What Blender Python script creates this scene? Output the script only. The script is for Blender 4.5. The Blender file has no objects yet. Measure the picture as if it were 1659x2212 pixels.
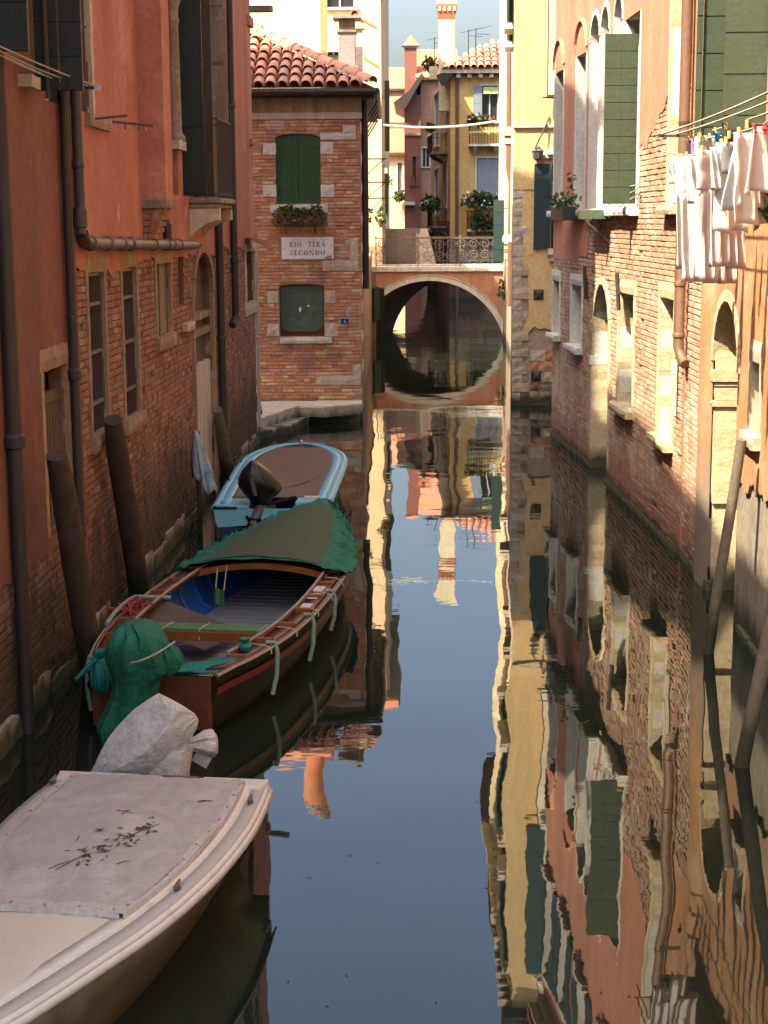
import bpy, math, random
from mathutils import Vector, Matrix, Quaternion, noise as mnoise

# ---------------------------------------------------------------- camera, sky, sun, exposure
SC = bpy.context.scene
COL = SC.collection
F, CX, CY = 3500.0, 829.5, 1106.0            # focal length and centre in a 1659 x 2212 frame
EYE = Vector((0, 0, 4.15))
_th = math.atan(626 / F); _ps = math.atan(70.5 / F * math.cos(_th)); _ro = math.radians(0.35)
FWD = Vector((-math.sin(_ps) * math.cos(_th), math.cos(_ps) * math.cos(_th), -math.sin(_th)))
RGT = Vector((math.cos(_ps), math.sin(_ps), 0)); UPV = RGT.cross(FWD)
RGT, UPV = (RGT * math.cos(_ro) - UPV * math.sin(_ro)), (UPV * math.cos(_ro) + RGT * math.sin(_ro))
cam = bpy.data.cameras.new('camera'); camo = bpy.data.objects.new('camera', cam); COL.objects.link(camo)
cam.sensor_fit = 'VERTICAL'; cam.sensor_height = 36.0; cam.sensor_width = 27.0
cam.lens = F / 2212 * 36; cam.clip_start = 0.1; cam.clip_end = 3000
camo.matrix_world = Matrix(((RGT.x, UPV.x, -FWD.x, EYE.x), (RGT.y, UPV.y, -FWD.y, EYE.y), (RGT.z, UPV.z, -FWD.z, EYE.z), (0, 0, 0, 1)))
SC.camera = camo

SUND = Vector((1.0, 0.9, -1.85)).normalized()       # direction the light travels
world = bpy.data.worlds.new('World'); SC.world = world; world.use_nodes = True
_nt = world.node_tree; _bg = _nt.nodes['Background']
_sky = _nt.nodes.new('ShaderNodeTexSky'); _sky.sky_type = 'NISHITA'; _sky.sun_disc = False
_sky.sun_elevation = math.asin(-SUND.z); _sky.sun_rotation = math.atan2(-SUND.x, -SUND.y)
_sky.air_density = 1.2; _sky.dust_density = 7.0; _sky.ozone_density = 2.0
_nt.links.new(_sky.outputs[0], _bg.inputs[0]); _bg.inputs[1].default_value = 0.12
sl = bpy.data.lights.new('sun', 'SUN'); slo = bpy.data.objects.new('sun', sl); COL.objects.link(slo)
sl.energy = 4.2; sl.angle = math.radians(0.55); sl.color = (1.0, 0.86, 0.62)
slo.rotation_euler = SUND.to_track_quat('-Z', 'Y').to_euler(); slo.location = (-20, -20, 40)
vs = SC.view_settings; vs.view_transform = 'Standard'; vs.look = 'None'; vs.exposure = 1.85; vs.gamma = 1.0
SC.render.engine = 'CYCLES'
try:
    SC.cycles.use_denoising = True; SC.cycles.max_bounces = 8; SC.cycles.diffuse_bounces = 4
    SC.cycles.glossy_bounces = 4; SC.cycles.sample_clamp_indirect = 6; SC.cycles.caustics_reflective = False
except Exception:
    pass

# ---------------------------------------------------------------- helpers
rnd = random.Random(11)
R = math.radians
V = Vector
def ray(u, v): return (FWD + RGT * ((u - CX) / F) + UPV * ((CY - v) / F))
def onX(u, v, x): d = ray(u, v); return EYE + d * ((x - EYE.x) / d.x)
def onY(u, v, y): d = ray(u, v); return EYE + d * ((y - EYE.y) / d.y)
def onZ(u, v, z): d = ray(u, v); return EYE + d * ((z - EYE.z) / d.z)
def proj(p):
    d = V(p) - EYE; w = d.dot(FWD)
    return (CX + F * d.dot(RGT) / w, CY - F * d.dot(UPV) / w, w)
def lerp(a, b, t): return a + (b - a) * t
def ns(x, y=0.0, z=0.0): return mnoise.noise(V((x, y, z)))

def tag(o, label=None, cat=None, group=None, kind=None):
    if label: o['label'] = label
    if cat: o['category'] = cat
    if group: o['group'] = group
    if kind: o['kind'] = kind
    return o
WL = {}
def wloc(o):
    return WL.get(o.name, V((0, 0, 0))) if o else V((0, 0, 0))
def empty(name, loc, label, cat, group=None):
    e = bpy.data.objects.new(name, None); COL.objects.link(e); e.location = loc
    e.empty_display_size = .2
    WL[e.name] = V(loc); tag(e, label, cat, group); return e

class MB:
    def __init__(s): s.v = []; s.f = []; s.t = None; s.tint = []
    def add(s, vs, fs, tint=None):
        o = len(s.v); s.v += [V(p) for p in vs]; s.f += [tuple(i + o for i in f) for f in fs]
        if tint is not None: s.tint += [tint] * len(vs)
        return s
    def quad(s, a, b, c, d): return s.add([a, b, c, d], [(0, 1, 2, 3)])
    def box(s, a, b):
        x0, y0, z0 = min(a[0], b[0]), min(a[1], b[1]), min(a[2], b[2]); x1, y1, z1 = max(a[0], b[0]), max(a[1], b[1]), max(a[2], b[2])
        return s.hexa([(x0, y0, z0), (x1, y0, z0), (x1, y1, z0), (x0, y1, z0), (x0, y0, z1), (x1, y0, z1), (x1, y1, z1), (x0, y1, z1)])
    def hexa(s, p): return s.add(p, [(0, 3, 2, 1), (4, 5, 6, 7), (0, 1, 5, 4), (1, 2, 6, 5), (2, 3, 7, 6), (3, 0, 4, 7)])
    def obox(s, c, ax, ay, az):
        c, ax, ay, az = V(c), V(ax), V(ay), V(az)
        return s.hexa([c - ax - ay - az, c + ax - ay - az, c + ax + ay - az, c - ax + ay - az, c - ax - ay + az, c + ax - ay + az, c + ax + ay + az, c - ax + ay + az])
    def bar(s, a, b, w, h, up=(0, 0, 1)):
        a, b = V(a), V(b); d = (b - a); n = d.normalized(); u = V(up)
        sd = n.cross(u)
        if sd.length < 1e-4: sd = n.cross(V((1, 0, 0)))
        sd.normalize(); u = sd.cross(n)
        return s.obox((a + b) / 2, d / 2, sd * w / 2, u * h / 2)
    def tube(s, pts, r, n=8, cap=True):
        pts = [V(p) for p in pts]; m = len(pts); rr = r if isinstance(r, (list, tuple)) else [r] * m
        vs = []; fs = []; ref = None
        for i, p in enumerate(pts):
            d = (pts[min(i + 1, m - 1)] - pts[max(i - 1, 0)]).normalized()
            if ref is None:
                ref = d.cross(V((0, 0, 1))) if abs(d.z) < .9 else d.cross(V((0, 1, 0)))
            a = (ref - d * ref.dot(d)).normalized(); ref = a; b = d.cross(a)
            for k in range(n):
                t = 2 * math.pi * k / n; vs.append(p + (a * math.cos(t) + b * math.sin(t)) * rr[i])
        for i in range(m - 1):
            for k in range(n):
                k2 = (k + 1) % n; fs.append((i * n + k, i * n + k2, (i + 1) * n + k2, (i + 1) * n + k))
        if cap: fs += [tuple(range(n))[::-1], tuple((m - 1) * n + k for k in range(n))]
        return s.add(vs, fs)
    def lathe(s, c, prof, n=14, axis=(0, 0, 1)):
        c = V(c); az = V(axis).normalized(); ax = az.orthogonal().normalized(); ay = az.cross(ax); vs = []; fs = []
        for (r, z) in prof:
            for k in range(n):
                t = 2 * math.pi * k / n; vs.append(c + az * z + (ax * math.cos(t) + ay * math.sin(t)) * r)
        m = len(prof)
        for i in range(m - 1):
            for k in range(n):
                k2 = (k + 1) % n; fs.append((i * n + k, i * n + k2, (i + 1) * n + k2, (i + 1) * n + k))
        fs += [tuple(range(n))[::-1], tuple((m - 1) * n + k for k in range(n))]
        return s.add(vs, fs)
    def prism(s, poly, d):
        poly = [V(p) for p in poly]; d = V(d); n = len(poly); vs = poly + [p + d for p in poly]
        return s.add(vs, [tuple(range(n))[::-1], tuple(range(n, 2 * n))] + [(i, (i + 1) % n, n + (i + 1) % n, n + i) for i in range(n)])
    def grid(s, rows, closed=False):
        m = len(rows); n = len(rows[0]); vs = [p for r in rows for p in r]
        fs = [(i * n + k, i * n + k + 1, (i + 1) * n + k + 1, (i + 1) * n + k) for i in range(m - 1) for k in range(n - 1)]
        if closed: fs += [(i * n + n - 1, i * n, (i + 1) * n, (i + 1) * n + n - 1) for i in range(m - 1)]
        return s.add(vs, fs)
    def mesh(s, name, off=V((0, 0, 0))):
        me = bpy.data.meshes.new(name); me.from_pydata([tuple(p - off) for p in s.v], [], s.f)
        if s.tint and len(s.tint) == len(s.v):
            at = me.attributes.new('tint', 'FLOAT', 'POINT'); at.data.foreach_set('value', s.tint)
        return me
    def build(s, name, mat, parent=None, label=None, cat=None, group=None, kind=None, smooth=False, fix=True, sub=0, bevel=0, solid=0):
        if not s.v: return None
        off = wloc(parent)
        if parent is None:
            xs = [p.x for p in s.v]; ys = [p.y for p in s.v]; off = V(((min(xs) + max(xs)) / 2, (min(ys) + max(ys)) / 2, min(p.z for p in s.v)))
        me = s.mesh(name, off)
        if fix:
            import bmesh
            bm = bmesh.new(); bm.from_mesh(me)
            bmesh.ops.remove_doubles(bm, verts=bm.verts, dist=1e-5) if not s.tint else None
            bmesh.ops.recalc_face_normals(bm, faces=bm.faces); bm.to_mesh(me); bm.free()
        me.materials.append(M(mat) if isinstance(mat, str) else mat)
        o = bpy.data.objects.new(name, me); COL.objects.link(o)
        if parent is not None: o.parent = parent
        else: o.location = off
        WL[o.name] = off
        if solid:
            m = o.modifiers.new('solid', 'SOLIDIFY'); m.thickness = solid; m.offset = 0
        if bevel:
            m = o.modifiers.new('bevel', 'BEVEL'); m.width = bevel; m.segments = 2; m.limit_method = 'ANGLE'
        if sub:
            m = o.modifiers.new('sub', 'SUBSURF'); m.levels = sub; m.render_levels = sub
        if smooth:
            me.polygons.foreach_set('use_smooth', [True] * len(me.polygons))
            try: me.set_sharp_from_angle(angle=R(40))
            except Exception: pass
        return tag(o, label, cat, group, kind)

# ---------------------------------------------------------------- materials
MATS = {}; MDEF = {}
def M(name):
    if name not in MATS: MATS[name] = make_mat(name, **MDEF[name])
    return MATS[name]
class NT:
    def __init__(s, mat): s.t = mat.node_tree; s.n = s.t.nodes; s.l = s.t.links
    def __call__(s, typ, props=None, **kw):
        nd = s.n.new('ShaderNode' + typ)
        for k, v in (props or {}).items(): setattr(nd, k, v)
        for k, v in kw.items():
            key = int(k[1:]) if k[0] == 'i' and k[1:].isdigit() else k
            inp = nd.inputs[key]
            if hasattr(v, 'is_output'): s.l.new(v, inp)
            else: inp.default_value = v
        return nd
    def noise(s, vec, scale, detail=5, rough=.55): return s('TexNoise', Vector=vec, Scale=scale, Detail=detail, Roughness=rough).outputs[0]
    def scaled(s, vec, xyz): return s('Mapping', Vector=vec, Scale=xyz).outputs[0]
    def ramp(s, fac, stops):
        r = s('ValToRGB', Fac=fac); e = r.color_ramp.elements
        while len(e) < len(stops): e.new(.5)
        for x, (p, c) in zip(e, stops): x.position = p; x.color = (*c, 1) if len(c) == 3 else (c[0],) * 3 + (1,)
        return r.outputs[0]
    def mix(s, fac, a, b, blend='MIX'):
        m = s('Mix', {'data_type': 'RGBA', 'blend_type': blend})
        for i, v in ((0, fac), (6, a), (7, b)):
            if hasattr(v, 'is_output'): s.l.new(v, m.inputs[i])
            elif i == 0: m.inputs[i].default_value = v
            else: m.inputs[i].default_value = (*v, 1)
        return m.outputs[2]
    def math(s, op, a, b=0.0, clamp=False): return s('Math', {'operation': op, 'use_clamp': clamp}, i0=a, i1=b).outputs[0]

def make_mat(name, cols=((.5, .5, .5), (.4, .4, .4)), rough=.85, scale=1.5, contrast=.25, fine=.25, bump=.3, bscale=35, bdist=.01,
             metal=0.0, streak=None, patch=None, low=None, tint=False, spec=.5, ior=1.45, trans=0, coat=0, sss=0, wood=None, kind=None, trl=None):
    m = bpy.data.materials.new(name); m.use_nodes = True; t = NT(m); bs = t.n['Principled BSDF']
    pos = t('NewGeometry').outputs['Position']
    if kind == 'water': return water_mat(m, t, bs, pos)
    if tint:                                        # bricks and tiles: one colour for each piece
        a = t('Attribute', {'attribute_name': 'tint'}).outputs['Fac']
        oi = t('ObjectInfo').outputs['Random']
        f = t.math('FRACT', t.math('ADD', a, oi))
        n = len(cols); base = t.ramp(f, [((i + .5) / n, c) for i, c in enumerate(cols)])
    else:
        f = t.noise(pos, scale, 6, .6)
        lo, hi = .5 - contrast, .5 + contrast
        base = t.ramp(f, [(lo + (hi - lo) * i / max(1, len(cols) - 1), c) for i, c in enumerate(cols)])
    if wood:                                        # grain along a direction
        g = t.noise(t.scaled(pos, wood), 6, 5, .65)
        base = t.mix(t.math('MULTIPLY', g, .9, True), base, tuple(c * .45 for c in cols[0]))
    if fine:
        fn = t.noise(pos, bscale * .7, 4, .7)
        k = t.ramp(fn, [(.25, (1 - fine,)), (.75, (1 + fine,))])
        base = t.mix(1.0, base, k, 'MULTIPLY')
    if patch:                                       # (colour, scale, threshold, softness)
        for pc, ps, pt, pw in ([patch] if not isinstance(patch, list) else patch):
            pf = t.ramp(t.noise(pos, ps, 7, .62), [(pt, (0,)), (min(pt + pw, 1), (1,))])
            base = t.mix(pf, base, pc)
    if streak:                                      # (colour, amount): rain marks running down
        sc_, am = streak[:2]; fq = streak[2] if len(streak) > 2 else 3.2
        sf = t.ramp(t.noise(t.scaled(pos, (fq, fq, fq * .09)), 1.6, 4, .5), [(.42, (0,)), (.78, (am,))])
        base = t.mix(sf, base, sc_)
    for lc, lz, lw in ((low if isinstance(low, list) else [low]) if low else []):   # (colour, z, width): algae, damp and, on hull_cream, painted shade above the water
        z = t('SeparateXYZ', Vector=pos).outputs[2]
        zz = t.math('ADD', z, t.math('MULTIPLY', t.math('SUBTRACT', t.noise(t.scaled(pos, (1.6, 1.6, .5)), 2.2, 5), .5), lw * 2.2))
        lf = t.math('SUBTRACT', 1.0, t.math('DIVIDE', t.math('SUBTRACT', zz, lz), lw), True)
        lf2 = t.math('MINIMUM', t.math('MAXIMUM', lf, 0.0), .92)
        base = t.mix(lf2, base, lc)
    t.l.new(base, bs.inputs['Base Color'])
    rf = t.noise(pos, 9, 3)
    rr = t.math('ADD', rough - .08, t.math('MULTIPLY', rf, .16), True); t.l.new(rr, bs.inputs['Roughness'])
    bs.inputs['Metallic'].default_value = metal; bs.inputs['Specular IOR Level'].default_value = spec; bs.inputs['IOR'].default_value = ior
    bs.inputs['Transmission Weight'].default_value = trans; bs.inputs['Coat Weight'].default_value = coat
    if sss:
        bs.inputs['Subsurface Weight'].default_value = sss; bs.inputs['Subsurface Radius'].default_value = (.05, .05, .05)
    if bump:
        h = t.math('ADD', t.noise(pos, bscale, 6, .65), t.math('MULTIPLY', t.noise(pos, bscale * .2, 3), 1.4))
        b = t('Bump', Strength=bump, Distance=bdist, Height=h); t.l.new(b.outputs[0], bs.inputs['Normal'])
    if trl:                                         # thin cloth or leaf: some light passes through
        tr = t('BsdfTranslucent'); t.l.new(base, tr.inputs[0]); mx = t('MixShader', i0=trl)
        t.l.new(bs.outputs[0], mx.inputs[1]); t.l.new(tr.outputs[0], mx.inputs[2]); t.l.new(mx.outputs[0], t.n['Material Output'].inputs[0])
    return m

def water_mat(m, t, bs, pos):
    bs.inputs['Base Color'].default_value = (.010, .016, .011, 1); bs.inputs['Roughness'].default_value = .015
    bs.inputs['IOR'].default_value = WATER_IOR; bs.inputs['Specular IOR Level'].default_value = .5
    a = t.noise(t.scaled(pos, (.50, .36, 1)), 0.95, 2, .42)
    b = t.noise(t.scaled(pos, (.7, 1.25, 1)), 3.2, 2, .45)
    c = t.noise(t.scaled(pos, (.8, 2.4, 1)), 8.0, 2, .5)
    y = t('SeparateXYZ', Vector=pos).outputs[1]
    far = t.math('DIVIDE', t.math('SUBTRACT', y, 24.0), 30.0, True)
    h = t.math('ADD', t.math('MULTIPLY', a, .085), t.math('ADD', t.math('MULTIPLY', b, .0032), t.math('MULTIPLY', c, t.math('ADD', .0001, t.math('MULTIPLY', far, .0014)))))
    bp = t('Bump', Strength=1.0, Distance=WATER_BUMP, Height=h); t.l.new(bp.outputs[0], bs.inputs['Normal'])
    return m
WATER_IOR = 1.68; WATER_BUMP = 0.22

ALG = (.030, .034, .016)
BR = ((.34, .115, .06), (.42, .165, .085), (.30, .13, .085), (.46, .22, .12), (.26, .095, .06), (.48, .30, .19), (.38, .14, .07), (.31, .15, .11))
MDEF.update(
  water=dict(kind='water'),
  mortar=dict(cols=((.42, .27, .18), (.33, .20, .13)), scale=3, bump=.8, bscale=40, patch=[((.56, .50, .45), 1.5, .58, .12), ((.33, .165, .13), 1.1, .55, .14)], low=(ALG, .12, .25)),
  mortar_right=dict(cols=((.44, .31, .21), (.36, .25, .17)), scale=3, bump=.8, bscale=40, patch=[((.54, .44, .33), 1.7, .50, .16), ((.30, .18, .13), 1.3, .60, .2)], low=[((.28, .15, .105), .32, .4), ((.05, .045, .022), .07, .16)]),
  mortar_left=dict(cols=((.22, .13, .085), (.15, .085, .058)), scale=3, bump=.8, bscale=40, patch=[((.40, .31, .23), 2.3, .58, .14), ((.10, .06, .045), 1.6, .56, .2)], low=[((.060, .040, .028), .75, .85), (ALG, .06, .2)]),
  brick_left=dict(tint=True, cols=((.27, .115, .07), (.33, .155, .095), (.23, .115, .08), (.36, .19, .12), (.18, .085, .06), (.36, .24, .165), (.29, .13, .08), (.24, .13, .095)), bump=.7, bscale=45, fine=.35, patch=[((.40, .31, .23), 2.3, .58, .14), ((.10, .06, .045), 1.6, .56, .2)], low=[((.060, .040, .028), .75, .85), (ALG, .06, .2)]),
  brick_house=dict(tint=True, cols=((.50, .21, .105), (.58, .29, .155), (.44, .205, .125), (.58, .34, .195), (.46, .185, .105), (.66, .49, .27), (.53, .25, .13), (.50, .30, .20)), bump=.7, bscale=45, fine=.35, patch=[((.56, .50, .45), 1.5, .60, .10), ((.33, .165, .13), 1.1, .55, .14)], low=(ALG, .30, .2)),
  brick_right=dict(tint=True, cols=((.43, .225, .14), (.50, .305, .20), (.40, .235, .165), (.52, .35, .235), (.35, .18, .12), (.55, .41, .30), (.46, .25, .155), (.42, .28, .21)), bump=1.0, bscale=38, fine=.4, patch=[((.54, .44, .33), 1.7, .50, .16), ((.30, .18, .13), 1.3, .60, .2)], low=[((.31, .15, .105), .32, .4), ((.05, .045, .022), .07, .16)]),
  plaster_orange=dict(cols=((.49, .20, .138), (.43, .168, .112), (.53, .24, .172)), scale=.7, contrast=.18, bump=.35, bscale=18, streak=((.30, .10, .065), .8, .9), patch=[((.36, .135, .085), 1.1, .54, .16), ((.58, .33, .245), 2.1, .62, .08), ((.22, .10, .07), 3.3, .68, .08)]),
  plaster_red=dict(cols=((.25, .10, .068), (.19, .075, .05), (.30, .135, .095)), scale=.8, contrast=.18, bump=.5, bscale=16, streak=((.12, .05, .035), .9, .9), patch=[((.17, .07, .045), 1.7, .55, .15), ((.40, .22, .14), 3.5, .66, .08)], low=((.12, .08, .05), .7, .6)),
  plaster_pink=dict(cols=((.56, .255, .165), (.52, .22, .14), (.60, .30, .205)), scale=.8, contrast=.2, bump=.35, bscale=18, streak=((.36, .155, .11), .7, 1.0), patch=[((.46, .33, .26), 1.7, .63, .1), ((.56, .21, .095), 1.2, .56, .12)]),
  plaster_ochre=dict(cols=((.54, .285, .145), (.47, .22, .10), (.58, .36, .21)), scale=1.0, contrast=.2, bump=.5, bscale=16, streak=((.30, .16, .095), .7, .8), patch=[((.46, .36, .26), 1.1, .55, .2)], low=((.22, .19, .15), 1.0, .9)),
  cement_grey=dict(cols=((.24, .20, .155), (.32, .27, .21), (.17, .14, .11)), scale=2.2, bump=.9, bscale=20, low=(ALG, .12, .3)),
  plaster_yellow=dict(cols=((.74, .55, .27), (.70, .50, .235), (.76, .60, .33)), scale=.7, contrast=.2, bump=.25, bscale=18, streak=((.52, .38, .21), .5), patch=[((.60, .44, .26), 1.6, .6, .12)]),
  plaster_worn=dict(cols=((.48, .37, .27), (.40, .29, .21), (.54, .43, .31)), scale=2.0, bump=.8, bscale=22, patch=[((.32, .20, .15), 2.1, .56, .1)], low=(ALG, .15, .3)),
  plaster_cream=dict(cols=((.80, .64, .40), (.76, .58, .34), (.82, .69, .47)), scale=.6, contrast=.2, bump=.25, bscale=14, streak=((.62, .46, .27), .45)),
  plaster_ivory=dict(cols=((.74, .65, .42), (.69, .59, .36), (.77, .70, .50)), scale=.9, contrast=.15, bump=.35, bscale=10, patch=[((.84, .80, .66), 1.1, .56, .1)]),
  plaster_maroon=dict(cols=((.23, .095, .068), (.19, .075, .054)), scale=.6, bump=.25, bscale=12, streak=((.16, .065, .05), .7)),
  plaster_salmon=dict(cols=((.46, .25, .18), (.41, .22, .155)), scale=.6, bump=.25, bscale=12),
  plaster_bridge=dict(cols=((.50, .25, .155), (.42, .21, .135), (.54, .31, .21)), scale=1.0, bump=.4, bscale=15, streak=((.30, .13, .08), .7), patch=[((.40, .29, .22), 1.2, .58, .05)], low=(ALG, .2, .3)),
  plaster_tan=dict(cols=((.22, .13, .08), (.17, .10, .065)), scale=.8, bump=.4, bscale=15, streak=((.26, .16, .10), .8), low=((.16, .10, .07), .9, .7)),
  plaster_goldside=dict(cols=((.68, .43, .15), (.62, .38, .13), (.71, .50, .22)), scale=.6, bump=.25, bscale=12, streak=((.48, .31, .14), .5)),
  stone=dict(cols=((.62, .54, .42), (.52, .44, .33), (.68, .61, .49)), scale=3.5, bump=.6, bscale=28, streak=((.34, .27, .19), .6), low=(ALG, .1, .2)),
  stone_brown=dict(cols=((.40, .285, .19), (.30, .21, .14), (.46, .34, .23)), scale=4, bump=.6, bscale=28, streak=((.18, .12, .08), .7)),
  stone_white=dict(cols=((.72, .69, .63), (.62, .59, .53), (.76, .73, .67)), scale=3.5, bump=.5, bscale=28, streak=((.36, .33, .29), .5)),
  stone_dirty=dict(cols=((.36, .29, .20), (.25, .20, .135), (.44, .36, .26)), scale=4, bump=.7, bscale=28, streak=((.10, .085, .055), .8), low=(ALG, .1, .2)),
  stone_cream=dict(cols=((.60, .49, .32), (.53, .42, .26), (.64, .54, .38)), scale=4, bump=.8, bscale=24, patch=[((.40, .30, .19), 5, .64, .08)], low=(ALG, .12, .2)),
  stone_algae=dict(cols=((.42, .36, .26), (.30, .25, .17)), scale=4, bump=.8, bscale=24, patch=[((.15, .12, .07), 3, .55, .15)], low=((.05, .055, .02), .10, .14)),
  marmorino=dict(cols=((.62, .58, .50), (.54, .50, .42)), scale=2, bump=.25, bscale=20, streak=((.20, .17, .12), .6), low=(ALG, .15, .3)),
  iron=dict(cols=((.045, .04, .037), (.07, .05, .04)), rough=.6, scale=9, bump=.4, bscale=60, patch=((.13, .06, .03), 7, .6, .1)),
  iron_pale=dict(cols=((.17, .15, .125), (.13, .11, .09)), rough=.6, scale=6, bump=.3, bscale=60),
  pipe_dark=dict(cols=((.026, .021, .020), (.040, .030, .027)), rough=.55, scale=3, bump=.3, bscale=40, streak=((.075, .05, .038), .6)),
  pipe_grey=dict(cols=((.075, .064, .068), (.055, .047, .05)), rough=.45, scale=3, bump=.3, bscale=30, streak=((.06, .05, .05), .6)),
  pipe_brown=dict(cols=((.15, .10, .065), (.10, .07, .05)), rough=.45, scale=4, bump=.3, bscale=30, metal=.3, patch=((.06, .05, .045), 4, .55, .1)),
  pipe_copper=dict(cols=((.17, .095, .062), (.135, .075, .05)), rough=.5, scale=4, bump=.25, bscale=30, streak=((.18, .10, .07), .6)),
  pipe_white=dict(cols=((.56, .50, .44), (.46, .40, .34)), rough=.5, scale=4, bump=.2, bscale=30),
  shutter_dark=dict(cols=((.026, .040, .030), (.018, .028, .022)), rough=.55, scale=4, bump=.3, bscale=30, wood=(8, 8, .6)),
  shutter_green=dict(cols=((.022, .085, .030), (.016, .066, .024)), rough=.6, scale=3, bump=.35, bscale=30, patch=((.10, .045, .025), 5, .70, .04)),
  shutter_olive=dict(cols=((.050, .072, .040), (.038, .056, .032)), rough=.6, scale=3, bump=.3, bscale=30, streak=((.045, .055, .035), .6)),
  shutter_teal=dict(cols=((.022, .055, .058), (.018, .042, .045)), rough=.5, scale=3, bump=.25, bscale=30),
  shutter_blue=dict(cols=((.24, .27, .33), (.20, .23, .28)), rough=.6, scale=3, bump=.2, bscale=30),
  board_green=dict(cols=((.075, .125, .085), (.055, .10, .065), (.10, .15, .10)), rough=.45, scale=3.2, bump=.2, bscale=20, streak=((.12, .17, .13), .5)),
  rust=dict(cols=((.16, .06, .03), (.10, .04, .025)), rough=.8, scale=5, bump=.5, bscale=40),
  dark=dict(cols=((.012, .010, .009), (.02, .016, .014)), rough=.9, bump=0, fine=0),
  glass=dict(cols=((.03, .035, .04), (.02, .025, .03)), rough=.12, bump=.05, bscale=3, fine=0),
  lattice=dict(cols=((.035, .028, .022), (.05, .04, .03)), rough=.6, scale=6, bump=.4, bscale=60),
  wood_old=dict(cols=((.20, .145, .085), (.13, .09, .055)), rough=.85, scale=4, bump=.6, bscale=30, wood=(9, 9, .5)),
  pole_wood=dict(cols=((.095, .062, .045), (.065, .043, .033), (.13, .085, .06)), rough=.8, scale=3, bump=.8, bscale=26, wood=(11, 11, .5), low=((.022, .022, .012), .25, .25)),
  pole_grey=dict(cols=((.20, .165, .12), (.15, .12, .09)), rough=.85, scale=3, bump=.8, bscale=26, wood=(11, 11, .5), low=((.03, .03, .016), .2, .25)),
  tile=dict(tint=True, cols=((.58, .25, .155), (.63, .31, .20), (.55, .225, .135), (.65, .36, .25), (.60, .27, .16), (.40, .25, .18), (.62, .29, .18), (.66, .32, .20)), bump=.5, bscale=40, fine=.3, patch=[((.17, .14, .12), 3.2, .63, .06)]),
  tile_base=dict(cols=((.30, .11, .06), (.22, .08, .05)), bump=.3),
  sign_white=dict(cols=((.82, .81, .80), (.76, .75, .74)), rough=.7, scale=2.5, bump=.15, bscale=30),
  sign_ink=dict(cols=((.16, .15, .145), (.22, .21, .20)), rough=.8, scale=10, bump=0),
  sign_smudge=dict(cols=((.33, .28, .23), (.26, .22, .18)), rough=.9, scale=10, bump=.2),
  plaque_blue=dict(cols=((.018, .045, .22), (.014, .038, .19)), rough=.35, bump=.05),
  plaque_light=dict(cols=((.42, .48, .58), (.38, .44, .54)), rough=.4, bump=.05),
  grey_chimney=dict(cols=((.30, .295, .285), (.26, .255, .245)), scale=2, bump=.3, bscale=20, streak=((.30, .28, .26), .5)),
  slate=dict(cols=((.30, .29, .30), (.24, .23, .24)), scale=4, bump=.4, bscale=20),
  leaf=dict(cols=((.045, .085, .022), (.075, .12, .03), (.028, .058, .016)), rough=.6, scale=14, bump=0, trl=.3),
  leaf_dry=dict(cols=((.15, .12, .045), (.10, .085, .03)), rough=.7, scale=14, bump=0, trl=.25),
  leaf_debris=dict(cols=((.10, .06, .03), (.055, .035, .022), (.17, .11, .05)), rough=.85, scale=18, bump=.2),
  soil_pot=dict(cols=((.22, .09, .05), (.16, .07, .04)), rough=.85, bump=.4),
  pot_dark=dict(cols=((.022, .034, .030), (.03, .04, .035)), rough=.5, bump=.2),
  flower_red=dict(cols=((.48, .03, .03), (.36, .02, .03)), rough=.6, bump=0),
  flower_white=dict(cols=((.75, .72, .68), (.66, .62, .6)), rough=.6, bump=0),
  cloth_white=dict(cols=((.80, .78, .77), (.76, .74, .73)), rough=.9, scale=3, bump=.2, bscale=60, fine=.05, trl=.3),
  cloth_pinkish=dict(cols=((.74, .66, .65), (.70, .62, .61)), rough=.9, scale=3, bump=.2, bscale=60, fine=.05, trl=.3),
  cloth_grey=dict(cols=((.38, .37, .37), (.32, .32, .33)), rough=.9, scale=3, bump=.2, bscale=60, fine=.1, trl=.2),
  cloth_dark=dict(cols=((.035, .03, .045), (.05, .04, .05)), rough=.9, bump=.2, bscale=60),
  cloth_red=dict(cols=((.50, .04, .07), (.55, .10, .14)), rough=.9, bump=.2, bscale=60, trl=.2),
  cloth_lilac=dict(cols=((.45, .20, .50), (.36, .13, .44)), rough=.9, bump=.2, bscale=60, trl=.25),
  cloth_blue=dict(cols=((.02, .14, .45), (.03, .20, .55)), rough=.8, bump=.2, bscale=60),
  cloth_sage=dict(cols=((.40, .43, .38), (.50, .40, .36)), rough=.9, scale=9, contrast=.05, bump=.2, bscale=60, trl=.2),
  towel_blue=dict(cols=((.09, .16, .34), (.30, .40, .44), (.34, .45, .47)), rough=.9, scale=3.2, contrast=.12, bump=.5, bscale=60),
  peg=dict(cols=((.62, .44, .16), (.55, .36, .12)), rough=.7, bump=0),
  rope=dict(cols=((.46, .42, .35), (.38, .34, .28)), rough=.9, bump=.5, bscale=120),
  rope_line=dict(cols=((.40, .42, .34), (.34, .36, .29)), rough=.8, bump=.4, bscale=150),
  cable_white=dict(cols=((.66, .60, .56), (.6, .55, .5)), rough=.5, bump=0),
  hull_black=dict(cols=((.009, .008, .008), (.014, .011, .010)), rough=.4, scale=3, bump=.15, bscale=14, spec=.25, patch=((.022, .016, .013), 4, .64, .1), low=((.02, .022, .012), .06, .08)),
  hull_red=dict(cols=((.16, .018, .015), (.11, .014, .012)), rough=.4, bump=.1),
  varnish=dict(cols=((.19, .062, .026), (.13, .042, .02), (.24, .09, .04)), rough=.4, scale=4, bump=.25, bscale=30, wood=(3, 1, 3)),
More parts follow.
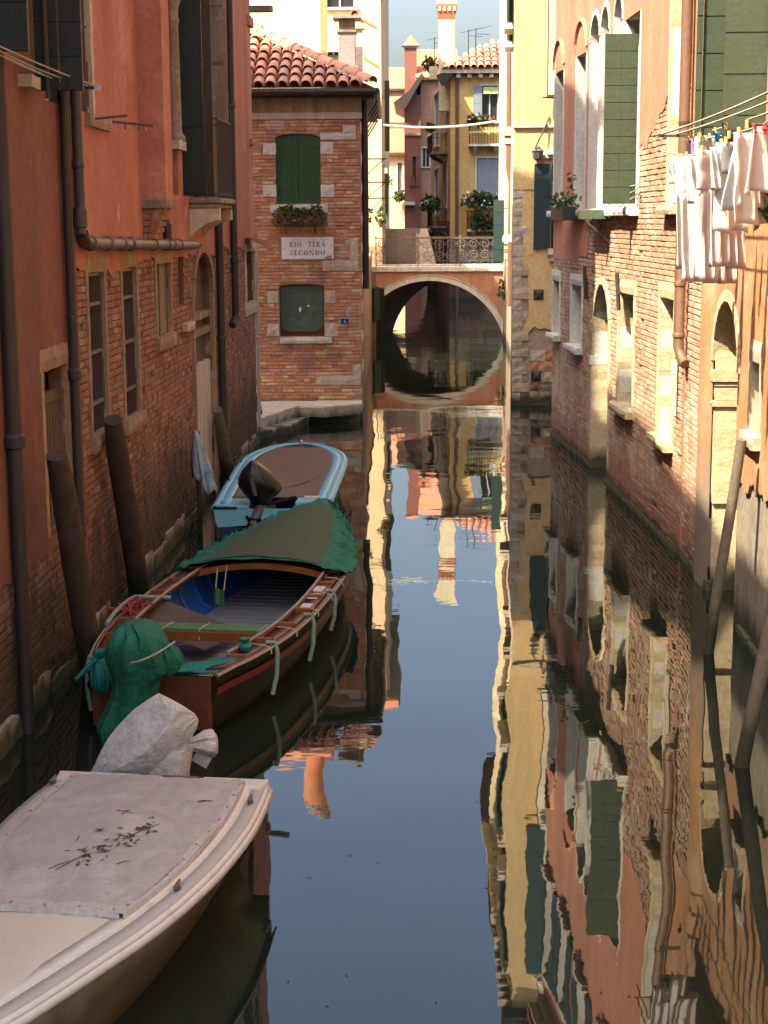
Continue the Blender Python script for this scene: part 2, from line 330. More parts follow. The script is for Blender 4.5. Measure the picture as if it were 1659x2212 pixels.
  varnish_orange=dict(cols=((.33, .115, .025), (.27, .09, .02)), rough=.4, scale=4, bump=.2, bscale=30, wood=(1, 4, 4)),
  thwart_green=dict(cols=((.075, .20, .075), (.06, .165, .06)), rough=.55, scale=4, bump=.2, bscale=30, patch=((.04, .07, .03), 6, .66, .06)),
  boat_blue_in=dict(cols=((.02, .11, .38), (.018, .09, .32)), rough=.5, bump=.15),
  boat_slat=dict(cols=((.22, .24, .27), (.17, .185, .21)), rough=.6, bump=.2),
  boat_slat_tan=dict(cols=((.36, .31, .22), (.30, .25, .175)), rough=.7, bump=.2),
  board_brown=dict(cols=((.11, .075, .056), (.08, .054, .041)), rough=.7, scale=5, bump=.3, wood=(2, 6, 2)),
  strake=dict(cols=((.34, .31, .27), (.25, .22, .19)), rough=.7, scale=6, bump=.4, bscale=50),
  tarp_green=dict(cols=((.007, .15, .092), (.006, .115, .07), (.012, .17, .11)), rough=.7, scale=5, contrast=.15, bump=.9, bscale=11, bdist=.035, patch=((.02, .055, .035), 3.0, .62, .15)),
  tarp_olive=dict(cols=((.062, .082, .043), (.045, .078, .045)), rough=.8, scale=1.6, contrast=.3, bump=.3, bscale=30),
  tarp_teal=dict(cols=((.008, .20, .165), (.007, .16, .135)), rough=.6, scale=5, bump=.9, bscale=12, bdist=.03),
  hose=dict(cols=((.20, .29, .24), (.16, .24, .20)), rough=.5, bump=.1),
  hull_blue=dict(cols=((.23, .58, .72), (.21, .54, .68)), rough=.4, scale=2, bump=.06, bscale=14, fine=.06, patch=((.26, .40, .46), 5, .70, .08)),
  hull_navy=dict(cols=((.014, .055, .11), (.010, .04, .085)), rough=.5, bump=.1),
  cover_brown=dict(cols=((.205, .135, .10), (.175, .115, .085)), rough=.85, scale=2, bump=.3, bscale=40, fine=.1),
  motor_black=dict(cols=((.010, .009, .010), (.014, .013, .014)), rough=.36, scale=4, bump=.05, fine=.1),
  motor_grey=dict(cols=((.10, .10, .11), (.08, .08, .09)), rough=.4, bump=.1),
  hull_cream=dict(cols=((.30, .275, .205), (.26, .235, .17)), rough=.38, scale=2, bump=.08, bscale=12, fine=.06, coat=.15, streak=((.20, .16, .10), .7), low=((.10, .075, .035), .26, .22)),  # shade of the hull side put into the colour, deeper towards the water
  deck_cream=dict(cols=((.60, .57, .45), (.56, .53, .42)), rough=.5, scale=2, bump=.15, bscale=60, fine=.08, patch=((.55, .46, .33), 2.4, .62, .2)),
  rim_white=dict(cols=((.60, .585, .54), (.56, .545, .50)), rough=.45, scale=2, bump=.08, bscale=14, fine=.1, patch=[((.42, .37, .30), 4, .60, .15), ((.25, .20, .15), 16, .70, .04)]),
  rim_grey=dict(cols=((.41, .40, .37), (.37, .36, .335)), rough=.6, scale=3, bump=.25, bscale=80, fine=.1),
  cover_mauve=dict(cols=((.41, .39, .37), (.36, .34, .325), (.45, .43, .41)), rough=.8, scale=2.2, contrast=.16, bump=.3, bscale=50, fine=.12, patch=[((.29, .265, .25), 3.2, .58, .2), ((.22, .19, .165), 9, .68, .06), ((.52, .49, .46), 14, .72, .03)]),
  cover_edge=dict(cols=((.47, .44, .40), (.42, .39, .36)), rough=.75, scale=4, bump=.2, bscale=50),
  motor_cloth=dict(cols=((.58, .565, .535), (.51, .495, .465), (.62, .605, .575)), rough=.9, scale=3, bump=.9, bscale=14, bdist=.03, patch=[((.42, .36, .30), 3, .58, .15), ((.33, .28, .23), 8, .66, .06)]),
  steel=dict(cols=((.5, .5, .5), (.4, .4, .4)), rough=.3, metal=.9, bump=.05),
  red_rope=dict(cols=((.34, .04, .05), (.28, .03, .04)), rough=.8, bump=.3, bscale=90),
  awning_red=dict(cols=((.25, .05, .035), (.19, .04, .03)), rough=.7, bump=.2),
  terracotta=dict(cols=((.52, .20, .10), (.45, .16, .08)), scale=5, bump=.4, bscale=40),
  parapet_brown=dict(cols=((.20, .145, .115), (.155, .11, .09)), scale=1.2, bump=.5, bscale=15, streak=((.10, .075, .06), .7, 1.2)),
  chimney_red=dict(cols=((.26, .105, .075), (.22, .085, .06)), scale=1, bump=.4, bscale=20),
  chimney_orange=dict(cols=((.62, .27, .13), (.56, .23, .11)), scale=1.5, bump=.4, bscale=20),
  seabed=dict(cols=((.05, .05, .035), (.03, .03, .02)), bump=.2),
  awning_green=dict(cols=((.46, .56, .24), (.40, .50, .20)), rough=.8, bump=.1),
)
# ---------------------------------------------------------------- walls
class Wall:
    """A vertical plane in plan from p0 to p1; s runs along it, n out of it (towards side)."""
    def __init__(s, p0, p1, side):
        s.p0 = V((p0[0], p0[1], 0)); s.p1 = V((p1[0], p1[1], 0)); d = s.p1 - s.p0; s.L = d.length; s.t = d / s.L
        n = V((s.t.y, -s.t.x, 0)); s.n = n if n.dot(V((side[0], side[1], 0))) > 0 else -n
    def p(s, a, z, n=0.0): return s.p0 + s.t * a + s.n * n + V((0, 0, z))
    def sz(s, u, v, n=0.0):
        d = ray(u, v); o = s.p0 + s.n * n; k = (o - EYE).dot(s.n) / d.dot(s.n); q = EYE + d * k - s.p0
        return q.dot(s.t), q.z
    def s(s_, u, v): return s_.sz(u, v)[0]
    def z(s_, u, v): return s_.sz(u, v)[1]

def op(w, uL, uR, vm, top, bot, rise=0.0, depth=.28):
    a, b = sorted((w.s(uL, vm), w.s(uR, vm)))
    return dict(s0=a, s1=b, z0=w.z(*bot) if isinstance(bot, tuple) else bot, z1=w.z(*top) if isinstance(top, tuple) else top, rise=rise, depth=depth)
def otop(o, s):
    if not o['rise']: return o['z1']
    k = (s - o['s0']) / (o['s1'] - o['s0']) * 2 - 1
    k = max(-1, min(1, k)); return o['z1'] - o['rise'] + o['rise'] * math.sqrt(max(0, 1 - k * k))

def facade(mb, w, s0, s1, zb, zt, ops=(), n=0.0, ds=None, reveal=None, edge=0.0):
    fb = zb if callable(zb) else (lambda s: zb); ft = zt if callable(zt) else (lambda s: zt)
    br = {s0, s1}
    for o in ops:
        for e in (o['s0'], o['s1']):
            if s0 < e < s1: br.add(e)
        if o['rise']:
            for k in range(1, 12):
                e = o['s0'] + (o['s1'] - o['s0']) * (1 - math.cos(math.pi * k / 12)) / 2
                if s0 < e < s1: br.add(e)
    if ds:
        k = s0
        while k < s1: br.add(k); k += ds
    br = sorted(br); cl = [br[0]]
    for x in br[1:]:
        if x - cl[-1] > 1e-4: cl.append(x)
    def quad(a, b, za, zb_, ta, tb):
        if ta - za < 1e-4 and tb - zb_ < 1e-4: return
        mb.add([w.p(a, za, n), w.p(b, zb_, n), w.p(b, max(tb, zb_), n), w.p(a, max(ta, za), n)], [(0, 1, 2, 3)])
    for a, b in zip(cl, cl[1:]):
        m = (a + b) / 2; ba, bb = fb(a), fb(b); ta, tb = ft(a), ft(b)
        if edge and not any(o['s0'] < m < o['s1'] and o['z0'] < ba < otop(o, m) for o in ops):
            mb.quad(w.p(a, ba, n), w.p(b, bb, n), w.p(b, bb, n - edge), w.p(a, ba, n - edge))
        for o in sorted((o for o in ops if o['s0'] < m < o['s1']), key=lambda o: o['z0']):
            oa, ob = otop(o, a), otop(o, b)
            if oa <= ba: continue
            if o['z0'] > max(ba, bb): quad(a, b, ba, bb, o['z0'], o['z0'])
            ba, bb = max(ba, oa), max(bb, ob)
        quad(a, b, ba, bb, ta, tb)
    if reveal is not None:
        for o in ops:
            if o['s1'] <= s0 or o['s0'] >= s1: continue
            d = n - o['depth']; reveal_ = reveal.sub(o)
            for e in (o['s0'], o['s1']):
                zt_ = otop(o, e); reveal_.quad(w.p(e, o['z0'], n), w.p(e, o['z0'], d), w.p(e, zt_, d), w.p(e, zt_, n))
            reveal_.quad(w.p(o['s0'], o['z0'], n), w.p(o['s1'], o['z0'], n), w.p(o['s1'], o['z0'], d), w.p(o['s0'], o['z0'], d))
            N = 12 if o['rise'] else 1
            for k in range(N):
                a = o['s0'] + (o['s1'] - o['s0']) * (1 - math.cos(math.pi * k / N)) / 2; b = o['s0'] + (o['s1'] - o['s0']) * (1 - math.cos(math.pi * (k + 1) / N)) / 2
                reveal_.quad(w.p(a, otop(o, a), n), w.p(b, otop(o, b), n), w.p(b, otop(o, b), d), w.p(a, otop(o, a), d))
    return mb
class Rev:
    """one reveal object for each opening"""
    def __init__(s): s.m = {}
    def sub(s, o): return s.m.setdefault(id(o), MB())
    def build(s, name, mat, parent):
        for m_ in s.m.values(): m_.build(name, mat, parent)
def back(mb, w, o, extra=.02):
    """dark backing (or a pane) at the bottom of an opening"""
    d = -o['depth'] - extra
    pts = [w.p(o['s0'], o['z0'], d), w.p(o['s1'], o['z0'], d)]
    N = 10 if o['rise'] else 1
    for k in range(N + 1):
        a = o['s1'] + (o['s0'] - o['s1']) * (1 - math.cos(math.pi * k / N)) / 2; pts.append(w.p(a, otop(o, a), d))
    mb.add(pts, [tuple(range(len(pts)))]); return mb
def wbox(mb, w, s0, s1, z0, z1, n0, n1):
    return mb.hexa([w.p(s0, z0, n0), w.p(s1, z0, n0), w.p(s1, z0, n1), w.p(s0, z0, n1), w.p(s0, z1, n0), w.p(s1, z1, n0), w.p(s1, z1, n1), w.p(s0, z1, n1)])
def rough_slab(mb, w, s0, s1, z0, z1, n0, n1, seed=0, jit=.012):
    """a stone with slightly uneven, broken edges"""
    N = max(2, int((s1 - s0) / .12)); M2 = max(2, int((z1 - z0) / .12)); rows = []
    for j in range(M2 + 1):
        row = []
        for i in range(N + 1):
            e = 1.0
            s = lerp(s0, s1, i / N); z = lerp(z0, z1, j / M2)
            ds = ns(s * 5 + seed, z * 5, seed) * jit; dz = ns(s * 5, z * 5 + seed, seed + 9) * jit
            edge_ = (i in (0, N)) or (j in (0, M2))
            row.append(w.p(s + ds, z + dz, n1 - (.012 if edge_ else 0) + ns(s * 7, z * 7, seed + 3) * jit * .6))
        rows.append(row)
    mb.grid(rows)
    ring = rows[0] + [r[-1] for r in rows[1:]] + rows[-1][-2::-1] + [r[0] for r in rows[-2:0:-1]]
    bk = [p - w.n * ((p - w.p0).dot(w.n) - n0) for p in ring]; k = len(ring)
    mb.add(ring + bk, [(i, (i + 1) % k, k + (i + 1) % k, k + i) for i in range(k)])
    return mb

# bricks: the 300 that show largest of each wall are objects, the rest one joined part
_BM = []
def brick_meshes():
    if _BM: return _BM
    for i in range(10):
        r2 = random.Random(i); mb = MB(); c = .05
        def j(): return r2.uniform(-.03, .03)
        f = [(c + j(), 1, .12 + j()), (1 - c + j(), 1, .12 + j()), (1 - c + j(), 1, .88 + j()), (c + j(), 1, .88 + j())]
        m = [(0, .8, 0), (1, .8, 0), (1, .8, 1), (0, .8, 1)]; b = [(0, 0, 0), (1, 0, 0), (1, 0, 1), (0, 0, 1)]
        mb.add(f + m + b, [(0, 1, 2, 3)] + [(k, (k + 1) % 4, 4 + (k + 1) % 4, 4 + k) for k in range(4)] + [(4 + k, 4 + (k + 1) % 4, 8 + (k + 1) % 4, 8 + k) for k in range(4)], tint=i / 10.0)
        _BM.append(mb)
    return _BM
_BME = {}
def bricks(w, s0, s1, z0, z1, ops, parent, mat, seed=1, n0=.002, n1=.022, course=.073, blen=.255, keep=None, top=300, joint=.011):
    r = random.Random(seed); fz0 = z0 if callable(z0) else (lambda s: z0); fz1 = z1 if callable(z1) else (lambda s: z1)
    zs = min(fz0(lerp(s0, s1, i / 20)) for i in range(21)); ze = max(fz1(lerp(s0, s1, i / 20)) for i in range(21))
    out = []; z = zs; row = 0
    while z < ze:
        s = s0 - r.uniform(0, blen)
        while s < s1:
            l = blen if r.random() < .62 else blen * .5
            l *= r.uniform(.93, 1.05); a, b = max(s, s0), min(s + l - joint, s1); s += l
            if b - a < .035: continue
            zz0, zz1 = z, z + course - joint; m = (a + b) / 2
            if zz0 < fz0(m) - .001 or zz1 > fz1(m): continue
            bad = False
            for o in ops:
                if zz1 > o['z0'] and zz0 < otop(o, min(max(m, o['s0']), o['s1'])) and b > o['s0'] and a < o['s1']:
                    if a < o['s0'] - .05: b = o['s0'] - .004
                    elif b > o['s1'] + .05: a = o['s1'] + .004
                    else: bad = True
                    if b - a < .03: bad = True
            if bad or (keep and not keep((a + b) / 2, z)): continue
            if r.random() < .012: continue
            out.append((a, b, zz0 + r.uniform(-.003, .003), zz1 + r.uniform(-.003, .003), n0, n1 + r.uniform(-.008, .006), r.randrange(10)))
        z += course * r.uniform(.97, 1.03); row += 1
    sc = []
    for q in out:
        c = w.p((q[0] + q[1]) / 2, q[2], 0); u0, v0, d0 = proj(w.p(q[0], q[2])); u1, v1, d1 = proj(w.p(q[1], q[3]))
        inside = -10 < (u0 + u1) / 2 < 1669 and -10 < (v0 + v1) / 2 < 2222 and d0 > 0
        sc.append((abs(u1 - u0) * abs(q[3] - q[2]) / max(d0, .1) if inside else -1.0, q))
    sc.sort(key=lambda x: -x[0]); single = [q for a, q in sc[:top] if a > 0]; rest = [q for a, q in sc[len(single):]]
    off = wloc(parent)
    for q in single:
        key = (mat, q[6])
        if key not in _BME:
            me = brick_meshes()[q[6]].mesh('brick'); me.materials.append(M(mat)); _BME[key] = me
        o = bpy.data.objects.new('brick', _BME[key]); COL.objects.link(o); o.parent = parent
        p = w.p(q[0], q[2], q[4]) - off; ax = w.t * (q[1] - q[0]); ay = w.n * (q[5] - q[4]); az = q[3] - q[2]
        o.matrix_local = Matrix(((ax.x, ay.x, 0, p.x), (ax.y, ay.y, 0, p.y), (0, 0, az, p.z), (0, 0, 0, 1)))
    mb = MB()
    for q in rest:
        b = brick_meshes()[q[6]]
        mb.add([w.p(lerp(q[0], q[1], p.x), lerp(q[2], q[3], p.z), lerp(q[4], q[5], p.y)) for p in b.v], b.f, tint=(q[6] / 10.0 + (q[0] * 7.31 + q[2] * 13.7)) % 1.0)
    mb.build('brickwork', mat, parent, kind='stuff')
    return len(out)

def edge_noise(z, amp, f=1.3, seed=0.0):
    return lambda s: z + amp * (ns(s * f, seed) + .5 * ns(s * f * 3.1, seed + 4) + .28 * ns(s * f * 9, seed + 8))

# ---------------------------------------------------------------- small builders
def leaves(mb, c, rx, ry, rz, n, size, r, droop=0.0):
    for _ in range(n):
        while True:
            q = V((r.uniform(-1, 1), r.uniform(-1, 1), r.uniform(-1, 1)))
            if q.length < 1: break
        p = V(c) + V((q.x * rx, q.y * ry, q.z * rz)); a = V((r.gauss(0, 1), r.gauss(0, 1), r.gauss(0, 1) - droop)).normalized(); b = a.orthogonal().normalized()
        b = Quaternion(a, r.uniform(0, 6.28)) @ b; l = size * r.uniform(.6, 1.3); wd = l * .32
        mb.add([p, p + a * l * .5 + b * wd, p + a * l, p + a * l * .5 - b * wd], [(0, 1, 2, 3)])
    return mb
def half_tile(r0, r1, L, th=.014, n=7):
    """a barrel tile along +y, hump up"""
    mb = MB(); rows = []
    for (y, rr) in ((0, r0), (L, r1)):
        rows.append([V((-math.cos(math.pi * k / n) * rr, y, math.sin(math.pi * k / n) * rr)) for k in range(n + 1)])
    mb.grid(rows); rows2 = []
    for (y, rr) in ((0, r0 - th), (L, r1 - th)):
        rows2.append([V((-math.cos(math.pi * k / n) * rr, y, math.sin(math.pi * k / n) * rr)) for k in range(n + 1)])
    mb.grid(rows2)
    o = 2 * (n + 1)
    mb.add(rows[0] + rows2[0], [(k, k + 1, n + 2 + k, n + 1 + k) for k in range(n)])
    return mb
_TM = {}
def tile_roof(parent, corner, ax, up, width, length, keep, pitch=.21, step=.40, top=300, mat='tile', seed=3, r0=.098):
    """barrel tiles over a slope: corner = eave start, ax along the eave, up = up the slope; keep(a,b) tells where"""
    r = random.Random(seed); ax = V(ax).normalized(); up = V(up).normalized(); nn = ax.cross(up).normalized(); corner = V(corner); off = wloc(parent)
    if nn.z < 0: nn = -nn
    its = []; a = pitch / 2
    while a < width:
        b = -.06
        while b < length:
            if keep(a, b): its.append((a + r.uniform(-.01, .01), b + r.uniform(-.02, .02), r.randrange(8)))
            b += step
        a += pitch
    for i in range(8):
        if (mat, r0, i) not in _TM:
            mb = half_tile(r0, r0 * .84, step + .07); mb.tint = [i / 8.0] * len(mb.v); me = mb.mesh('tile'); me.materials.append(M(mat)); _TM[(mat, r0, i)] = me
    for a, b, i in its[:top]:
        o = bpy.data.objects.new('tile', _TM[(mat, r0, i)]); COL.objects.link(o); o.parent = parent
        y = (up + nn * -.045 / step * 1.0).normalized(); x = ax; z = x.cross(y) if x.cross(y).dot(nn) > 0 else y.cross(x)
        q = Quaternion(nn, r.uniform(-.03, .03)); x = q @ x; y = q @ y
        p = corner + ax * a + up * b + nn * (.055) - off
        o.matrix_local = Matrix(((x.x, y.x, z.x, p.x), (x.y, y.y, z.y, p.y), (x.z, y.z, z.z, p.z), (0, 0, 0, 1)))
    return len(its)
def shutter_leaf(name, parent, mat, o, ax, az, boards, th=.045, nrm=None, label=None, horizontal=True, hinge=True):
    """a leaf: o = lower hinge corner, ax = across, az = up; each board an object under the leaf"""
    o, ax, az = V(o), V(ax), V(az); nrm = V(nrm) if nrm else ax.cross(az).normalized()
    mb = MB(); mb.obox(o + ax / 2 + az / 2, ax / 2, nrm * th * .28, az / 2)
    leaf = mb.build(name, mat, parent, label=label)
    me = None
    for k in range(boards):
        b = MB()
        if horizontal:
            g = az / boards; b.obox(o + ax / 2 + g * (k + .5), ax / 2 * .995, nrm * th * .5, g / 2 * .965)
        else:
            g = ax / boards; b.obox(o + g * (k + .5) + az / 2, g / 2 * .97, nrm * th * .5, az / 2 * .995)
        b.build('board', mat, leaf)
    return leaf
def frame_stone(w, parent, o, jw=.11, n0=-.03, n1=.05, lintel=.2, sill=.12, sill_n=.12, mat='stone', seed=0, jambs=True, name='window_frame'):
    """stone surround of an opening: jambs, lintel, sill as separate parts"""
    a, b = o['s0'], o['s1']
    if jambs:
        for (x0, x1) in ((a - jw, a), (b, b + jw)):
            mb = MB(); rough_slab(mb, w, x0, x1, o['z0'], o['z1'] - (o['rise'] or 0), n0, n1, seed + x0); mb.build('jamb', mat, parent)
    if lintel and not o['rise']:
        mb = MB(); rough_slab(mb, w, a - jw - .03, b + jw + .03, o['z1'], o['z1'] + lintel, n0, n1 + .004, seed + 2); mb.build('lintel', mat, parent)
    if o['rise'] and lintel:
        N = 9; zc = o['z1'] - o['rise']; c = (a + b) / 2; hw = (b - a) / 2
        for k in range(N):
            t0, t1 = math.pi * k / N + .01, math.pi * (k + 1) / N - .01
            P = []
            for (t, e) in ((t0, 0), (t1, 0), (t1, jw), (t0, jw)):
                P.append((c - math.cos(t) * (hw + e), zc + math.sin(t) * (o['rise'] + e)))
            mb = MB(); mb.prism([w.p(s, z, n0) for s, z in P], w.n * (n1 - n0)); mb.build('arch_stone', mat, parent)
    if sill:
        mb = MB(); rough_slab(mb, w, a - jw - .05, b + jw + .05, o['z0'] - sill, o['z0'], n0, sill_n, seed + 5, jit=.018); mb.build('sill', mat, parent)
def vpipe(name, parent, mat, pts, r, label=None, cat=None, collars=(), clips=()):
    e = empty(name, pts[-1], label, cat) if parent is None else parent
    mb = MB(); mb.tube(pts, r, 12); o = mb.build('pipe' if parent is None else name, mat, e, smooth=True)
    for (p, rr, h) in collars:
        m2 = MB(); m2.lathe(V(p) - V((0, 0, h / 2)), [(r, 0), (rr, .01), (rr, h * .8), (r * 1.05, h)], 12); m2.build('collar', mat, e, smooth=True)
    for (p, q) in clips:
        m2 = MB(); m2.tube([p, q], .012, 6); m2.lathe(V(p) - V((0, 0, .015)), [(r + .006, 0), (r + .006, .03)], 12); m2.build('clip', 'iron', e)
    return e
def rope_pts(a, b, sag, n=10):
    a, b = V(a), V(b); return [a.lerp(b, i / n) - V((0, 0, sag * 4 * (i / n) * (1 - i / n))) for i in range(n + 1)]

# ---------------------------------------------------------------- water and bed
mb = MB(); mb.quad((-60, -30, 0), (60, -30, 0), (60, 260, 0), (-60, 260, 0)); mb.build('water', 'water', kind='structure')
mb = MB(); mb.quad((-60, -30, -1.6), (60, -30, -1.6), (60, 260, -1.6), (-60, 260, -1.6)); mb.build('canal_bed', 'seabed', kind='structure')
# ---------------------------------------------------------------- left: long orange house
def lwx(y): return -3.26 + .0143 * (y - 17.2)
YE = 30.95
LW = Wall((lwx(2.0), 2.0), (lwx(YE), YE), (1, 0))
lh = empty('canal_house', (lwx(16), 16, 0), 'long orange-red plastered house with bare brick base along the left bank', 'house')
sB = LW.s(158, 600)                                        # where the darker red plaster ends
w1 = op(LW, 190, 224, 765, (196, 588), (215, 930), depth=.10); w2 = op(LW, 263, 293, 731, (271, 578), (288, 894), depth=.10)
w3 = op(LW, 335, 364, 647, (347, 569), (351, 724), depth=.12); w4 = op(LW, 381, 394, 606, (387, 554), (388, 658), depth=.1)
wd = op(LW, 415, 456, 682, (431, 545), -0.3, rise=.62, depth=.16); w5 = op(LW, 86, 137, 821, (110, 795), (112, 1150), depth=.14)
w6 = op(LW, 528, 546, 600, (537, 543), (538, 652), depth=.2)
u1 = dict(s0=LW.s(92, 100), s1=LW.s(190, 150), z0=LW.z(200, 250), z1=9.0, rise=0, depth=.3)
g1 = dict(s0=LW.s(350, 200), s1=LW.s(484, 200), z0=LW.z(440, 428), z1=8.6, rise=.0, depth=.45)
ua = dict(s0=LW.s(-260, 100), s1=LW.s(-90, 100), z0=u1['z0'], z1=9.0, rise=0, depth=.3)
up_ops = []
for k, c in enumerate((6.0, 10.2, 14.6, 19.2, 23.6, 28.2)):
    up_ops.append(dict(s0=c - 2 - .55, s1=c - 2 + .55, z0=9.9, z1=11.7, rise=0, depth=.25))
LOPS = [w1, w2, w3, w4, wd, w5, w6, u1, g1, ua]
HN, HT = 12.05, 16.5; YT = 21.9
def lwtop(s): return HT if s > YT - 2 else HN
wall_mb = MB(); rev = Rev()
facade(wall_mb, LW, 0, YT - 2, -1, HN, LOPS + up_ops, 0, reveal=rev); facade(wall_mb, LW, YT - 2, LW.L, -1, HT, LOPS + up_ops, 0, reveal=rev)
# body: ends, back and top
def body(mb, w, dep, s0, s1, z0, z1):
    for (a, b, c, d) in (((s0, 0), (s0, -dep), 0, 0), ((s1, 0), (s1, -dep), 0, 0), ((s0, -dep), (s1, -dep), 0, 0)):
        mb.quad(w.p(a[0], z0, a[1]), w.p(b[0], z0, b[1]), w.p(b[0], z1, b[1]), w.p(a[0], z1, a[1]))
    mb.quad(w.p(s0, z1, 0), w.p(s1, z1, 0), w.p(s1, z1, -dep), w.p(s0, z1, -dep)); return mb
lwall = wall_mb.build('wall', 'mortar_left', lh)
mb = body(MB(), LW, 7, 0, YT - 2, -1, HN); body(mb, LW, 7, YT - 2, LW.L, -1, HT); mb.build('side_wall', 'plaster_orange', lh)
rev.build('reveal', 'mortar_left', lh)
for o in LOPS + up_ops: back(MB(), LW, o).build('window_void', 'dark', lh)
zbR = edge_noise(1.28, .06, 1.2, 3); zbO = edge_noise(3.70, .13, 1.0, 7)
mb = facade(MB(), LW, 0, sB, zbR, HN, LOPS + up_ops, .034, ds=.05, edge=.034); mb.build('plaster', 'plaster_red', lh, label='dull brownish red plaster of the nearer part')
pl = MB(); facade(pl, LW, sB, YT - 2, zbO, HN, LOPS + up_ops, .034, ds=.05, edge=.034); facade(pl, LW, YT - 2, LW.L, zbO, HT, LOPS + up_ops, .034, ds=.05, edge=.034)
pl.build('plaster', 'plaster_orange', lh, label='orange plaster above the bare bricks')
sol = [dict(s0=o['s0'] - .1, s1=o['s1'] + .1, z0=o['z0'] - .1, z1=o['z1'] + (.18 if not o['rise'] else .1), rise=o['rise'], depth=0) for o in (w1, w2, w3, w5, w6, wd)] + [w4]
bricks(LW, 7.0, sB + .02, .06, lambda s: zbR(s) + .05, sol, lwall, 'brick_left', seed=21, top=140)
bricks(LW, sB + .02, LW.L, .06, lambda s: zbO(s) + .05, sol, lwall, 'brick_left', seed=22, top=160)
# plinth stones just above the water
r = random.Random(5); s = 9.0
while s < LW.L - .1:
    l = r.uniform(.5, .95); mb = MB(); rough_slab(mb, LW, s, min(s + l - .02, LW.L), -.35, .13 + r.uniform(-.06, .13), 0, .055 + r.uniform(-.015, .02), s, jit=.03)
    if not (wd['s0'] - .2 < s < wd['s1'] + .0): mb.build('plinth_stone', 'stone_algae', lh)
    s += l
# roof eaves and a wide roof box
for (a, b, h) in ((0, YT - 2, HN), (YT - 2, LW.L, HT)):
    mb = MB(); wbox(mb, LW, a, b + (.35 if h == HT else 0), h, h + .12, -7.2, .42); wbox(mb, LW, a, b, h - .28, h - .002, .036, .2); mb.build('cornice', 'stone', lh)
    mb = MB(); mb.prism([LW.p(a, h + .121, .5), LW.p(a, h + .2, .5), LW.p(a, h + 1.5, -3.4), LW.p(a, h + .2, -7.3), LW.p(a, h + .121, -7.3)], LW.t * (b - a + (.3 if h == HT else 0))); mb.build('roof', 'tile_base', lh)
mb = MB(); a, b = 15.1 - 2, 18.9 - 2; wbox(mb, LW, a, b, HN + .1, HN + 1.75, -3.2, -.25); mb.build('dormer', 'plaster_orange', lh)
mb = MB(); wbox(mb, LW, 18.1 - 2, 18.85 - 2, HN + .2, HN + 2.0, -.95, -.2); wbox(mb, LW, 18.0 - 2, 18.95 - 2, HN + 2.0, HN + 2.2, -1.05, -.1); mb.build('chimney', 'plaster_orange', lh)
# stone frames
for o, se in ((w1, 1), (w2, 2), (w3, 3)):
    frame_stone(LW, lh, o, jw=.10, n0=-.02, n1=.045, lintel=.19, sill=.16, sill_n=.09, mat='stone_brown', seed=se)
frame_stone(LW, lh, w5, jw=.10, n0=-.02, n1=.05, lintel=.2, sill=0, mat='stone_brown', seed=5)
frame_stone(LW, lh, w6, jw=.11, n0=-.02, n1=.055, lintel=.14, sill=.22, sill_n=.06, mat='stone', seed=6)
frame_stone(LW, lh, wd, jw=.13, n0=-.02, n1=.055, lintel=.14, sill=0, mat='stone_brown', seed=8)
frame_stone(LW, lh, u1, jw=.12, n0=-.02, n1=.05, lintel=.2, sill=0, mat='stone', seed=9)
b = MB(); rough_slab(b, LW, LW.s(176, 262), LW.s(224, 262), u1['z0'] - .13, u1['z0'], 0, .10, 9); b.build('sill', 'stone_brown', lh)
for k, o in enumerate(up_ops):
    frame_stone(LW, lh, o, jw=.12, n0=-.02, n1=.05, lintel=.16, sill=.12, sill_n=.14, mat='stone', seed=20 + k)
    for sd in (-1, 1):
        e = o['s0'] - .02 if sd < 0 else o['s1'] + .02
        shutter_leaf('shutter', lh, 'shutter_dark', LW.p(e, o['z0'] + .02, .06), LW.t * sd * .52, V((0, 0, o['z1'] - o['z0'] - .04)), 4, nrm=LW.n)
# barred windows
for o in (w1, w2):
    d = -.035; fr = MB()
    for e in (o['s0'] + .02, o['s1'] - .02): wbox(fr, LW, e - .015, e + .015, o['z0'], o['z1'], d - .02, d + .02)
    win = fr.build('window_grille', 'iron', lh)
    zs = [lerp(o['z0'], o['z1'], t) for t in (.18, .5, .8, .985)]
    for z in zs:
        b = MB(); wbox(b, LW, o['s0'] + .035, o['s1'] - .035, z - .018, z + .018, d - .022, d + .028); b.build('bar', 'iron_pale', win)
    nb = 9
    for k in range(nb):
        e = lerp(o['s0'], o['s1'], (k + .5) / nb); b = MB(); b.tube([LW.p(e, o['z0'], d), LW.p(e, o['z1'], d)], .009, 6); b.build('bar', 'iron', win)
    b = MB(); wbox(b, LW, o['s0'] + .002, o['s1'] - .002, o['z0'], o['z1'], -.085, -.075); b.build('pane', 'lattice', win)
o = w3; b = MB(); wbox(b, LW, o['s0'] + .01, lerp(o['s0'], o['s1'], .5), o['z0'], o['z1'], -.10, -.07); win = b.build('window_leaf', 'shutter_dark', lh)
for t in (.06, .5, .94):
    z = lerp(o['z0'], o['z1'], t); b = MB(); wbox(b, LW, o['s0'] + .01, o['s1'], z - .018, z + .018, -.06, -.04); b.build('bar', 'iron', win)
b = MB(); wbox(b, LW, lerp(w3['s0'], w3['s1'], .5), w3['s1'] - .004, w3['z0'] + .002, w3['z1'], -.11, -.03); b.build('shutter', 'stone_dirty', lh, label='grey boarded half of the small window')
b = MB(); wbox(b, LW, w4['s0'], w4['s1'], w4['z0'], w4['z1'], -.12, -.05); b.build('blocked_slot', 'wood_old', lh)
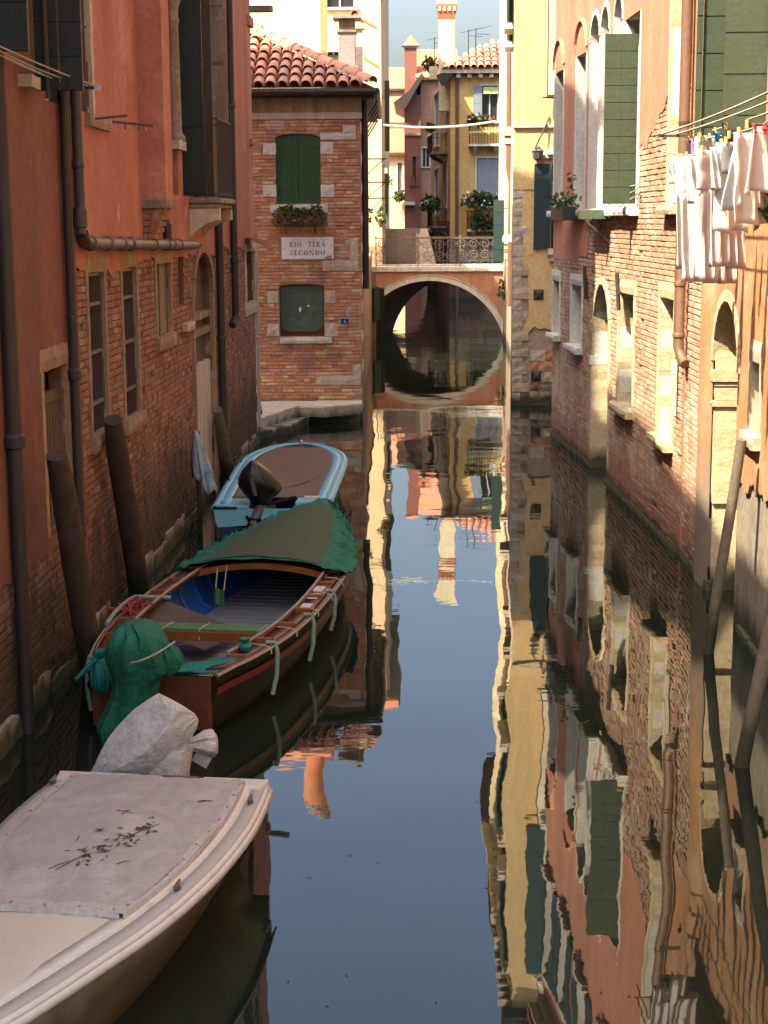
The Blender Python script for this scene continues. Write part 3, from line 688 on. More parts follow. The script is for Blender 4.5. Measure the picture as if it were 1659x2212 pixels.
# timber screen in the low near window
for k in range(8):
    e = lerp(w5['s0'] + .02, w5['s1'] - .02, (k + .5) / 8); b = MB(); b.tube([LW.p(e, w5['z0'], -.08), LW.p(e + .01, w5['z1'] - .25, -.08)], .026, 6); b.build('slat', 'wood_old', lh)
b = MB(); wbox(b, LW, w5['s0'], w5['s1'], w5['z1'] - .32, w5['z1'] - .22, -.10, -.05); b.build('rail', 'wood_old', lh)
# walled-up water door
zt = LW.z(437, 790); b = MB(); N = 14; pts = [LW.p(wd['s0'] + .002, -.3, -.03), LW.p(wd['s1'] - .002, -.3, -.03)]
for k in range(N + 1): pts.append(LW.p(lerp(wd['s1'] - .002, wd['s0'] + .002, k / N), zt + .10 * ns(k * .9, 3.3) + .05 * ns(k * 2.2, 1), -.03))
b.prism(pts, LW.n * -.10); b.build('door_infill', 'marmorino', lh, label='pale plaster filling the lower half of the old arched door')
b = MB(); back(b, LW, dict(wd, depth=.10, z0=zt - .2)); b.build('door_leaf', 'wood_old', lh)
for v in (682, 717):
    z = LW.z(437, v); b = MB(); wbox(b, LW, wd['s0'] + .002, wd['s1'] - .002, z - .05, z + .05, -.12, -.015); b.build('transom', 'stone_dirty', lh)
s_, z_ = LW.sz(405, 702); b = MB(); rough_slab(b, LW, s_ - .55, s_ + .16, z_ - .06, z_ + .05, 0, .10, 3); b.build('string_course', 'stone', lh)
# lancet mullion column, balcony
def col_prof(h): return [(.15, 0), (.15, .05), (.115, .09), (.105, .14), (.098, h * .5), (.092, h - .42), (.105, h - .40), (.105, h - .36), (.092, h - .34), (.10, h - .2), (.135, h - .12), (.15, h - .06), (.15, h)]
sc_ = LW.s(379, 200); zc = LW.z(379, 303); b = MB(); b.lathe(LW.p(sc_, zc, -.03), col_prof(LW.z(379, 22) - zc + .22), 16); colo = b.build('column', 'stone_dirty', lh, smooth=True)
b = MB(); rough_slab(b, LW, sc_ - .36, sc_ + .26, zc - .13, zc, -.2, .10, 2, jit=.02); b.build('column_base', 'stone', lh)
b = MB(); wbox(b, LW, sc_ - .2, sc_ + .2, g1['z0'], zc - .13, -.4, .036); b.build('parapet', 'plaster_orange', lh)
frame_stone(LW, lh, dict(g1, s0=g1['s0'] - .0), jw=.14, n0=-.42, n1=.06, lintel=.25, sill=0, mat='stone', seed=12, jambs=False)
b = MB(); rough_slab(b, LW, g1['s1'] - .005, g1['s1'] + .16, g1['z0'], g1['z1'], -.42, .07, 4); b.build('jamb', 'stone_brown', lh)
# door leaves behind the railing
q = LW.s(397, 250); shutter_leaf('door_leaf', lh, 'shutter_dark', LW.p(q, g1['z0'] + .03, -.05), LW.n * .32, V((0, 0, 3.6)), 4, nrm=LW.t, label='tall dark green balcony door leaf')
q = LW.s(430, 250); shutter_leaf('door_leaf', lh, 'board_brown', LW.p(q, g1['z0'] + .03, -.10), LW.n * .3, V((0, 0, 3.6)), 4, nrm=LW.t)
sb0 = LW.s(402, 430); zb_ = LW.z(402, 428); sb1 = sb0 + 1.55; nb_ = .50
b = MB(); wbox(b, LW, sb0, sb1, zb_ - .075, zb_, .036, nb_); wbox(b, LW, sb0 + .03, sb1 - .03, zb_ - .14, zb_ - .077, .036, nb_ - .05); bal = b.build('balcony_slab', 'stone_dirty', lh, bevel=.02)
for e in (sb0 + .05, sb1 - .23):
    P = [(0, 0), (.42, 0), (.42, -.16), (.35, -.17), (.22, -.21), (.10, -.29), (.03, -.37), (0, -.40)]
    b = MB(); b.prism([LW.p(e, zb_ - .142 + z, .036 + n) for n, z in P], LW.t * .16); b.build('bracket', 'stone', bal)
zr = LW.z(402, 258); rail = []
b = MB(); b.tube([LW.p(sb0 + .03, zr, .04), LW.p(sb0 + .03, zr, nb_ - .05), LW.p(sb1 - .03, zr, nb_ - .05), LW.p(sb1 - .03, zr, .04)], .012, 6); b.tube([LW.p(sb0 + .03, zb_ + .06, .04), LW.p(sb0 + .03, zb_ + .06, nb_ - .05), LW.p(sb1 - .03, zb_ + .06, nb_ - .05), LW.p(sb1 - .03, zb_ + .06, .04)], .010, 6)
rl = b.build('railing', 'iron', bal)
for k in range(3):
    b = MB(); b.tube([LW.p(sb0 + .03, zb_, .12 + k * .165), LW.p(sb0 + .03, zr + (.28 if k == 1 else 0), .12 + k * .165)], .008, 6); b.build('baluster', 'iron', rl) if False else b.build('baluster', 'iron', bal)
for k in range(13):
    e = lerp(sb0 + .05, sb1 - .05, k / 12); b = MB(); b.tube([LW.p(e, zb_, nb_ - .05), LW.p(e, zr + (.3 if k == 12 else 0), nb_ - .05)], .011, 6); b.build('baluster', 'iron', bal)
# external flue with a brick corbel
f0 = LW.s(299, 400); fn = .30; zf = LW.z(299, 432); fl = MB()
wbox(fl, LW, f0, f0 + .55, zf, HN + .6, .03, fn + .02); flue = fl.build('flue', 'plaster_orange', lh)
b = MB(); rough_slab(b, LW, f0 - .02, f0 + .57, zf - .09, zf, 0, fn + .04, 2); b.build('corbel_course', 'stone_dirty', flue)
zq = zf - .09; k = 0
rb = random.Random(4)
while k < 6:
    nn_ = fn - .015 - k * .028; z1_ = zq - k * .073
    for (n0_, n1_) in ((.036, nn_ * .5), (nn_ * .5 + .008, nn_)):
        b = MB(); wbox(b, LW, f0 + .01 + rb.uniform(0, .012), f0 + .54, z1_ - .066, z1_ - .003, n0_, n1_); b.tint = [rb.random()] * 8; b.build('corbel_brick', 'brick_left', flue)
    k += 1
# little awning over the small far window
s_, z_ = LW.sz(533, 525); b = MB(); rows = []
for i in range(5):
    t = i / 4; rows.append([LW.p(w6['s0'] - .2 + j * .35, z_ + .10 - .22 * t * t, .05 + .42 * t) for j in range(4)])
b.grid(rows); b.build('awning', 'awning_red', lh, solid=.012)
# stone end piece and cornice bits at the far corner
for v, h in ((40, .16), (300, .10)):
    z = LW.z(535, v); b = MB(); rough_slab(b, LW, LW.L - .55, LW.L + .02, z - h, z, 0, .11, v); b.build('band_end', 'plaster_orange', lh)
b = MB(); z = LW.z(548, 32); b.obox(LW.p(LW.L + .12, z, .22), LW.n * .22, LW.t * .12, V((0, 0, .05))); b.build('eave_stub', 'stone_dirty', lh)
# ------------- pipes and fittings of the left house (each a thing)
def pw(u, v, n=.09): s, z = LW.sz(u, v, n); return LW.p(s, z, n)
def on_wall_line(u, v, n, z0, z1, W=None):
    W = W or LW; s, z = W.sz(u, v, n); return [W.p(s, z1, n), W.p(s, (z0 + z1) / 2, n), W.p(s, z0, n)]
p = on_wall_line(22, 760, .10, -.4, HN - .2); s_, z_ = LW.sz(30, 935, .1)
vpipe('downpipe', None, 'pipe_dark', p, .062, 'thick dark downpipe with a socket collar at the far left', 'pipe', collars=[((p[0].x, p[0].y, LW.z(30, 940)), .088, .12), ((p[0].x, p[0].y, 6.2), .085, .1)], clips=[((p[0].x, p[0].y, 2.4), V((p[0].x, p[0].y, 2.4)) - LW.n * .09)])
p = on_wall_line(156, 700, .09, -.4, LW.z(150, 190)); vpipe('downpipe', None, 'pipe_dark', p, .045, 'long dark downpipe reaching the water between the two plaster colours', 'pipe', collars=[((p[0].x, p[0].y, LW.z(160, 800)), .07, .11), ((p[0].x, p[0].y, 5.4), .06, .08)], clips=[((p[0].x, p[0].y, 3.3), V((p[0].x, p[0].y, 3.3)) - LW.n * .08)])
p = on_wall_line(163, 200, .10, LW.z(178, 505), HN - .2); zz = p[-1].z
hp = [pw(178, 505, .10), pw(186, 524, .10)] + [pw(u, 526 + (u - 190) * .012, .11) for u in (205, 260, 320, 380, 422)]
e = vpipe('drain_pipe', None, 'pipe_grey', p, .052, 'grey downpipe turning into a horizontal brown pipe along the wall', 'pipe', collars=[((p[0].x, p[0].y, LW.z(172, 360)), .06, .07), ((p[0].x, p[0].y, LW.z(176, 470)), .07, .2)])
b = MB(); b.tube(hp, .062, 12); hpo = b.build('horizontal_pipe', 'pipe_brown', e, smooth=True)
for u in (196, 232, 262, 280, 330, 358, 370, 385):
    q = pw(u, 526 + (u - 190) * .012, .11); b = MB(); b.lathe(q - LW.t * .03, [(.062, 0), (.078, .008), (.078, .05), (.062, .06)], 12, LW.t); b.build('pipe_joint', 'pipe_brown', e, smooth=True)
q = pw(362, 522, .12); b = MB(); b.tube([q, q + V((0, 0, .22))], .058, 12); b.build('pipe_socket', 'pipe_dark', e, smooth=True)
b = MB(); c = q + V((0, 0, .22)); b.tube([c] + [c + V((0, 0, .12 * math.sin(t))) - LW.n * (.12 * (1 - math.cos(t))) - LW.t * .04 * t for t in (.4, .8, 1.2, 1.57)], .05, 12); b.build('elbow', 'pipe_grey', e, smooth=True)
p = on_wall_line(478, 700, .10, -.3, LW.z(478, 452)); vpipe('downpipe', None, 'pipe_dark', p, .062, 'dark downpipe under the stone balcony', 'pipe', collars=[((p[0].x, p[0].y, LW.z(480, 722)), .075, .07)], clips=[((p[0].x, p[0].y, LW.z(480, 480)), V((p[0].x, p[0].y, LW.z(480, 480))) - LW.n * .09)])
p = on_wall_line(503, 400, .10, LW.z(512, 660), HT - .2); p = p[:-1] + [p[-1], p[-1] - V((0, 0, .15)) - LW.t * .02, p[-1] - V((0, 0, .27)) - LW.t * .22 - LW.n * .03]
vpipe('downpipe', None, 'pipe_dark', p, .060, 'black downpipe right of the balcony ending in a bend above the canal', 'pipe', collars=[((p[0].x, p[0].y, LW.z(500, 235)), .075, .09), ((p[0].x, p[0].y, LW.z(510, 560)), .075, .09)])
p = [LW.p(LW.L + .03, 3.7, .06), LW.p(LW.L + .03, 1.8, .06), LW.p(LW.L + .03, .28, .06)]; vpipe('downpipe', None, 'pipe_white', p, .032, 'thin pale pipe on the far corner of the orange house', 'pipe', collars=[((p[0].x, p[0].y, 2.0), .045, .06)])
b = MB(); b.tube([pw(332, -10, .06), pw(352, 300, .06)], .016, 6); b.build('cable', 'pipe_white', lh)
# shutter leaves facing the camera
hs = LW.s(62, 90); shutter_leaf('shutter', lh, 'shutter_dark', LW.p(hs, u1['z0'] + .05, .05), LW.n * .20, V((0, 0, 3.4)), 12, nrm=LW.t); shutter_leaf('shutter', lh, 'shutter_dark', LW.p(hs + .03, u1['z0'] + .05, .26), LW.n * .19, V((0, 0, 3.4)), 12, nrm=LW.t)
b = MB(); b.tube([LW.p(hs - .06, u1['z0'] - .02, .16), LW.p(hs - .06, u1['z0'] + 3.2, .16)], .02, 6); b.build('shutter_rod', 'iron', lh)
hs = LW.s(-62, 60); shutter_leaf('shutter', lh, 'shutter_dark', LW.p(hs, LW.z(-62, 117) + .02, .03), LW.n * .40, V((0, 0, 3.2)), 9, nrm=LW.t, label='green shutter leaf in the upper left corner')
s_, z_ = LW.sz(80, 178, .15); b = MB(); rough_slab(b, LW, s_ - .18, s_ + .14, z_ - .05, z_ + .05, .0, .16, 7); b.build('sill_block', 'stone', lh)
# clothes lines on iron arms
def arm(parent, a, b_, w_=.02): mb = MB(); mb.bar(a, b_, w_, w_); return mb.build('arm', 'iron', parent)
cl = empty('clothes_line', pw(150, 195, .1), 'empty washing lines on an iron arm by the upper left window', 'clothes line')
A = LW.sz(150, 190, .1); a0 = LW.p(A[0], A[1], .03); a1 = LW.p(A[0], A[1] - .0, .36); arm(cl, a0, a1, .028)
for k, (du, sg) in enumerate(((.34, .02), (.27, .05), (.19, .06), (.12, .03))):
    s1_ = LW.s(-60, 80); b = MB(); b.tube(rope_pts(LW.p(A[0], A[1] + .02, du), LW.p(s1_ - 1.5, A[1] + .05 + .03 * k, du), sg, 12), .0075, 5); b.build('line', 'rope_line', cl)
b = MB(); b.lathe(a1 - LW.t * .02, [(.03, 0), (.03, .04)], 10, LW.t); b.build('pulley', 'stone_white', cl)
cl = empty('clothes_line', pw(250, 262, .1), 'iron drying arms with a few pegs under the upper orange wall', 'clothes line')
for (u, v, u2, v2) in ((190, 258, 274, 250), (232, 262, 330, 272)):
    A = LW.sz(u, v, .03); a0 = LW.p(A[0], A[1], .03); d = onY(u2, v2, a0.y + .12); arm(cl, a0, d, .022)
for k in range(6):
    q = onY(240 + k * 15, 266 + k, LW.p(LW.s(232, 262), 0).y + .08); b = MB(); b.obox(q - V((0, 0, .02)), (.006, 0, 0), (0, .012, 0), (0, 0, .035)); b.build('peg', 'cloth_grey' if k % 2 else 'iron', cl)
# ---------------------------------------------------------------- the corner house with the street sign
HY = 34.6
def hp_(u, v, y=HY): return onY(u, v, y)
hx1 = hp_(781, 600).x; hx0 = -6.5
HWF = Wall((hx0, HY), (hx1, HY), (0, -1)); HWS = Wall((hx1, HY), (-1.29, 42.2), (1, 0))
def hs(u, v): return HWF.sz(u, v)
ch = empty('corner_house', (hx1 - 1.5, HY + 2, 0), 'brick corner house with green shutter, white street sign and tiled hip roof', 'house')
def hop(u0, u1, v0, v1, rise=0, depth=.2):
    return dict(s0=hs(u0, (v0 + v1) / 2)[0], s1=hs(u1, (v0 + v1) / 2)[0], z0=hs((u0 + u1) / 2, v1)[1], z1=hs((u0 + u1) / 2, v0)[1], rise=rise, depth=depth)
hw1 = hop(596, 692, 289, 440, rise=.085, depth=.12); hw2 = hop(604, 700, 613.5, 727, rise=.05, depth=.12)
ZE = 6.86
wm = MB(); rv = Rev(); facade(wm, HWF, 0, HWF.L, -1, ZE, [hw1, hw2], 0, reveal=rv); hwall = wm.build('wall', 'mortar', ch)
rv.build('reveal', 'mortar', ch)
so = [hp_(780, 600).z]
stones = [(568, 596, 309, 334.5), (692, 720, 307, 333), (569, 597, 399, 425), (693, 722, 399, 425), (692, 768, 287, 301.5), (740, 768, 270, 286.5),
          (697, 774, 562, 585), (755, 774, 513, 561.5), (578, 600.5, 629, 655), (702, 725, 627, 655), (578, 603, 699, 725), (702, 729, 697, 726),
          (683, 779, 810, 831.5), (762, 779, 787, 809.5)]
sops = []
for k, (a, b, c, d) in enumerate(stones):
    o = hop(a, b, c, d); sops.append(o); mb = MB(); rough_slab(mb, HWF, o['s0'], o['s1'], o['z0'], o['z1'], 0, .034, k, jit=.015); mb.build('quoin_stone', 'stone_white' if k < 6 else 'stone', ch)
zcor = hs(660, 258)[1]
bricks(HWF, hs(520, 600)[0], HWF.L - .002, .36, zcor, [dict(hw1, s0=hw1['s0'], s1=hw1['s1']), hw2] + sops, hwall, 'brick_house', seed=31, top=300, n1=.02)
mb = MB(); wbox(mb, HWF, 0, HWF.L + .03, zcor, zcor + .135, 0, .06); mb.build('cornice_band', 'stone', ch, bevel=.01)
mb = MB(); wbox(mb, HWF, 0, HWF.L + .03, zcor + .137, ZE - .05, 0, .04); mb.build('frieze', 'stone_dirty', ch)
# side towards the canal and body
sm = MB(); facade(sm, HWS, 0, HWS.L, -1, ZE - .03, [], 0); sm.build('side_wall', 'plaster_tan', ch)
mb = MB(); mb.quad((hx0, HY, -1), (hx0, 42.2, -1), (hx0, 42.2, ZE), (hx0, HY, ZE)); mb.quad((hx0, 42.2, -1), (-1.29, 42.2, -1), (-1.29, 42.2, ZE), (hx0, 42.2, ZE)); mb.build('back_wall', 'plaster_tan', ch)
for k in range(9):   # toothed white stones on the corner edge
    z = 1.0 + k * .62; mb = MB(); rough_slab(mb, HWS, .0, .28 + .12 * (k % 2), z, z + .26, 0, .03, k); mb.build('quoin_stone', 'stone_white', ch)
# roof: hip with real barrel tiles
ov = .30; ex, ey = hx1 + .30, HY - ov; pit = .50
apx = V((ex - 3.1, ey + 3.1, ZE + .03 + 3.1 * pit)); 
mb = MB(); mb.add([(hx0 - .3, ey, ZE + .02), (ex, ey, ZE + .02), apx, (hx0 - .3, ey + 3.1, apx.z)], [(0, 1, 2, 3)])
mb.add([(ex, ey, ZE + .02), (ex - .12, 42.5, ZE + .02), (ex - 3.4, 41.5, apx.z), apx], [(0, 1, 2, 3)]); mb.add([(hx0 - .3, ey + 3.1, apx.z), apx, (ex - 3.4, 41.5, apx.z), (hx0 - .3, 41.5, apx.z)], [(0, 1, 2, 3)])
mb.add([(hx0 - .3, ey, ZE - .02), (ex, ey, ZE - .02), (ex - .12, 42.5, ZE - .02), (hx0 - .3, 42.5, ZE - .02)], [(0, 1, 2, 3)])
roof = mb.build('roof', 'tile_base', ch)
wdt = ex - (-4.6); slp = V((0, 1, pit)).normalized()
tile_roof(roof, (-4.6, ey, ZE + .03), (1, 0, 0), slp, wdt, 3.5, lambda a, b: (wdt - a) > b * slp.y - .02, top=260, seed=5, step=.43, pitch=.25, r0=.118)
hip = V((-1, 1, pit)); hl = hip.length * 3.1; hd = hip.normalized()
k = 0; pos = .0
while pos < hl - .2:                                      # ridge tiles along the hip
    mbt = half_tile(.145, .125, .50); nn = V((1, 1, 0)).cross(hd); nn = V((.3, -.3, 1)); nn = (nn - hd * nn.dot(hd)).normalized(); xx = hd.cross(nn)
    p0 = V((ex - .04, ey + .04, ZE + .115)) + hd * pos
    m2 = MB(); m2.add([p0 + xx * q.x + hd * q.y + nn * (q.z) for q in mbt.v], mbt.f, tint=rnd.random()); m2.build('hip_tile', 'tile', roof, fix=False)
    pos += .42; k += 1
mb = MB(); mb.tube([(hx0, ey - .05, ZE - .06), (ex + .04, ey - .05, ZE - .06)], .075, 10); wbox(mb, HWF, 0, HWF.L + .3, ZE - .16, ZE - .02, .04, .22); mb.build('gutter', 'pipe_dark', ch)
mb = MB(); mb.tube([(ex + .05, ey - .05, ZE - .06), (ex - .07, 42.5, ZE - .06)], .075, 10); mb.hexa([(hx1, HY, ZE - .2), (ex, ey, ZE - .2), (ex - .12, 42.5, ZE - .2), (-1.29, 42.2, ZE - .2), (hx1, HY, ZE - .04), (ex, ey, ZE - .04), (ex - .12, 42.5, ZE - .04), (-1.29, 42.2, ZE - .04)]); mb.build('gutter', 'pipe_dark', ch)
# upper shutter: two leaves, boards upright
o = hw1; c = (o['s0'] + o['s1']) / 2
for a, b in ((o['s0'] + .006, c - .004), (c + .004, o['s1'] - .006)):
    mb = MB(); N = 6; pts = [HWF.p(a, o['z0'] + .01, -.075), HWF.p(b, o['z0'] + .01, -.075)] + [HWF.p(lerp(b, a, k / N), otop(o, lerp(b, a, k / N)) - .012, -.075) for k in range(N + 1)]
    mb.prism(pts, HWF.n * .03); leaf = mb.build('shutter', 'shutter_green', ch, label='worn green shutter leaf')
    nb = 4
    for k in range(nb):
        s0, s1 = lerp(a, b, k / nb) + .004, lerp(a, b, (k + 1) / nb) - .004; m2 = MB(); wbox(m2, HWF, s0, s1, o['z0'] + .015, otop(o, (s0 + s1) / 2) - .02, -.046, -.034); m2.build('board', 'shutter_green', leaf)
    for z in (.2, .8):
        m2 = MB(); zz = lerp(o['z0'], o['z1'], z); e = a if a < c - .1 else b; wbox(m2, HWF, min(e, e + (.3 if e == a else -.3)), max(e, e + (.3 if e == a else -.3)), zz - .015, zz + .015, -.033, -.026); m2.build('hinge', 'iron', leaf)
back(MB(), HWF, hw1)
so_ = hop(584, 708, 442, 459); mb = MB(); rough_slab(mb, HWF, so_['s0'], so_['s1'], so_['z0'], so_['z1'], 0, .14, 2); mb.build('sill', 'stone_white', ch)
# lower window: blind green board in a rusty surround
o = hw2; mb = MB(); back(mb, HWF, dict(o, depth=.10)); mb.build('window_surround', 'rust', ch)
cx, hwid, z0, z1 = (o['s0'] + o['s1']) / 2, (o['s1'] - o['s0']) / 2 - .02, o['z0'] + .10, o['z1'] - .03; pts = []; rr = .2
for (qx, qz, t0) in ((1, -1, -math.pi / 2), (1, 1, 0), (-1, 1, math.pi / 2), (-1, -1, math.pi)):
    r_ = rr if qz < 0 else .05
    for k in range(6):
        t = t0 + math.pi / 2 * k / 5; pts.append(HWF.p(cx + qx * (hwid - r_) + math.cos(t) * r_, (z0 + r_ if qz < 0 else z1 - r_) + math.sin(t) * r_, -.11))
mb = MB(); mb.prism(pts, HWF.n * .035); mb.build('window_board', 'board_green', ch, label='dull green board closing the lower window')
for (u, v, w_, h_) in ((648, 669, .05, .11), (666, 661, .06, .04)):
    s_, z_ = hs(u, v); mb = MB(); mb.prism([HWF.p(s_ + w_ * x, z_ + h_ * y, -.0735) for x, y in ((-.5, -.3), (.1, -.5), (.5, .1), (.2, .5), (-.4, .4))], HWF.n * .004); mb.build('torn_paper', 'sign_white', ch)
so_ = hop(606, 716, 728.5, 741); mb = MB(); rough_slab(mb, HWF, so_['s0'], so_['s1'], so_['z0'], so_['z1'], 0, .12, 6); mb.build('sill', 'stone_white', ch)
# planter on iron brackets
pt = empty('window_planter', HWF.p(so_['s0'], 4.2, .2), 'iron window planter with straggly plants under the green shutter', 'planter')
q0 = hs(593, 468); q1 = hs(707, 468); zt_, zb2 = hs(650, 460)[1], hs(650, 484)[1]
mb = MB(); 
for z in (zt_, zb2): mb.tube([HWF.p(q0[0], z, .04), HWF.p(q0[0], z, .27), HWF.p(q1[0], z, .27), HWF.p(q1[0], z, .04)], .009, 5)
mb.build('rack', 'iron', pt)
for k in range(13):
    s_ = lerp(q0[0], q1[0], k / 12); mb = MB(); mb.tube([HWF.p(s_, zb2, .27), HWF.p(s_, zt_, .27)], .006, 5); mb.build('bar', 'iron', pt)
for u in (617, 680):
    s_, _ = hs(u, 480); mb = MB(); mb.tube([HWF.p(s_, zb2, .27), HWF.p(s_, zb2 - .02, .02), HWF.p(s_, hs(u, 505)[1], .02)], .011, 5); mb.build('bracket', 'iron', pt)
mb = MB(); wbox(mb, HWF, q0[0] + .04, q1[0] - .04, zb2 + .01, zt_ - .07, .06, .25); mb.build('trough', 'soil_pot', pt)
mb = MB(); r = random.Random(2)
for (u, n, h) in ((613, 60, .10), (625, 70, .14), (650, 40, .07), (668, 40, .07), (686, 90, .13), (640, 40, .06)):
    s_, z_ = hs(u, 462); leaves(mb, HWF.p(s_, zt_ - .0 + h * .3, .17), .13, .1, h, n, .09, r, -.5)
mb.build('foliage', 'leaf', pt)
mb = MB()
for u in (605, 630, 655, 680, 700): s_, z_ = hs(u, 470); leaves(mb, HWF.p(s_, zt_ - .12, .29), .13, .05, .13, 34, .08, r, .8)
mb.build('foliage', 'leaf_dry', pt, label='dry brown hanging plants')
# street sign with painted letters
so_ = hop(608.5, 720.5, 512, 560); sg = empty('street_sign', HWF.p((so_['s0'] + so_['s1']) / 2, so_['z0'], .03), 'white painted street sign on the brick corner house', 'sign')
mb = MB(); wbox(mb, HWF, so_['s0'], so_['s1'], so_['z0'], so_['z1'], .0, .042); mb.build('panel', 'sign_white', sg, bevel=.006)
mb = MB(); e = .012
for a, b, c, d in ((so_['s0'] - e, so_['s1'] + e, so_['z1'], so_['z1'] + e), (so_['s0'] - e, so_['s1'] + e, so_['z0'] - e, so_['z0']), (so_['s0'] - e, so_['s0'], so_['z0'], so_['z1']), (so_['s1'], so_['s1'] + e, so_['z0'], so_['z1'])): wbox(mb, HWF, a, b, c, d, .0, .030)
mb.build('border', 'stone_dirty', sg)
def glyph(ch_):
    K, T = .24, .10
    def ring(x0, x1, side=None, n=16):
        P = []
        for i in range(n):
            t0, t1 = 2 * math.pi * i / n, 2 * math.pi * (i + 1) / n; q = []
            for t, s in ((t0, 1), (t1, 1), (t1, 0), (t0, 0)):
                ex_ = math.cos(t); ez = math.sin(t); rx = (x1 - x0) / 2; w = K if s == 0 else 0
                q.append(((x0 + x1) / 2 + ex_ * (rx - (K if s == 0 else 0)), .5 + ez * (.5 - (T * .7 if s == 0 else 0))))
            P.append((t0, q))
        return P
    g = []
    if ch_ == 'I': g = [[(.1, 0), (.1 + K, 0), (.1 + K, 1), (.1, 1)], [(0, 0), (.44, 0), (.44, T * .6), (0, T * .6)], [(0, 1 - T * .6), (.44, 1 - T * .6), (.44, 1), (0, 1)]]; return g, .44
    if ch_ == 'O': return [q for t, q in ring(0, .9)], .9
    if ch_ == 'C': return [q for t, q in ring(0, .86) if not (t < .75 or t > 5.5)], .8
    if ch_ == 'D': return [[(.08, 0), (.08 + K, 0), (.08 + K, 1), (.08, 1)]] + [q for t, q in ring(-.14, .86) if (t < 1.5 or t > 4.6)], .86
    if ch_ == 'T': return [[(.3, 0), (.3 + K, 0), (.3 + K, 1), (.3, 1)], [(0, 1 - T), (.84, 1 - T), (.84, 1), (0, 1)], [(0, .76), (.06, .76), (.06, 1), (0, 1)], [(.78, .76), (.84, .76), (.84, 1), (.78, 1)]], .84
    if ch_ == 'E': return [[(.08, 0), (.08 + K, 0), (.08 + K, 1), (.08, 1)], [(0, 0), (.66, 0), (.66, T), (0, T)], [(0, 1 - T), (.64, 1 - T), (.64, 1), (0, 1)], [(.3, .47), (.54, .47), (.54, .55), (.3, .55)], [(.6, 0), (.68, 0), (.68, .22), (.62, .2)], [(.58, .8), (.66, .78), (.66, 1), (.6, 1)]], .68
    if ch_ == 'R':
        P = [[(.08, 0), (.08 + K, 0), (.08 + K, 1), (.08, 1)], [(0, 0), (.4, 0), (.4, T * .6), (0, T * .6)]]
        for i in range(8):
            t0, t1 = -math.pi / 2 + math.pi * i / 8, -math.pi / 2 + math.pi * (i + 1) / 8
            P.append([(.34 + math.cos(t) * rx, .74 + math.sin(t) * rz) for t, rx, rz in ((t0, .40, .26), (t1, .40, .26), (t1, .19, .18), (t0, .19, .18))])
        P.append([(.34, .48), (.5, .48), (.88, 0), (.62, 0)]); return P, .86
    if ch_ in 'A\u00c0':
        P = [[(0, 0), (.09, 0), (.44, .96), (.38, 1)], [(.36, 1), (.52, 1), (.92, 0), (.66, 0)], [(.17, .30), (.7, .30), (.7, .37), (.17, .37)], [(0, 0), (.2, 0), (.2, .05), (0, .05)], [(.58, 0), (1.0, 0), (1.0, .05), (.58, .05)]]
        if ch_ != 'A': P.append([(.44, 1.09), (.52, 1.06), (.66, 1.26), (.54, 1.28)])
        return P, .98
    if ch_ == 'N': return [[(.08, 0), (.16, 0), (.16, 1), (.08, 1)], [(.06, 1), (.32, 1), (.92, 0), (.72, 0)], [(.82, 0), (.90, 0), (.90, 1), (.82, 1)], [(0, 0), (.26, 0), (.26, .05), (0, .05)], [(.72, .95), (1, .95), (1, 1), (.72, 1)]], 1.0
    if ch_ == 'S': return [[(.04, .0), (.12, .0), (.12, .26), (.04, .30)], [(.08, .02), (.5, 0), (.55, T), (.1, .1)], [(.05, .72), (.24, .62), (.66, .24), (.5, .1)], [(.05, .72), (.14, .86), (.32, .72), (.24, .58)], [(.5, 0), (.66, .18), (.56, .36), (.42, .3)], [(.14, .86), (.3, 1), (.5, 1), (.48, .92), (.3, .9)], [(.46, .92), (.6, 1), (.6, .72), (.54, .72)]], .66
    return [], .5
for text, zf, x0f, x1f, hf in (('RIO  TER\u00c0', .55, .155, .845, .245), ('SECONDO', .19, .155, .835, .215)):
    W_ = so_['s1'] - so_['s0']; H_ = so_['z1'] - so_['z0']; hgt = H_ * hf
    gl = [(c_, glyph(c_)) for c_ in text]; tot = sum(g[1][1] for g in gl) + .22 * (len(gl) - 1)
    k = (x1f - x0f) * W_ / tot; x = so_['s0'] + x0f * W_
    for c_, (polys, wd_) in gl:
        if polys:
            mb = MB()
            for P in polys: mb.add([HWF.p(x + px * k, so_['z0'] + zf * H_ + pz * hgt, .0445) for px, pz in P], [tuple(range(len(P)))])
            mb.build('letter', 'sign_ink', sg)
        x += (wd_ + .22) * k
mb = MB(); W_ = so_['s1'] - so_['s0']; mb.add([HWF.p(so_['s0'] + W_ * a, so_['z0'] + .44 * b, .0440) for a, b in ((.82, .02), (.97, .02), (.97, .10), (.955, .20), (.94, .15), (.92, .20), (.905, .13), (.885, .19), (.87, .11), (.845, .12))], [tuple(range(10))]); mb.build('smudge', 'sign_smudge', sg)
# blue number plate
so_ = hop(734.5, 755, 686.5, 701.5); pq = empty('number_plate', HWF.p((so_['s0'] + so_['s1']) / 2, so_['z0'], .02), 'small blue enamel plate with a pale rim on the bricks', 'plate')
mb = MB(); wbox(mb, HWF, so_['s0'], so_['s1'], so_['z0'], so_['z1'], 0, .034); mb.build('rim', 'plaque_light', pq)
mb = MB(); wbox(mb, HWF, so_['s0'] + .014, so_['s1'] - .014, so_['z0'] + .014, so_['z1'] - .014, .02, .038); mb.build('face', 'plaque_blue', pq)
mb = MB(); c = (so_['s0'] + so_['s1']) / 2; wbox(mb, HWF, c - .012, c + .012, so_['z0'] + .045, so_['z1'] - .045, .03, .0395); wbox(mb, HWF, c + .012, c + .04, so_['z0'] + .03, so_['z0'] + .05, .03, .0395); mb.build('mark', 'plaque_light', pq)
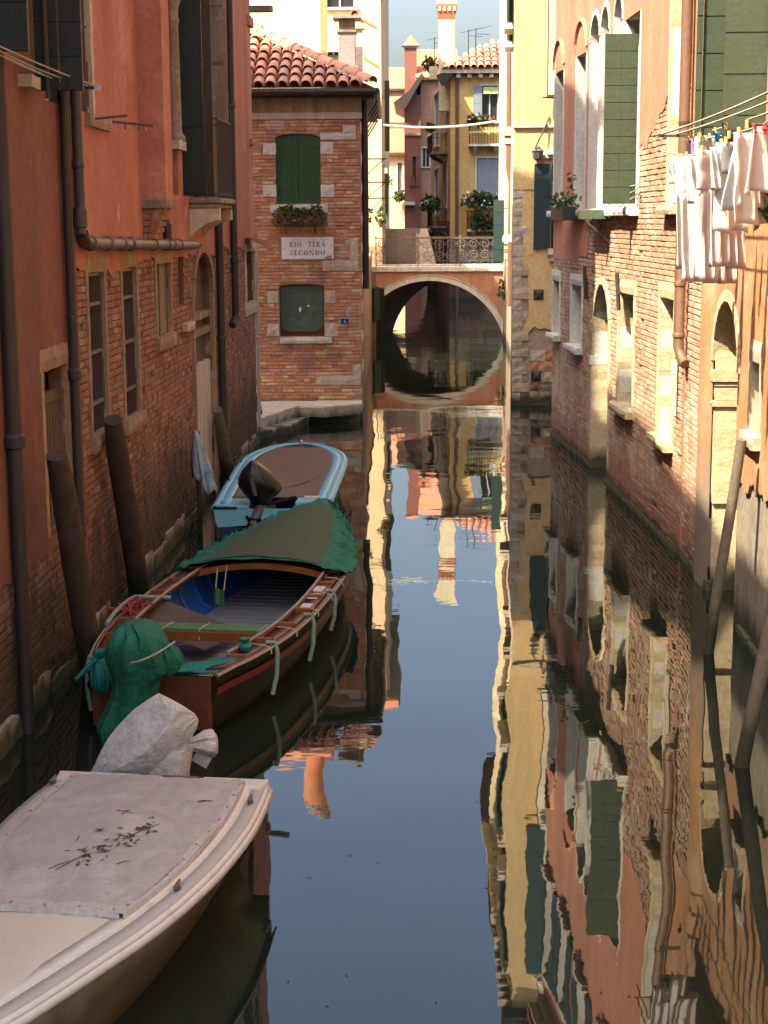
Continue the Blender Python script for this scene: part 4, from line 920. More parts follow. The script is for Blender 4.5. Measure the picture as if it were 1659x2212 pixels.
# low wall from the corner house to the bridge
GW = Wall((-1.29, 42.2), (-1.53, 58.0), (1, 0)); gw = empty('garden_wall', GW.p(8, 0), 'low tan wall between the corner house and the bridge', 'wall')
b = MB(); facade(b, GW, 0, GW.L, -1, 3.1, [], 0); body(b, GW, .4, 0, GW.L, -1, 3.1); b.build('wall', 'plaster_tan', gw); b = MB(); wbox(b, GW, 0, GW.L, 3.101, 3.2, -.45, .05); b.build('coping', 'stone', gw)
# stone landing
ld = empty('stone_landing', (-2, 33.6, 0), 'worn stone landing steps at the foot of the corner house', 'landing')
PT = Wall((-6.5, 0), (2, 0), (0, -1))
def slab(name, poly, z0, z1, mat='stone', seed=0):
    pts = []
    for i in range(len(poly)):
        a, b = V(poly[i]), V(poly[(i + 1) % len(poly)])
        n = max(1, int((b - a).length / .14))
        for k in range(n): q = a.lerp(b, k / n); pts.append(V((q.x + ns(q.x * 4, q.y * 4, seed) * .035, q.y + ns(q.x * 4, q.y * 4, seed + 5) * .035, 0)))
    mb = MB(); top = [p + V((0, 0, z1 + ns(p.x * 2, p.y * 2, 3) * .015)) for p in pts]; mid = [p * 1.0 + V((0, 0, z1 - .03)) for p in pts]
    cen = sum(pts, V((0, 0, 0))) / len(pts); inn = [p.lerp(cen, .02) + V((0, 0, z1 + .004)) for p in pts]
    bot = [p.lerp(cen, .05) + V((0, 0, z0)) for p in pts]; n = len(pts)
    mb.add(inn + mid + bot, [tuple(range(n))] + [(i, (i + 1) % n, n + (i + 1) % n, n + i) for i in range(n)] + [(n + i, n + (i + 1) % n, 2 * n + (i + 1) % n, 2 * n + i) for i in range(n)])
    return mb.build(name, mat, ld)
g = [onZ(u, v, .385) for u, v in ((560, 905), (640, 878), (700, 880), (782, 873))]
slab('slab', [(-3.1, 34.62), (g[0].x, g[0].y), (g[1].x, g[1].y), (-2.1, 34.62)], .17, .385, seed=1)
slab('slab', [(-2.08, 34.62), (g[1].x + .03, g[1].y), (g[2].x, g[2].y), (g[3].x, g[3].y), (hx1, 34.62)], .17, .395, seed=2)
g = [onZ(u, v, .17) for u, v in ((556, 932), (628, 918), (668, 898))]
slab('step', [(-3.2, 33.4), (g[0].x, g[0].y), (g[1].x, g[1].y), (g[2].x, g[2].y), (-2.2, 33.5)], -.05, .165, seed=3)
mb = MB(); mb.hexa([(-3.1, 33.9, -.6), (hx1 - .05, 33.9, -.6), (hx1 - .05, HY, -.6), (-3.1, HY, -.6), (-3.1, 33.9, .17), (hx1 - .05, 33.9, .17), (hx1 - .05, HY, .17), (-3.1, HY, .17)]); mb.build('footing', 'stone_algae', ld)
mb = MB(); mb.hexa([(-9, 31.0, -.6), (-3.06, 31.0, -.6), (-3.06, HY, -.6), (-9, HY, -.6), (-9, 31.0, .38), (-3.06, 31.0, .38), (-3.06, HY, .38), (-9, HY, .38)]); mb.build('quay', 'stone', kind='structure')
mb = MB(); a = onZ(568, 935, 0); mb.tube([a, a + V((-.10, 0, .75))], .05, 8); mb.build('mooring_stake', 'pole_wood', None, 'short dark stake leaning at the landing steps', 'stake', smooth=True)
# side fittings
p = [HWS.p(.35, ZE - .2, .09), HWS.p(.35, 4, .09), HWS.p(.35, 2.75, .09)]; vpipe('downpipe', None, 'pipe_dark', p, .07, 'dark rusty downpipe on the corner of the brick house', 'pipe')
for k, (a, zc_) in enumerate(((1.6, 4.6), (4.6, 4.6))):
    shutter_leaf('shutter', ch, 'shutter_olive', HWS.p(a, zc_ - .1, .02), HWS.n * .10, V((0, 0, 1.6)), 4, nrm=HWS.t)
    b = MB(); wbox(b, HWS, a + .1, a + .95, zc_ - .15, zc_ + 1.5, -.0, .006); b.build('window_pane', 'glass', ch); b = MB(); rough_slab(b, HWS, a, a + 1.05, zc_ - .27, zc_ - .15, 0, .12, k); b.build('sill', 'stone', ch)
for k in range(5):
    a = .5 + k * 1.6; b = MB(); b.bar(HWS.p(a, ZE - .75, .01), HWS.p(a, ZE - .2, .36), .035, .035); b.bar(HWS.p(a, ZE - .75, .01), HWS.p(a, ZE - .2, .01), .03, .03); b.build('eave_bracket', 'iron', ch)
for (yy, zz, ln) in ((2.6, 5.55, .55), (5.2, 5.1, .6), (7.2, 4.75, .55)):
    b = MB(); b.bar(HWS.p(yy, zz, 0), HWS.p(yy, zz, ln), .03, .03); b.bar(HWS.p(yy, zz - .45, 0), HWS.p(yy, zz, ln * .9), .02, .02); b.build('washing_arm', 'iron', ch)
def bush(name, c, rx, ry, rz, n, sz, label, seed=1, pot=True, fl=None, group=None, mat='leaf'):
    e = empty(name, V(c) - V((0, 0, rz)), label, 'plant', group); r = random.Random(seed); c = V(c)
    if pot: b = MB(); b.lathe(c - V((0, 0, rz * 1.1)), [(rx * .35, 0), (rx * .5, rz * .6), (rx * .55, rz * .62), (rx * .45, rz * .7)], 10); b.build('pot', 'soil_pot', e)
    b = MB(); leaves(b, c, rx, ry, rz, n, sz, r); b.build('foliage', mat, e)
    for m_ in fl or ():
        b = MB(); leaves(b, c + V((0, -ry * .2, rz * .2)), rx, ry, rz * .9, max(6, n // 8), sz * .8, r); b.build('flowers', m_, e, kind='stuff')
    return e
q = onX(803, 468, -1.2); bush('potted_plant', (-1.28, 41.0, HWS.z(800, 470)), .22, .4, .26, 130, .12, 'bushy plant hanging on the side of the brick house over the canal', 3)
q = onY(822, 468, 44.5); bush('potted_plant', q, .16, .3, .26, 110, .11, 'round green plant on a bracket beside the canal opening', 4)
# chimneys on the corner house
cgy = empty('chimney_stack', onY(749, 178, 38.2), 'grey rendered chimney with a flat slab cap on the brick house roof', 'chimney')
a = onY(731, 100, 38.0); b2 = onY(767, 100, 38.0); zt_ = onY(749, 40, 38).z
b = MB(); b.box((a.x, 38.0, 6.9), (b2.x, 38.5, zt_ - .30)); b.build('shaft', 'grey_chimney', cgy, bevel=.01)
b = MB(); b.box((a.x - .03, 37.97, zt_ - .30), (b2.x + .03, 38.53, zt_ - .24)); b.box((a.x + .01, 38.01, zt_ - .24), (b2.x - .01, 38.49, zt_)); b.build('neck', 'stone_dirty', cgy)
c0, c1 = onY(718, 40, 37.9).x, onY(779, 40, 37.9).x
b = MB(); b.box((c0, 37.88, zt_), (c1, 38.62, zt_ + .055)); b.build('cap_slab', 'slate', cgy)
mbt = half_tile(.09, .08, .5); cc = onY(766, 27, 38.1)
b = MB(); b.add([V((cc.x + q.x, 38.0 + q.y, zt_ + .06 + q.z * 1.6)) for q in mbt.v], mbt.f); b.build('ridge_tile', 'terracotta', cgy)
b = MB(); b.box((a.x + .02, 37.96, zt_ - 1.45), (b2.x - .02, 38.0, zt_ - 1.38)); b.box((a.x - .1, 37.7, 6.9), (a.x + .2, 38.0, 7.4)); b.build('flashing', 'slate', cgy)
cwh = empty('chimney_pillar', onY(775, 185, 38.9), 'slender white pillar chimney with a tiled cap behind the grey chimney', 'chimney')
a = onY(768.5, 100, 38.9); b2 = onY(783, 100, 38.9); zt_ = onY(775, 62, 38.9).z
b = MB(); b.box((a.x, 38.9, 6.6), (b2.x, 39.15, zt_)); b.build('shaft', 'stone_white', cwh); b = MB(); b.box((a.x - .05, 38.85, zt_), (b2.x + .05, 39.2, zt_ + .12)); b.box((a.x - .02, 38.88, zt_ + .12), (b2.x + .02, 39.18, zt_ + .26)); b.build('capital', 'stone', cwh)
b = MB(); q = onY(776, 42, 38.9); b.add([V((q.x - .02 + (p.y) * .85, 38.95 + p.x * 1.2, q.z + .02 - p.y * .48 + p.z)) for p in mbt.v], mbt.f); b.build('cap_tile', 'terracotta', cwh)
sc2 = empty('chimney_pot', onY(796, 185, 40.5), 'small terracotta-capped chimney low on the brick house roof edge', 'chimney')
a = onY(787, 150, 40.5); b2 = onY(797, 150, 40.5); b = MB(); b.box((a.x, 40.5, 6.6), (b2.x, 40.8, onY(790, 140, 40.5).z)); b.build('shaft', 'stone', sc2)
b = MB(); q = onY(786, 128, 40.5); b.add([V((q.x + (p.y) * .75, 40.6 + p.x * 1.2, q.z - p.y * .45 + p.z)) for p in mbt.v], mbt.f); b.build('cap_tile', 'terracotta', sc2)
# ---------------------------------------------------------------- generic simple house for the background
def house(name, label, w, dep, z0, z1, mat, wins=(), trim='stone_white', roof=True, cat='house', shutters=None, eave=.35, glass='glass', ends=None):
    """wins: (u0,u1,v0,v1) in the picture or a dict already on the wall"""
    e = empty(name, w.p(w.L / 2, 0, 0), label, cat)
    ops = [x if isinstance(x, dict) else dict(s0=min(w.s(x[0], (x[2] + x[3]) / 2), w.s(x[1], (x[2] + x[3]) / 2)), s1=max(w.s(x[0], (x[2] + x[3]) / 2), w.s(x[1], (x[2] + x[3]) / 2)), z0=w.z((x[0] + x[1]) / 2, x[3]), z1=w.z((x[0] + x[1]) / 2, x[2]), rise=0, depth=.18) for x in wins]
    mb = MB(); rv = Rev(); facade(mb, w, 0, w.L, z0, z1, ops, 0, reveal=rv); mb.build('wall', mat, e); rv.build('reveal', trim, e)
    mb = body(MB(), w, dep, 0, w.L, z0, z1); mb.build('side_wall', ends or mat, e)
    for o in ops:
        b = MB(); back(b, w, o); win = b.build('window', glass, e)
        b = MB(); c = (o['s0'] + o['s1']) / 2
        for (a0, a1) in ((o['s0'], o['s0'] + .05), (c - .03, c + .03), (o['s1'] - .05, o['s1'])): wbox(b, w, a0, a1, o['z0'], o['z1'], -.17, -.13)
        b.build('frame', trim, win)
        b = MB(); t = .1
        for (a0, a1, b0, b1) in ((o['s0'] - t, o['s0'], o['z0'], o['z1']), (o['s1'], o['s1'] + t, o['z0'], o['z1']), (o['s0'] - t, o['s1'] + t, o['z1'], o['z1'] + t)): wbox(b, w, a0, a1, b0, b1, -.01, .035)
        b.build('trim', trim, win)
        b = MB(); wbox(b, w, o['s0'] - t - .04, o['s1'] + t + .04, o['z0'] - .1, o['z0'], -.01, .1); b.build('sill', trim, win)
        if shutters:
            for sd in (-1, 1):
                x = o['s0'] - .03 if sd < 0 else o['s1'] + .03
                shutter_leaf('shutter', e, shutters, w.p(x, o['z0'], .05), w.t * sd * (o['s1'] - o['s0']) * .5, V((0, 0, o['z1'] - o['z0'])), 4, nrm=w.n)
    if roof:
        b = MB(); wbox(b, w, -eave, w.L + eave, z1, z1 + .12, -dep - eave, eave); b.build('eaves', trim, e)
        b = MB(); b.prism([w.p(-eave, z1 + .121, eave + .1), w.p(-eave, z1 + .2, eave + .1), w.p(-eave, z1 + .3 + dep * .22, -dep / 2), w.p(-eave, z1 + .2, -dep - eave), w.p(-eave, z1 + .121, -dep - eave)], w.t * (w.L + 2 * eave)); b.build('roof', 'terracotta', e)
    return e

# tall cream house behind the corner house: two fronts
CYF = 62.0
cxr = onY(829, 100, CYF).x; cxm = onY(692, 100, CYF).x
CF = Wall((cxm, CYF), (cxr, CYF), (0, -1))
tc = house('tall_house', 'tall cream house with white window frames rising behind the tiled roof', CF, 12, -1, 14.3, 'plaster_cream', [(701, 766, -60, 16), (704, 737, 112, 176), (706, 737, 240, 300)], roof=True)
for k in range(3):
    b = MB(); b.tube([CF.p(CF.s(697 + k * .1, 60), 13 - k, .02), CF.p(CF.s(700, 60), 8.4, .02)], .006, 4); b.build('cable', 'cable_white', tc) if k == 0 else None
b = MB(); wbox(b, CF, CF.L - .10, CF.L + .02, -1, 14.2, .0, .05); b.build('corner_strip', 'pipe_brown', tc)
s_ = CF.s(705, 140); shutter_leaf('shutter', tc, 'board_green', CF.p(CF.s(711, 145), CF.z(720, 176), -.1), CF.t * .55, V((0, 0, CF.z(720, 118) - CF.z(720, 176))), 5, nrm=CF.n, horizontal=False)
cx2 = onY(692, 100, 49.0).x; CF2 = Wall((-9.5, 49.0), (cx2, 49.0), (0, -1))
th2 = house('tall_house', 'sunlit ivory plastered house front left of the grey chimney', CF2, 4.2, -1, 12.0, 'plaster_ivory', [], eave=.12)
b = MB(); b.box((-9.5, 53.25, -1), (-3.36, 57.6, 12.0)); b.box((-9.5, 53.25, 12.0), (-3.30, 57.7, 12.15)); b.build('shade_block', 'plaster_ivory', th2)  # unseen block added behind the ivory house to shade the bridge
# its canal side, with shutters and fittings
CS = Wall((cxr, CYF + .1), (-1.75, 80), (1, 0))
for k, (a, z) in enumerate(((.8, 6.8), (.8, 4.3), (6.2, 7.0), (6.2, 4.2))):
    shutter_leaf('shutter', tc, 'shutter_dark', CS.p(a, z, .02), CS.n * (.20 if z > 6 else .12), V((0, 0, 2.6 if z > 6 else 1.7)), 4, nrm=CS.t)
sm = MB(); facade(sm, CS, 0, CS.L, -1, 13.5, [], .004); sm.build('canal_wall', 'plaster_worn', tc)
b = MB(); wbox(b, CS, -.2, .5, 5.95, 6.15, 0, .1); b.build('string_course', 'stone', tc)
q = onY(836, 391, 64); bush('hanging_plant', q, .2, .24, .2, 120, .11, 'dark round plant hanging over the canal before the cream houses', 8, pot=False)
b = MB(); b.bar(CS.p(2.0, q.z - .65, 0), V((q.x + .6, 64, q.z - .65)), .025, .025); b.bar(V((q.x - .15, 64, q.z)), V((q.x - .15, 64, q.z - 1.5)), .04, .04); b.build('washing_frame', 'iron', tc)
# roof chimney above the picture, seen in the water
px = -3.22
rc = empty('chimney_stack', (px, 50.2, 11.9), 'round orange chimney on the ivory house, mirrored in the canal', 'chimney')
px = -3.22
b = MB(); b.lathe((px, 50.2, 12.3), [(.33, 0), (.33, 2.1)], 14); b.build('shaft', 'chimney_orange', rc, smooth=True); b = MB(); b.lathe((px, 50.2, 11.9), [(.40, 0), (.40, .7), (.33, .71)], 14); b.build('base', 'stone', rc, smooth=True); b = MB(); b.lathe((px, 50.2, 14.4), [(.36, 0), (.36, .14)], 14); b.build('cap', 'slate', rc)

# ---------------------------------------------------------------- bridge
BY = 58.1
bx = onY(927.5, 700, BY).x; by0, by1 = BY, BY + 4.4; SKW = 1.3
br = empty('footbridge', (bx, BY, 0), 'arched orange footbridge with white stone rim and wrought iron railing', 'bridge')
HWD, RISE = 2.67, 2.11; RR = (HWD ** 2 + RISE ** 2) / (2 * RISE); zc = RISE - RR
zdk = onY(940, 576, BY).z; xl, xr = -3.2, onY(1096, 650, BY).x + .9
def arc(r, n=28):
    a0 = math.acos(max(-1, min(1, HWD / RR))) if False else math.asin(max(-1, -zc / r)) if abs(zc) < r else 0
    return [(bx + r * math.cos(t), zc + r * math.sin(t)) for t in [lerp(a0 - .06, math.pi - a0 + .06, k / n) for k in range(n + 1)]]
inn = arc(RR); mb = MB()
for (y, k_) in ((by0, 0), (by1, SKW)):
    for (x0, z0), (x1, z1) in zip(inn, inn[1:]): mb.quad((x0 + k_, y, z0), (x1 + k_, y, z1), (x1 + k_, y, zdk - .12), (x0 + k_, y, zdk - .12))
    mb.quad((xl, y, -1), (inn[-1][0] + k_, y, -1), (inn[-1][0] + k_, y, zdk - .12), (xl, y, zdk - .12)); mb.quad((inn[0][0] + k_, y, -1), (xr + k_, y, -1), (xr + k_, y, zdk - .12), (inn[0][0] + k_, y, zdk - .12))
    mb.build('spandrel', 'plaster_bridge', br); mb = MB()
mb = MB()
for (x0, z0), (x1, z1) in zip(inn, inn[1:]): mb.quad((x0, by0, z0), (x1, by0, z1), (x1 + SKW, by1, z1), (x0 + SKW, by1, z0))
mb.build('vault', 'mortar_left', br)
a_ = arc(RR - .015, 22); b_ = arc(RR + .17, 22)
for k in range(22):
    P = [a_[k], a_[k + 1], b_[k + 1], b_[k]]; c = V((sum(p[0] for p in P) / 4, 0, sum(p[1] for p in P) / 4))
    mb = MB(); mb.prism([V((lerp(c.x, p[0], .985), BY - .05, lerp(c.z, p[1], .985))) for p in P], (0, .09, 0)); mb.build('arch_stone', 'stone_white', br)
mb = MB(); o_ = arc(RR + .17, 22); q_ = arc(RR + .21, 22)
for k in range(22): mb.prism([V((p[0], BY - .07, p[1])) for p in (o_[k], o_[k + 1], q_[k + 1], q_[k])], (0, .11, 0))
mb.build('arch_moulding', 'stone', br)
us = [813, 855, 905, 965, 1030, 1096]
for k in range(5):
    x0, x1 = onY(us[k], 580, BY).x, onY(us[k + 1], 580, BY).x; mb = MB(); mb.box((x0 + .004, BY - .09, zdk - .17), (x1 - .004, BY + .3, zdk)); mb.build('kerb_stone', 'stone_white', br, bevel=.01)
mb = MB(); mb.box((xl, BY + .3, zdk - .2), (xr, by1, zdk - .02)); mb.build('deck', 'stone', br)
mb = MB(); mb.box((xl, BY - .05, zdk - .17), (onY(813, 580, BY).x, BY + .3, zdk)); mb.build('kerb_stone', 'stone', br)
zt_ = onY(900, 515, BY).z; x0, x1 = onY(812, 540, BY).x, onY(1085, 540, BY).x; yr = BY + .05
rl = MB(); rl.bar((x0, yr, zt_), (x1, yr, zt_), .045, .03); rl.bar((x0, yr, zdk + .05), (x1, yr, zdk + .05), .03, .02); rl.bar((x0, yr, zdk + .22), (x1, yr, zdk + .22), .02, .015); rail = rl.build('railing', 'iron_pale', br)
npan = 3
for k in range(npan + 1):
    x = lerp(x0, x1, k / npan)
    if k == npan: x = x1
    mb = MB(); mb.bar((x, yr, zdk), (x, yr, zt_ + .03), .035, .035); mb.lathe((x, yr, zt_ + .03), [(.03, 0), (.035, .03), (.0, .07)], 8); mb.build('post', 'iron_pale', rail)
def spiral(c, r, turns, sgn, ph): 
    n = 16; return [V((c[0] + sgn * r * (1 - t * .85) * math.cos(ph + turns * 6.283 * t), yr, c[1] + r * (1 - t * .85) * math.sin(ph + turns * 6.283 * t))) for t in [i / n for i in range(n + 1)]]
zc1, zc2 = zdk + .22, zt_
cell = (zc2 - zc1) / 2
nx = int((x1 - x0) / (cell * 1.0))
for i in range(nx):
    xc = x0 + (i + .5) * (x1 - x0) / nx; hx = (x1 - x0) / nx / 2
    for j in range(2):
        zc_ = zc1 + (j + .5) * cell; mb = MB(); mb.tube(spiral((xc, zc_), cell * .43, 1.6, 1 if (i + j) % 2 else -1, i * .8), .013, 4); 
        mb.bar((xc - hx, yr, zc_), (xc, yr, zc_ + cell / 2), .012, .012); mb.bar((xc, yr, zc_ + cell / 2), (xc + hx, yr, zc_), .012, .012); mb.bar((xc - hx, yr, zc_), (xc, yr, zc_ - cell / 2), .012, .012); mb.bar((xc, yr, zc_ - cell / 2), (xc + hx, yr, zc_), .012, .012)
        mb.build('scroll', 'iron_pale', rail)
    mb = MB(); mb.tube([V((xc + hx * .9 * math.cos(t), yr, zdk + .06 + .15 * math.sin(t))) for t in [math.pi * q / 6 for q in range(7)]], .008, 4); mb.build('loop', 'iron_pale', rail)
# far railing and the solid ramp wall on the left
mb = MB(); yy = by1 - .1
mb.bar((x0, yy, zt_), (x1, yy, zt_), .03, .03)
for k in range(30): x = lerp(x0, x1, k / 29); mb.bar((x, yy, zdk), (x, yy, zt_), .012, .012)
mb.build('far_railing', 'iron', br)
a = onY(827, 494, 63); b2 = onY(943, 516, 63); mb = MB(); mb.hexa([(a.x, 63, 2.5), (b2.x, 63, 2.5), (b2.x, 63.4, 2.5), (a.x, 63.4, 2.5), (a.x, 63, a.z), (b2.x - .35, 63, a.z), (b2.x - .35, 63.4, a.z), (a.x, 63.4, a.z)]); mb.build('ramp_wall', 'parapet_brown', None, 'low brown parapet wall just beyond the bridge railing', 'wall')
# bag of rubbish-green cloth beside the arch, left abutment
mb = MB(); mb.box((xl, BY - .4, -1), (onY(812, 650, BY).x, BY + .1, zdk - .2)); mb.build('abutment', 'plaster_tan', br)
g_ = onY(818, 655, BY - .35); mb = MB(); rows = []
for j in range(6):
    rows.append([V((g_.x - .22 + .42 * i / 6 + .03 * ns(i, j), BY - .42 - .04 * math.sin(i * 1.3), g_.z + .55 - 1.15 * j / 5 - .1 * ns(i * .7, j))) for i in range(7)])
mb.grid(rows); mb.build('netting', 'shutter_dark', None, 'dark green cloth hanging beside the left end of the bridge arch', 'cloth', solid=.01)

# ---------------------------------------------------------------- far houses along the canal beyond the bridge
YY = 88.6
yx0 = onY(973, 300, YY).x; YF = Wall((yx0, YY), (yx0 + 9, YY), (0, -1))
yh = house('far_house', 'yellow far house with tiled roof, bracketed eaves and flowered balconies', YF, 10, -1, onY(1000, 162, YY).z, 'plaster_goldside', [(1040, 1076, 185, 262), (1030, 1077, 342, 445)], roof=False, trim='stone_white')
YS = Wall((yx0, YY), (onY(930, 300, 104).x, 104), (-1, -.3))
zt_ = onY(1000, 155, YY).z
sm = MB(); rv = Rev(); sops = [dict(s0=2.2, s1=4.6, z0=9.1, z1=11.4, rise=0, depth=.15), dict(s0=8.0, s1=12.2, z0=8.6, z1=11.6, rise=0, depth=.15), dict(s0=2.2, s1=4.6, z0=5.0, z1=7.4, rise=0, depth=.15), dict(s0=8, s1=12.0, z0=4.6, z1=7.2, rise=0, depth=.15)]
facade(sm, YS, 0, YS.L, -1, zt_ - .1, sops, 0, reveal=rv); sm.build('side_wall', 'plaster_goldside', yh); rv.build('reveal', 'stone_white', yh)
for o in sops: b = MB(); back(b, YS, dict(o, depth=.1)); b.build('window', 'shutter_blue', yh); frame_stone(YS, yh, o, jw=.18, n0=-.02, n1=.05, lintel=.2, sill=.15, mat='stone_white', name='frame')
for k in range(14):
    b = MB(); x = yx0 + .3 + k * .58; b.box((x, YY - .42, zt_ - .32), (x + .22, YY, zt_ - .12)); b.build('eave_bracket', 'stone_white', yh)
b = MB(); b.box((yx0 - .5, YY - .55, zt_ - .11), (yx0 + 9, YY + 10, zt_ + .1)); b.build('eaves', 'stone', yh)
ridge = onY(1085, 92, YY + 4).z
b = MB(); b.add([(yx0 - .5, YY - .6, zt_ + .12), (yx0 + 9, YY - .6, zt_ + .12), (yx0 + 9, YY + 4, zt_ + .12 + 4.6 * .5), (yx0 + 4.1, YY + 4, zt_ + .12 + 4.6 * .5)], [(0, 1, 2, 3)]); b.add([(yx0 - .5, YY - .6, zt_ + .12), (yx0 + 4.1, YY + 4, zt_ + .12 + 2.3), (yx0 + 4.1, YY + 10, zt_ + .12 + 2.3), (yx0 - .5, YY + 10, zt_ + .12)], [(0, 1, 2, 3)]); yr_ = b.build('roof', 'tile_base', yh)
sl2 = V((0, 1, .5)).normalized(); tile_roof(yr_, (yx0 - .5, YY - .62, zt_ + .13), (1, 0, 0), sl2, 5.2, 3.6, lambda a, b: a > b * sl2.y - .1, pitch=.38, step=.62, top=90, r0=.175, seed=8)
shutter_leaf('shutter', yh, 'shutter_blue', YF.p(YF.s(1022, 220), YF.z(1022, 262), .05), YF.t * .46, V((0, 0, YF.z(1022, 185) - YF.z(1022, 262))), 4, nrm=YF.n)
o = (1032, 1076, 345, 447); shutter_leaf('shutter', yh, 'shutter_blue', YF.p(YF.s(1031, 400), YF.z(1050, 446), .03), YF.t * 1.15, V((0, 0, YF.z(1050, 344) - YF.z(1050, 446))), 5, nrm=YF.n, horizontal=False)
b = MB(); wbox(b, YF, YF.s(1044, 200), YF.s(1076, 200), YF.z(1060, 203), YF.z(1060, 188), .0, .12); b.build('roller_blind', 'awning_green', yh)
def balcony(parent, W, s0, s1, z, dep=.75, h=.95, mat='stone_white', bars=12):
    b = MB(); wbox(b, W, s0, s1, z - .12, z, 0, dep); sl_ = b.build('balcony_slab', mat, parent)
    for e in (s0 + .25, s1 - .45):
        b = MB(); b.prism([W.p(e, z - .121, 0), W.p(e, z - .121, dep * .8), W.p(e, z - .26, dep * .7), W.p(e, z - .55, 0)], W.t * .2); b.build('bracket', mat, sl_)
    b = MB(); b.tube([W.p(s0 + .04, z + h, 0), W.p(s0 + .04, z + h, dep - .05), W.p(s1 - .04, z + h, dep - .05), W.p(s1 - .04, z + h, 0)], .02, 5); b.build('rail', 'iron', sl_)
    for k in range(bars): e = lerp(s0 + .05, s1 - .05, k / (bars - 1)); b = MB(); b.tube([W.p(e, z, dep - .05), W.p(e, z + h, dep - .05)], .013, 4); b.build('baluster', 'iron', sl_)
    for k in range(4): b = MB(); b.tube([W.p(s0 + .04, z, dep * (k + .5) / 4), W.p(s0 + .04, z + h, dep * (k + .5) / 4)], .013, 4); b.build('baluster', 'iron', sl_)
    return sl_
balcony(yh, YF, YF.s(1012, 310), YF.s(1085, 310), YF.z(1040, 312)); balcony(yh, YF, YF.s(1008, 490), YF.s(1085, 490), YF.z(1040, 495))
balcony(yh, YS, 1.6, 5.6, YF.z(960, 325), dep=.9, mat='stone_dirty'); balcony(yh, YS, 1.6, 5.6, YF.z(960, 488), dep=.9, mat='stone_dirty')
q = YF.p(YF.s(1035, 265), YF.z(1035, 262), .6); bush('window_box', q, .75, .3, .28, 260, .22, 'flower box with red and white blooms on the upper yellow balcony', 12, pot=False, fl=('flower_red', 'flower_white'))
q = YF.p(YF.s(1040, 432), YF.z(1040, 433), .75); bush('window_box', q, 1.1, .3, .42, 420, .26, 'dense trailing greenery on the lower yellow balcony rail', 13, pot=False, fl=('flower_white',))
q = YF.p(YF.s(1045, 470), YF.z(1045, 478), .8); bush('window_box', q, .9, .3, .5, 380, .26, 'dark trailing plants hanging below the lower yellow balcony', 14, pot=False, fl=('flower_red',))
q = YS.p(3.4, YF.z(922, 440), .85); bush('window_box', q, .55, 1.4, .42, 360, .26, 'plants with white flowers on the side balcony of the yellow house', 15, pot=False, fl=('flower_white',))
q = YS.p(2.6, YF.z(925, 270), .9); bush('window_box', q, .3, .7, .22, 150, .2, 'small green box on the upper side balcony of the yellow house', 16, pot=False)
b = MB(); b.bar(YF.p(YF.s(1012, 286), YF.z(1012, 288), .9), YF.p(YF.s(1085, 283), YF.z(1085, 284), .9), .1, .12); b.build('rail_cloth', 'awning_green', None, 'pale green cloth strip along the upper yellow balcony', 'cloth')
b = MB(); b.prism([(yx0 - .75, YY - .5, zt_ - .2), (yx0 + .05, YY - .5, zt_ + .12), (yx0 + .1, YY - .5, zt_ - .3), (yx0 - .45, YY - .5, zt_ - .75)], (0, .7, 0)); b.build('gutter_corner', 'lattice', yh)
b = MB(); b.tube([YF.p(.35, zt_ - .3, .1), YF.p(.35, 4, .1), YF.p(.35, -.2, .1)], .09, 8); b.build('downpipe', 'pipe_copper', yh)
b = MB(); wbox(b, YF, -.02, YF.L, -1, 3.3, 0, .05); b.build('brick_base', 'mortar_left', yh); b = MB(); wbox(b, YF, -.05, YF.L, 2.0, 2.7, 0, .12); b.build('stone_band', 'stone_dirty', yh); b = MB(); wbox(b, YF, 1.9, 4.4, -1, 1.9, .02, .07); b.build('water_gate', 'wood_old', yh)
b = MB(); wbox(b, YS, 0, YS.L, -1, 4.2, 0, .05); b.build('dark_base', 'plaster_maroon', yh)
# tall white chimney
tcx = onY(965, 90, YY + 1.4); tch = empty('tall_chimney', (tcx.x, YY + 1.4, 12), 'tall cream chimney with a flared terracotta collar against the sky', 'chimney')
hw_ = 17.0 / (F / (YY + 1.4)); zb2 = onY(965, 45, YY + 1.4).z; zt2 = 17.4
b = MB(); b.box((tcx.x - hw_, YY + 1.4 - hw_, 10), (tcx.x + hw_, YY + 1.4 + hw_, zb2 + .03)); b.build('shaft', 'plaster_ivory', tch, bevel=.04)
prof = [(hw_ * .98, 0), (hw_ * 1.04, .15), (hw_ * 1.22, .62), (hw_ * 1.27, .70), (hw_ * 1.27, .82)]
b = MB(); rows = []
for rr_, z in prof: rows.append([V((tcx.x + sx * rr_, YY + 1.4 + sy * rr_, zb2 + z)) for sx, sy in ((-1, -1), (1, -1), (1, 1), (-1, 1))])
b.grid(rows, True); b.build('collar', 'terracotta', tch)
for k in range(4): b = MB(); x = lerp(-1, 1, (k + .5) / 4) * hw_ * 1.2; b.box((tcx.x + x - .08, YY + 1.4 - hw_ * 1.27, zb2 + .45), (tcx.x + x + .08, YY + 1.4 - hw_ * 1.05, zb2 + .68)); b.build('collar_bracket', 'stone', tch)
b = MB(); b.box((tcx.x - hw_ * 1.22, YY + 1.4 - hw_ * 1.22, zb2 + .82), (tcx.x + hw_ * 1.22, YY + 1.4 + hw_ * 1.22, zt2)); b.build('head', 'plaster_ivory', tch)
zt_ = onY(1000, 155, YY).z; b = MB(); b.box((yx0 + 1.5, YY + 5, 10), (yx0 + 4.5, YY + 8, onY(1000, 136, YY + 5).z)); b.box((tcx.x - hw_ - .5, YY + 2.0, zt_ - .2), (tcx.x - hw_ - .02, YY + 2.4, onY(945, 143, YY + 2).z)); b.build('roof_terrace_wall', 'plaster_ivory', yh)
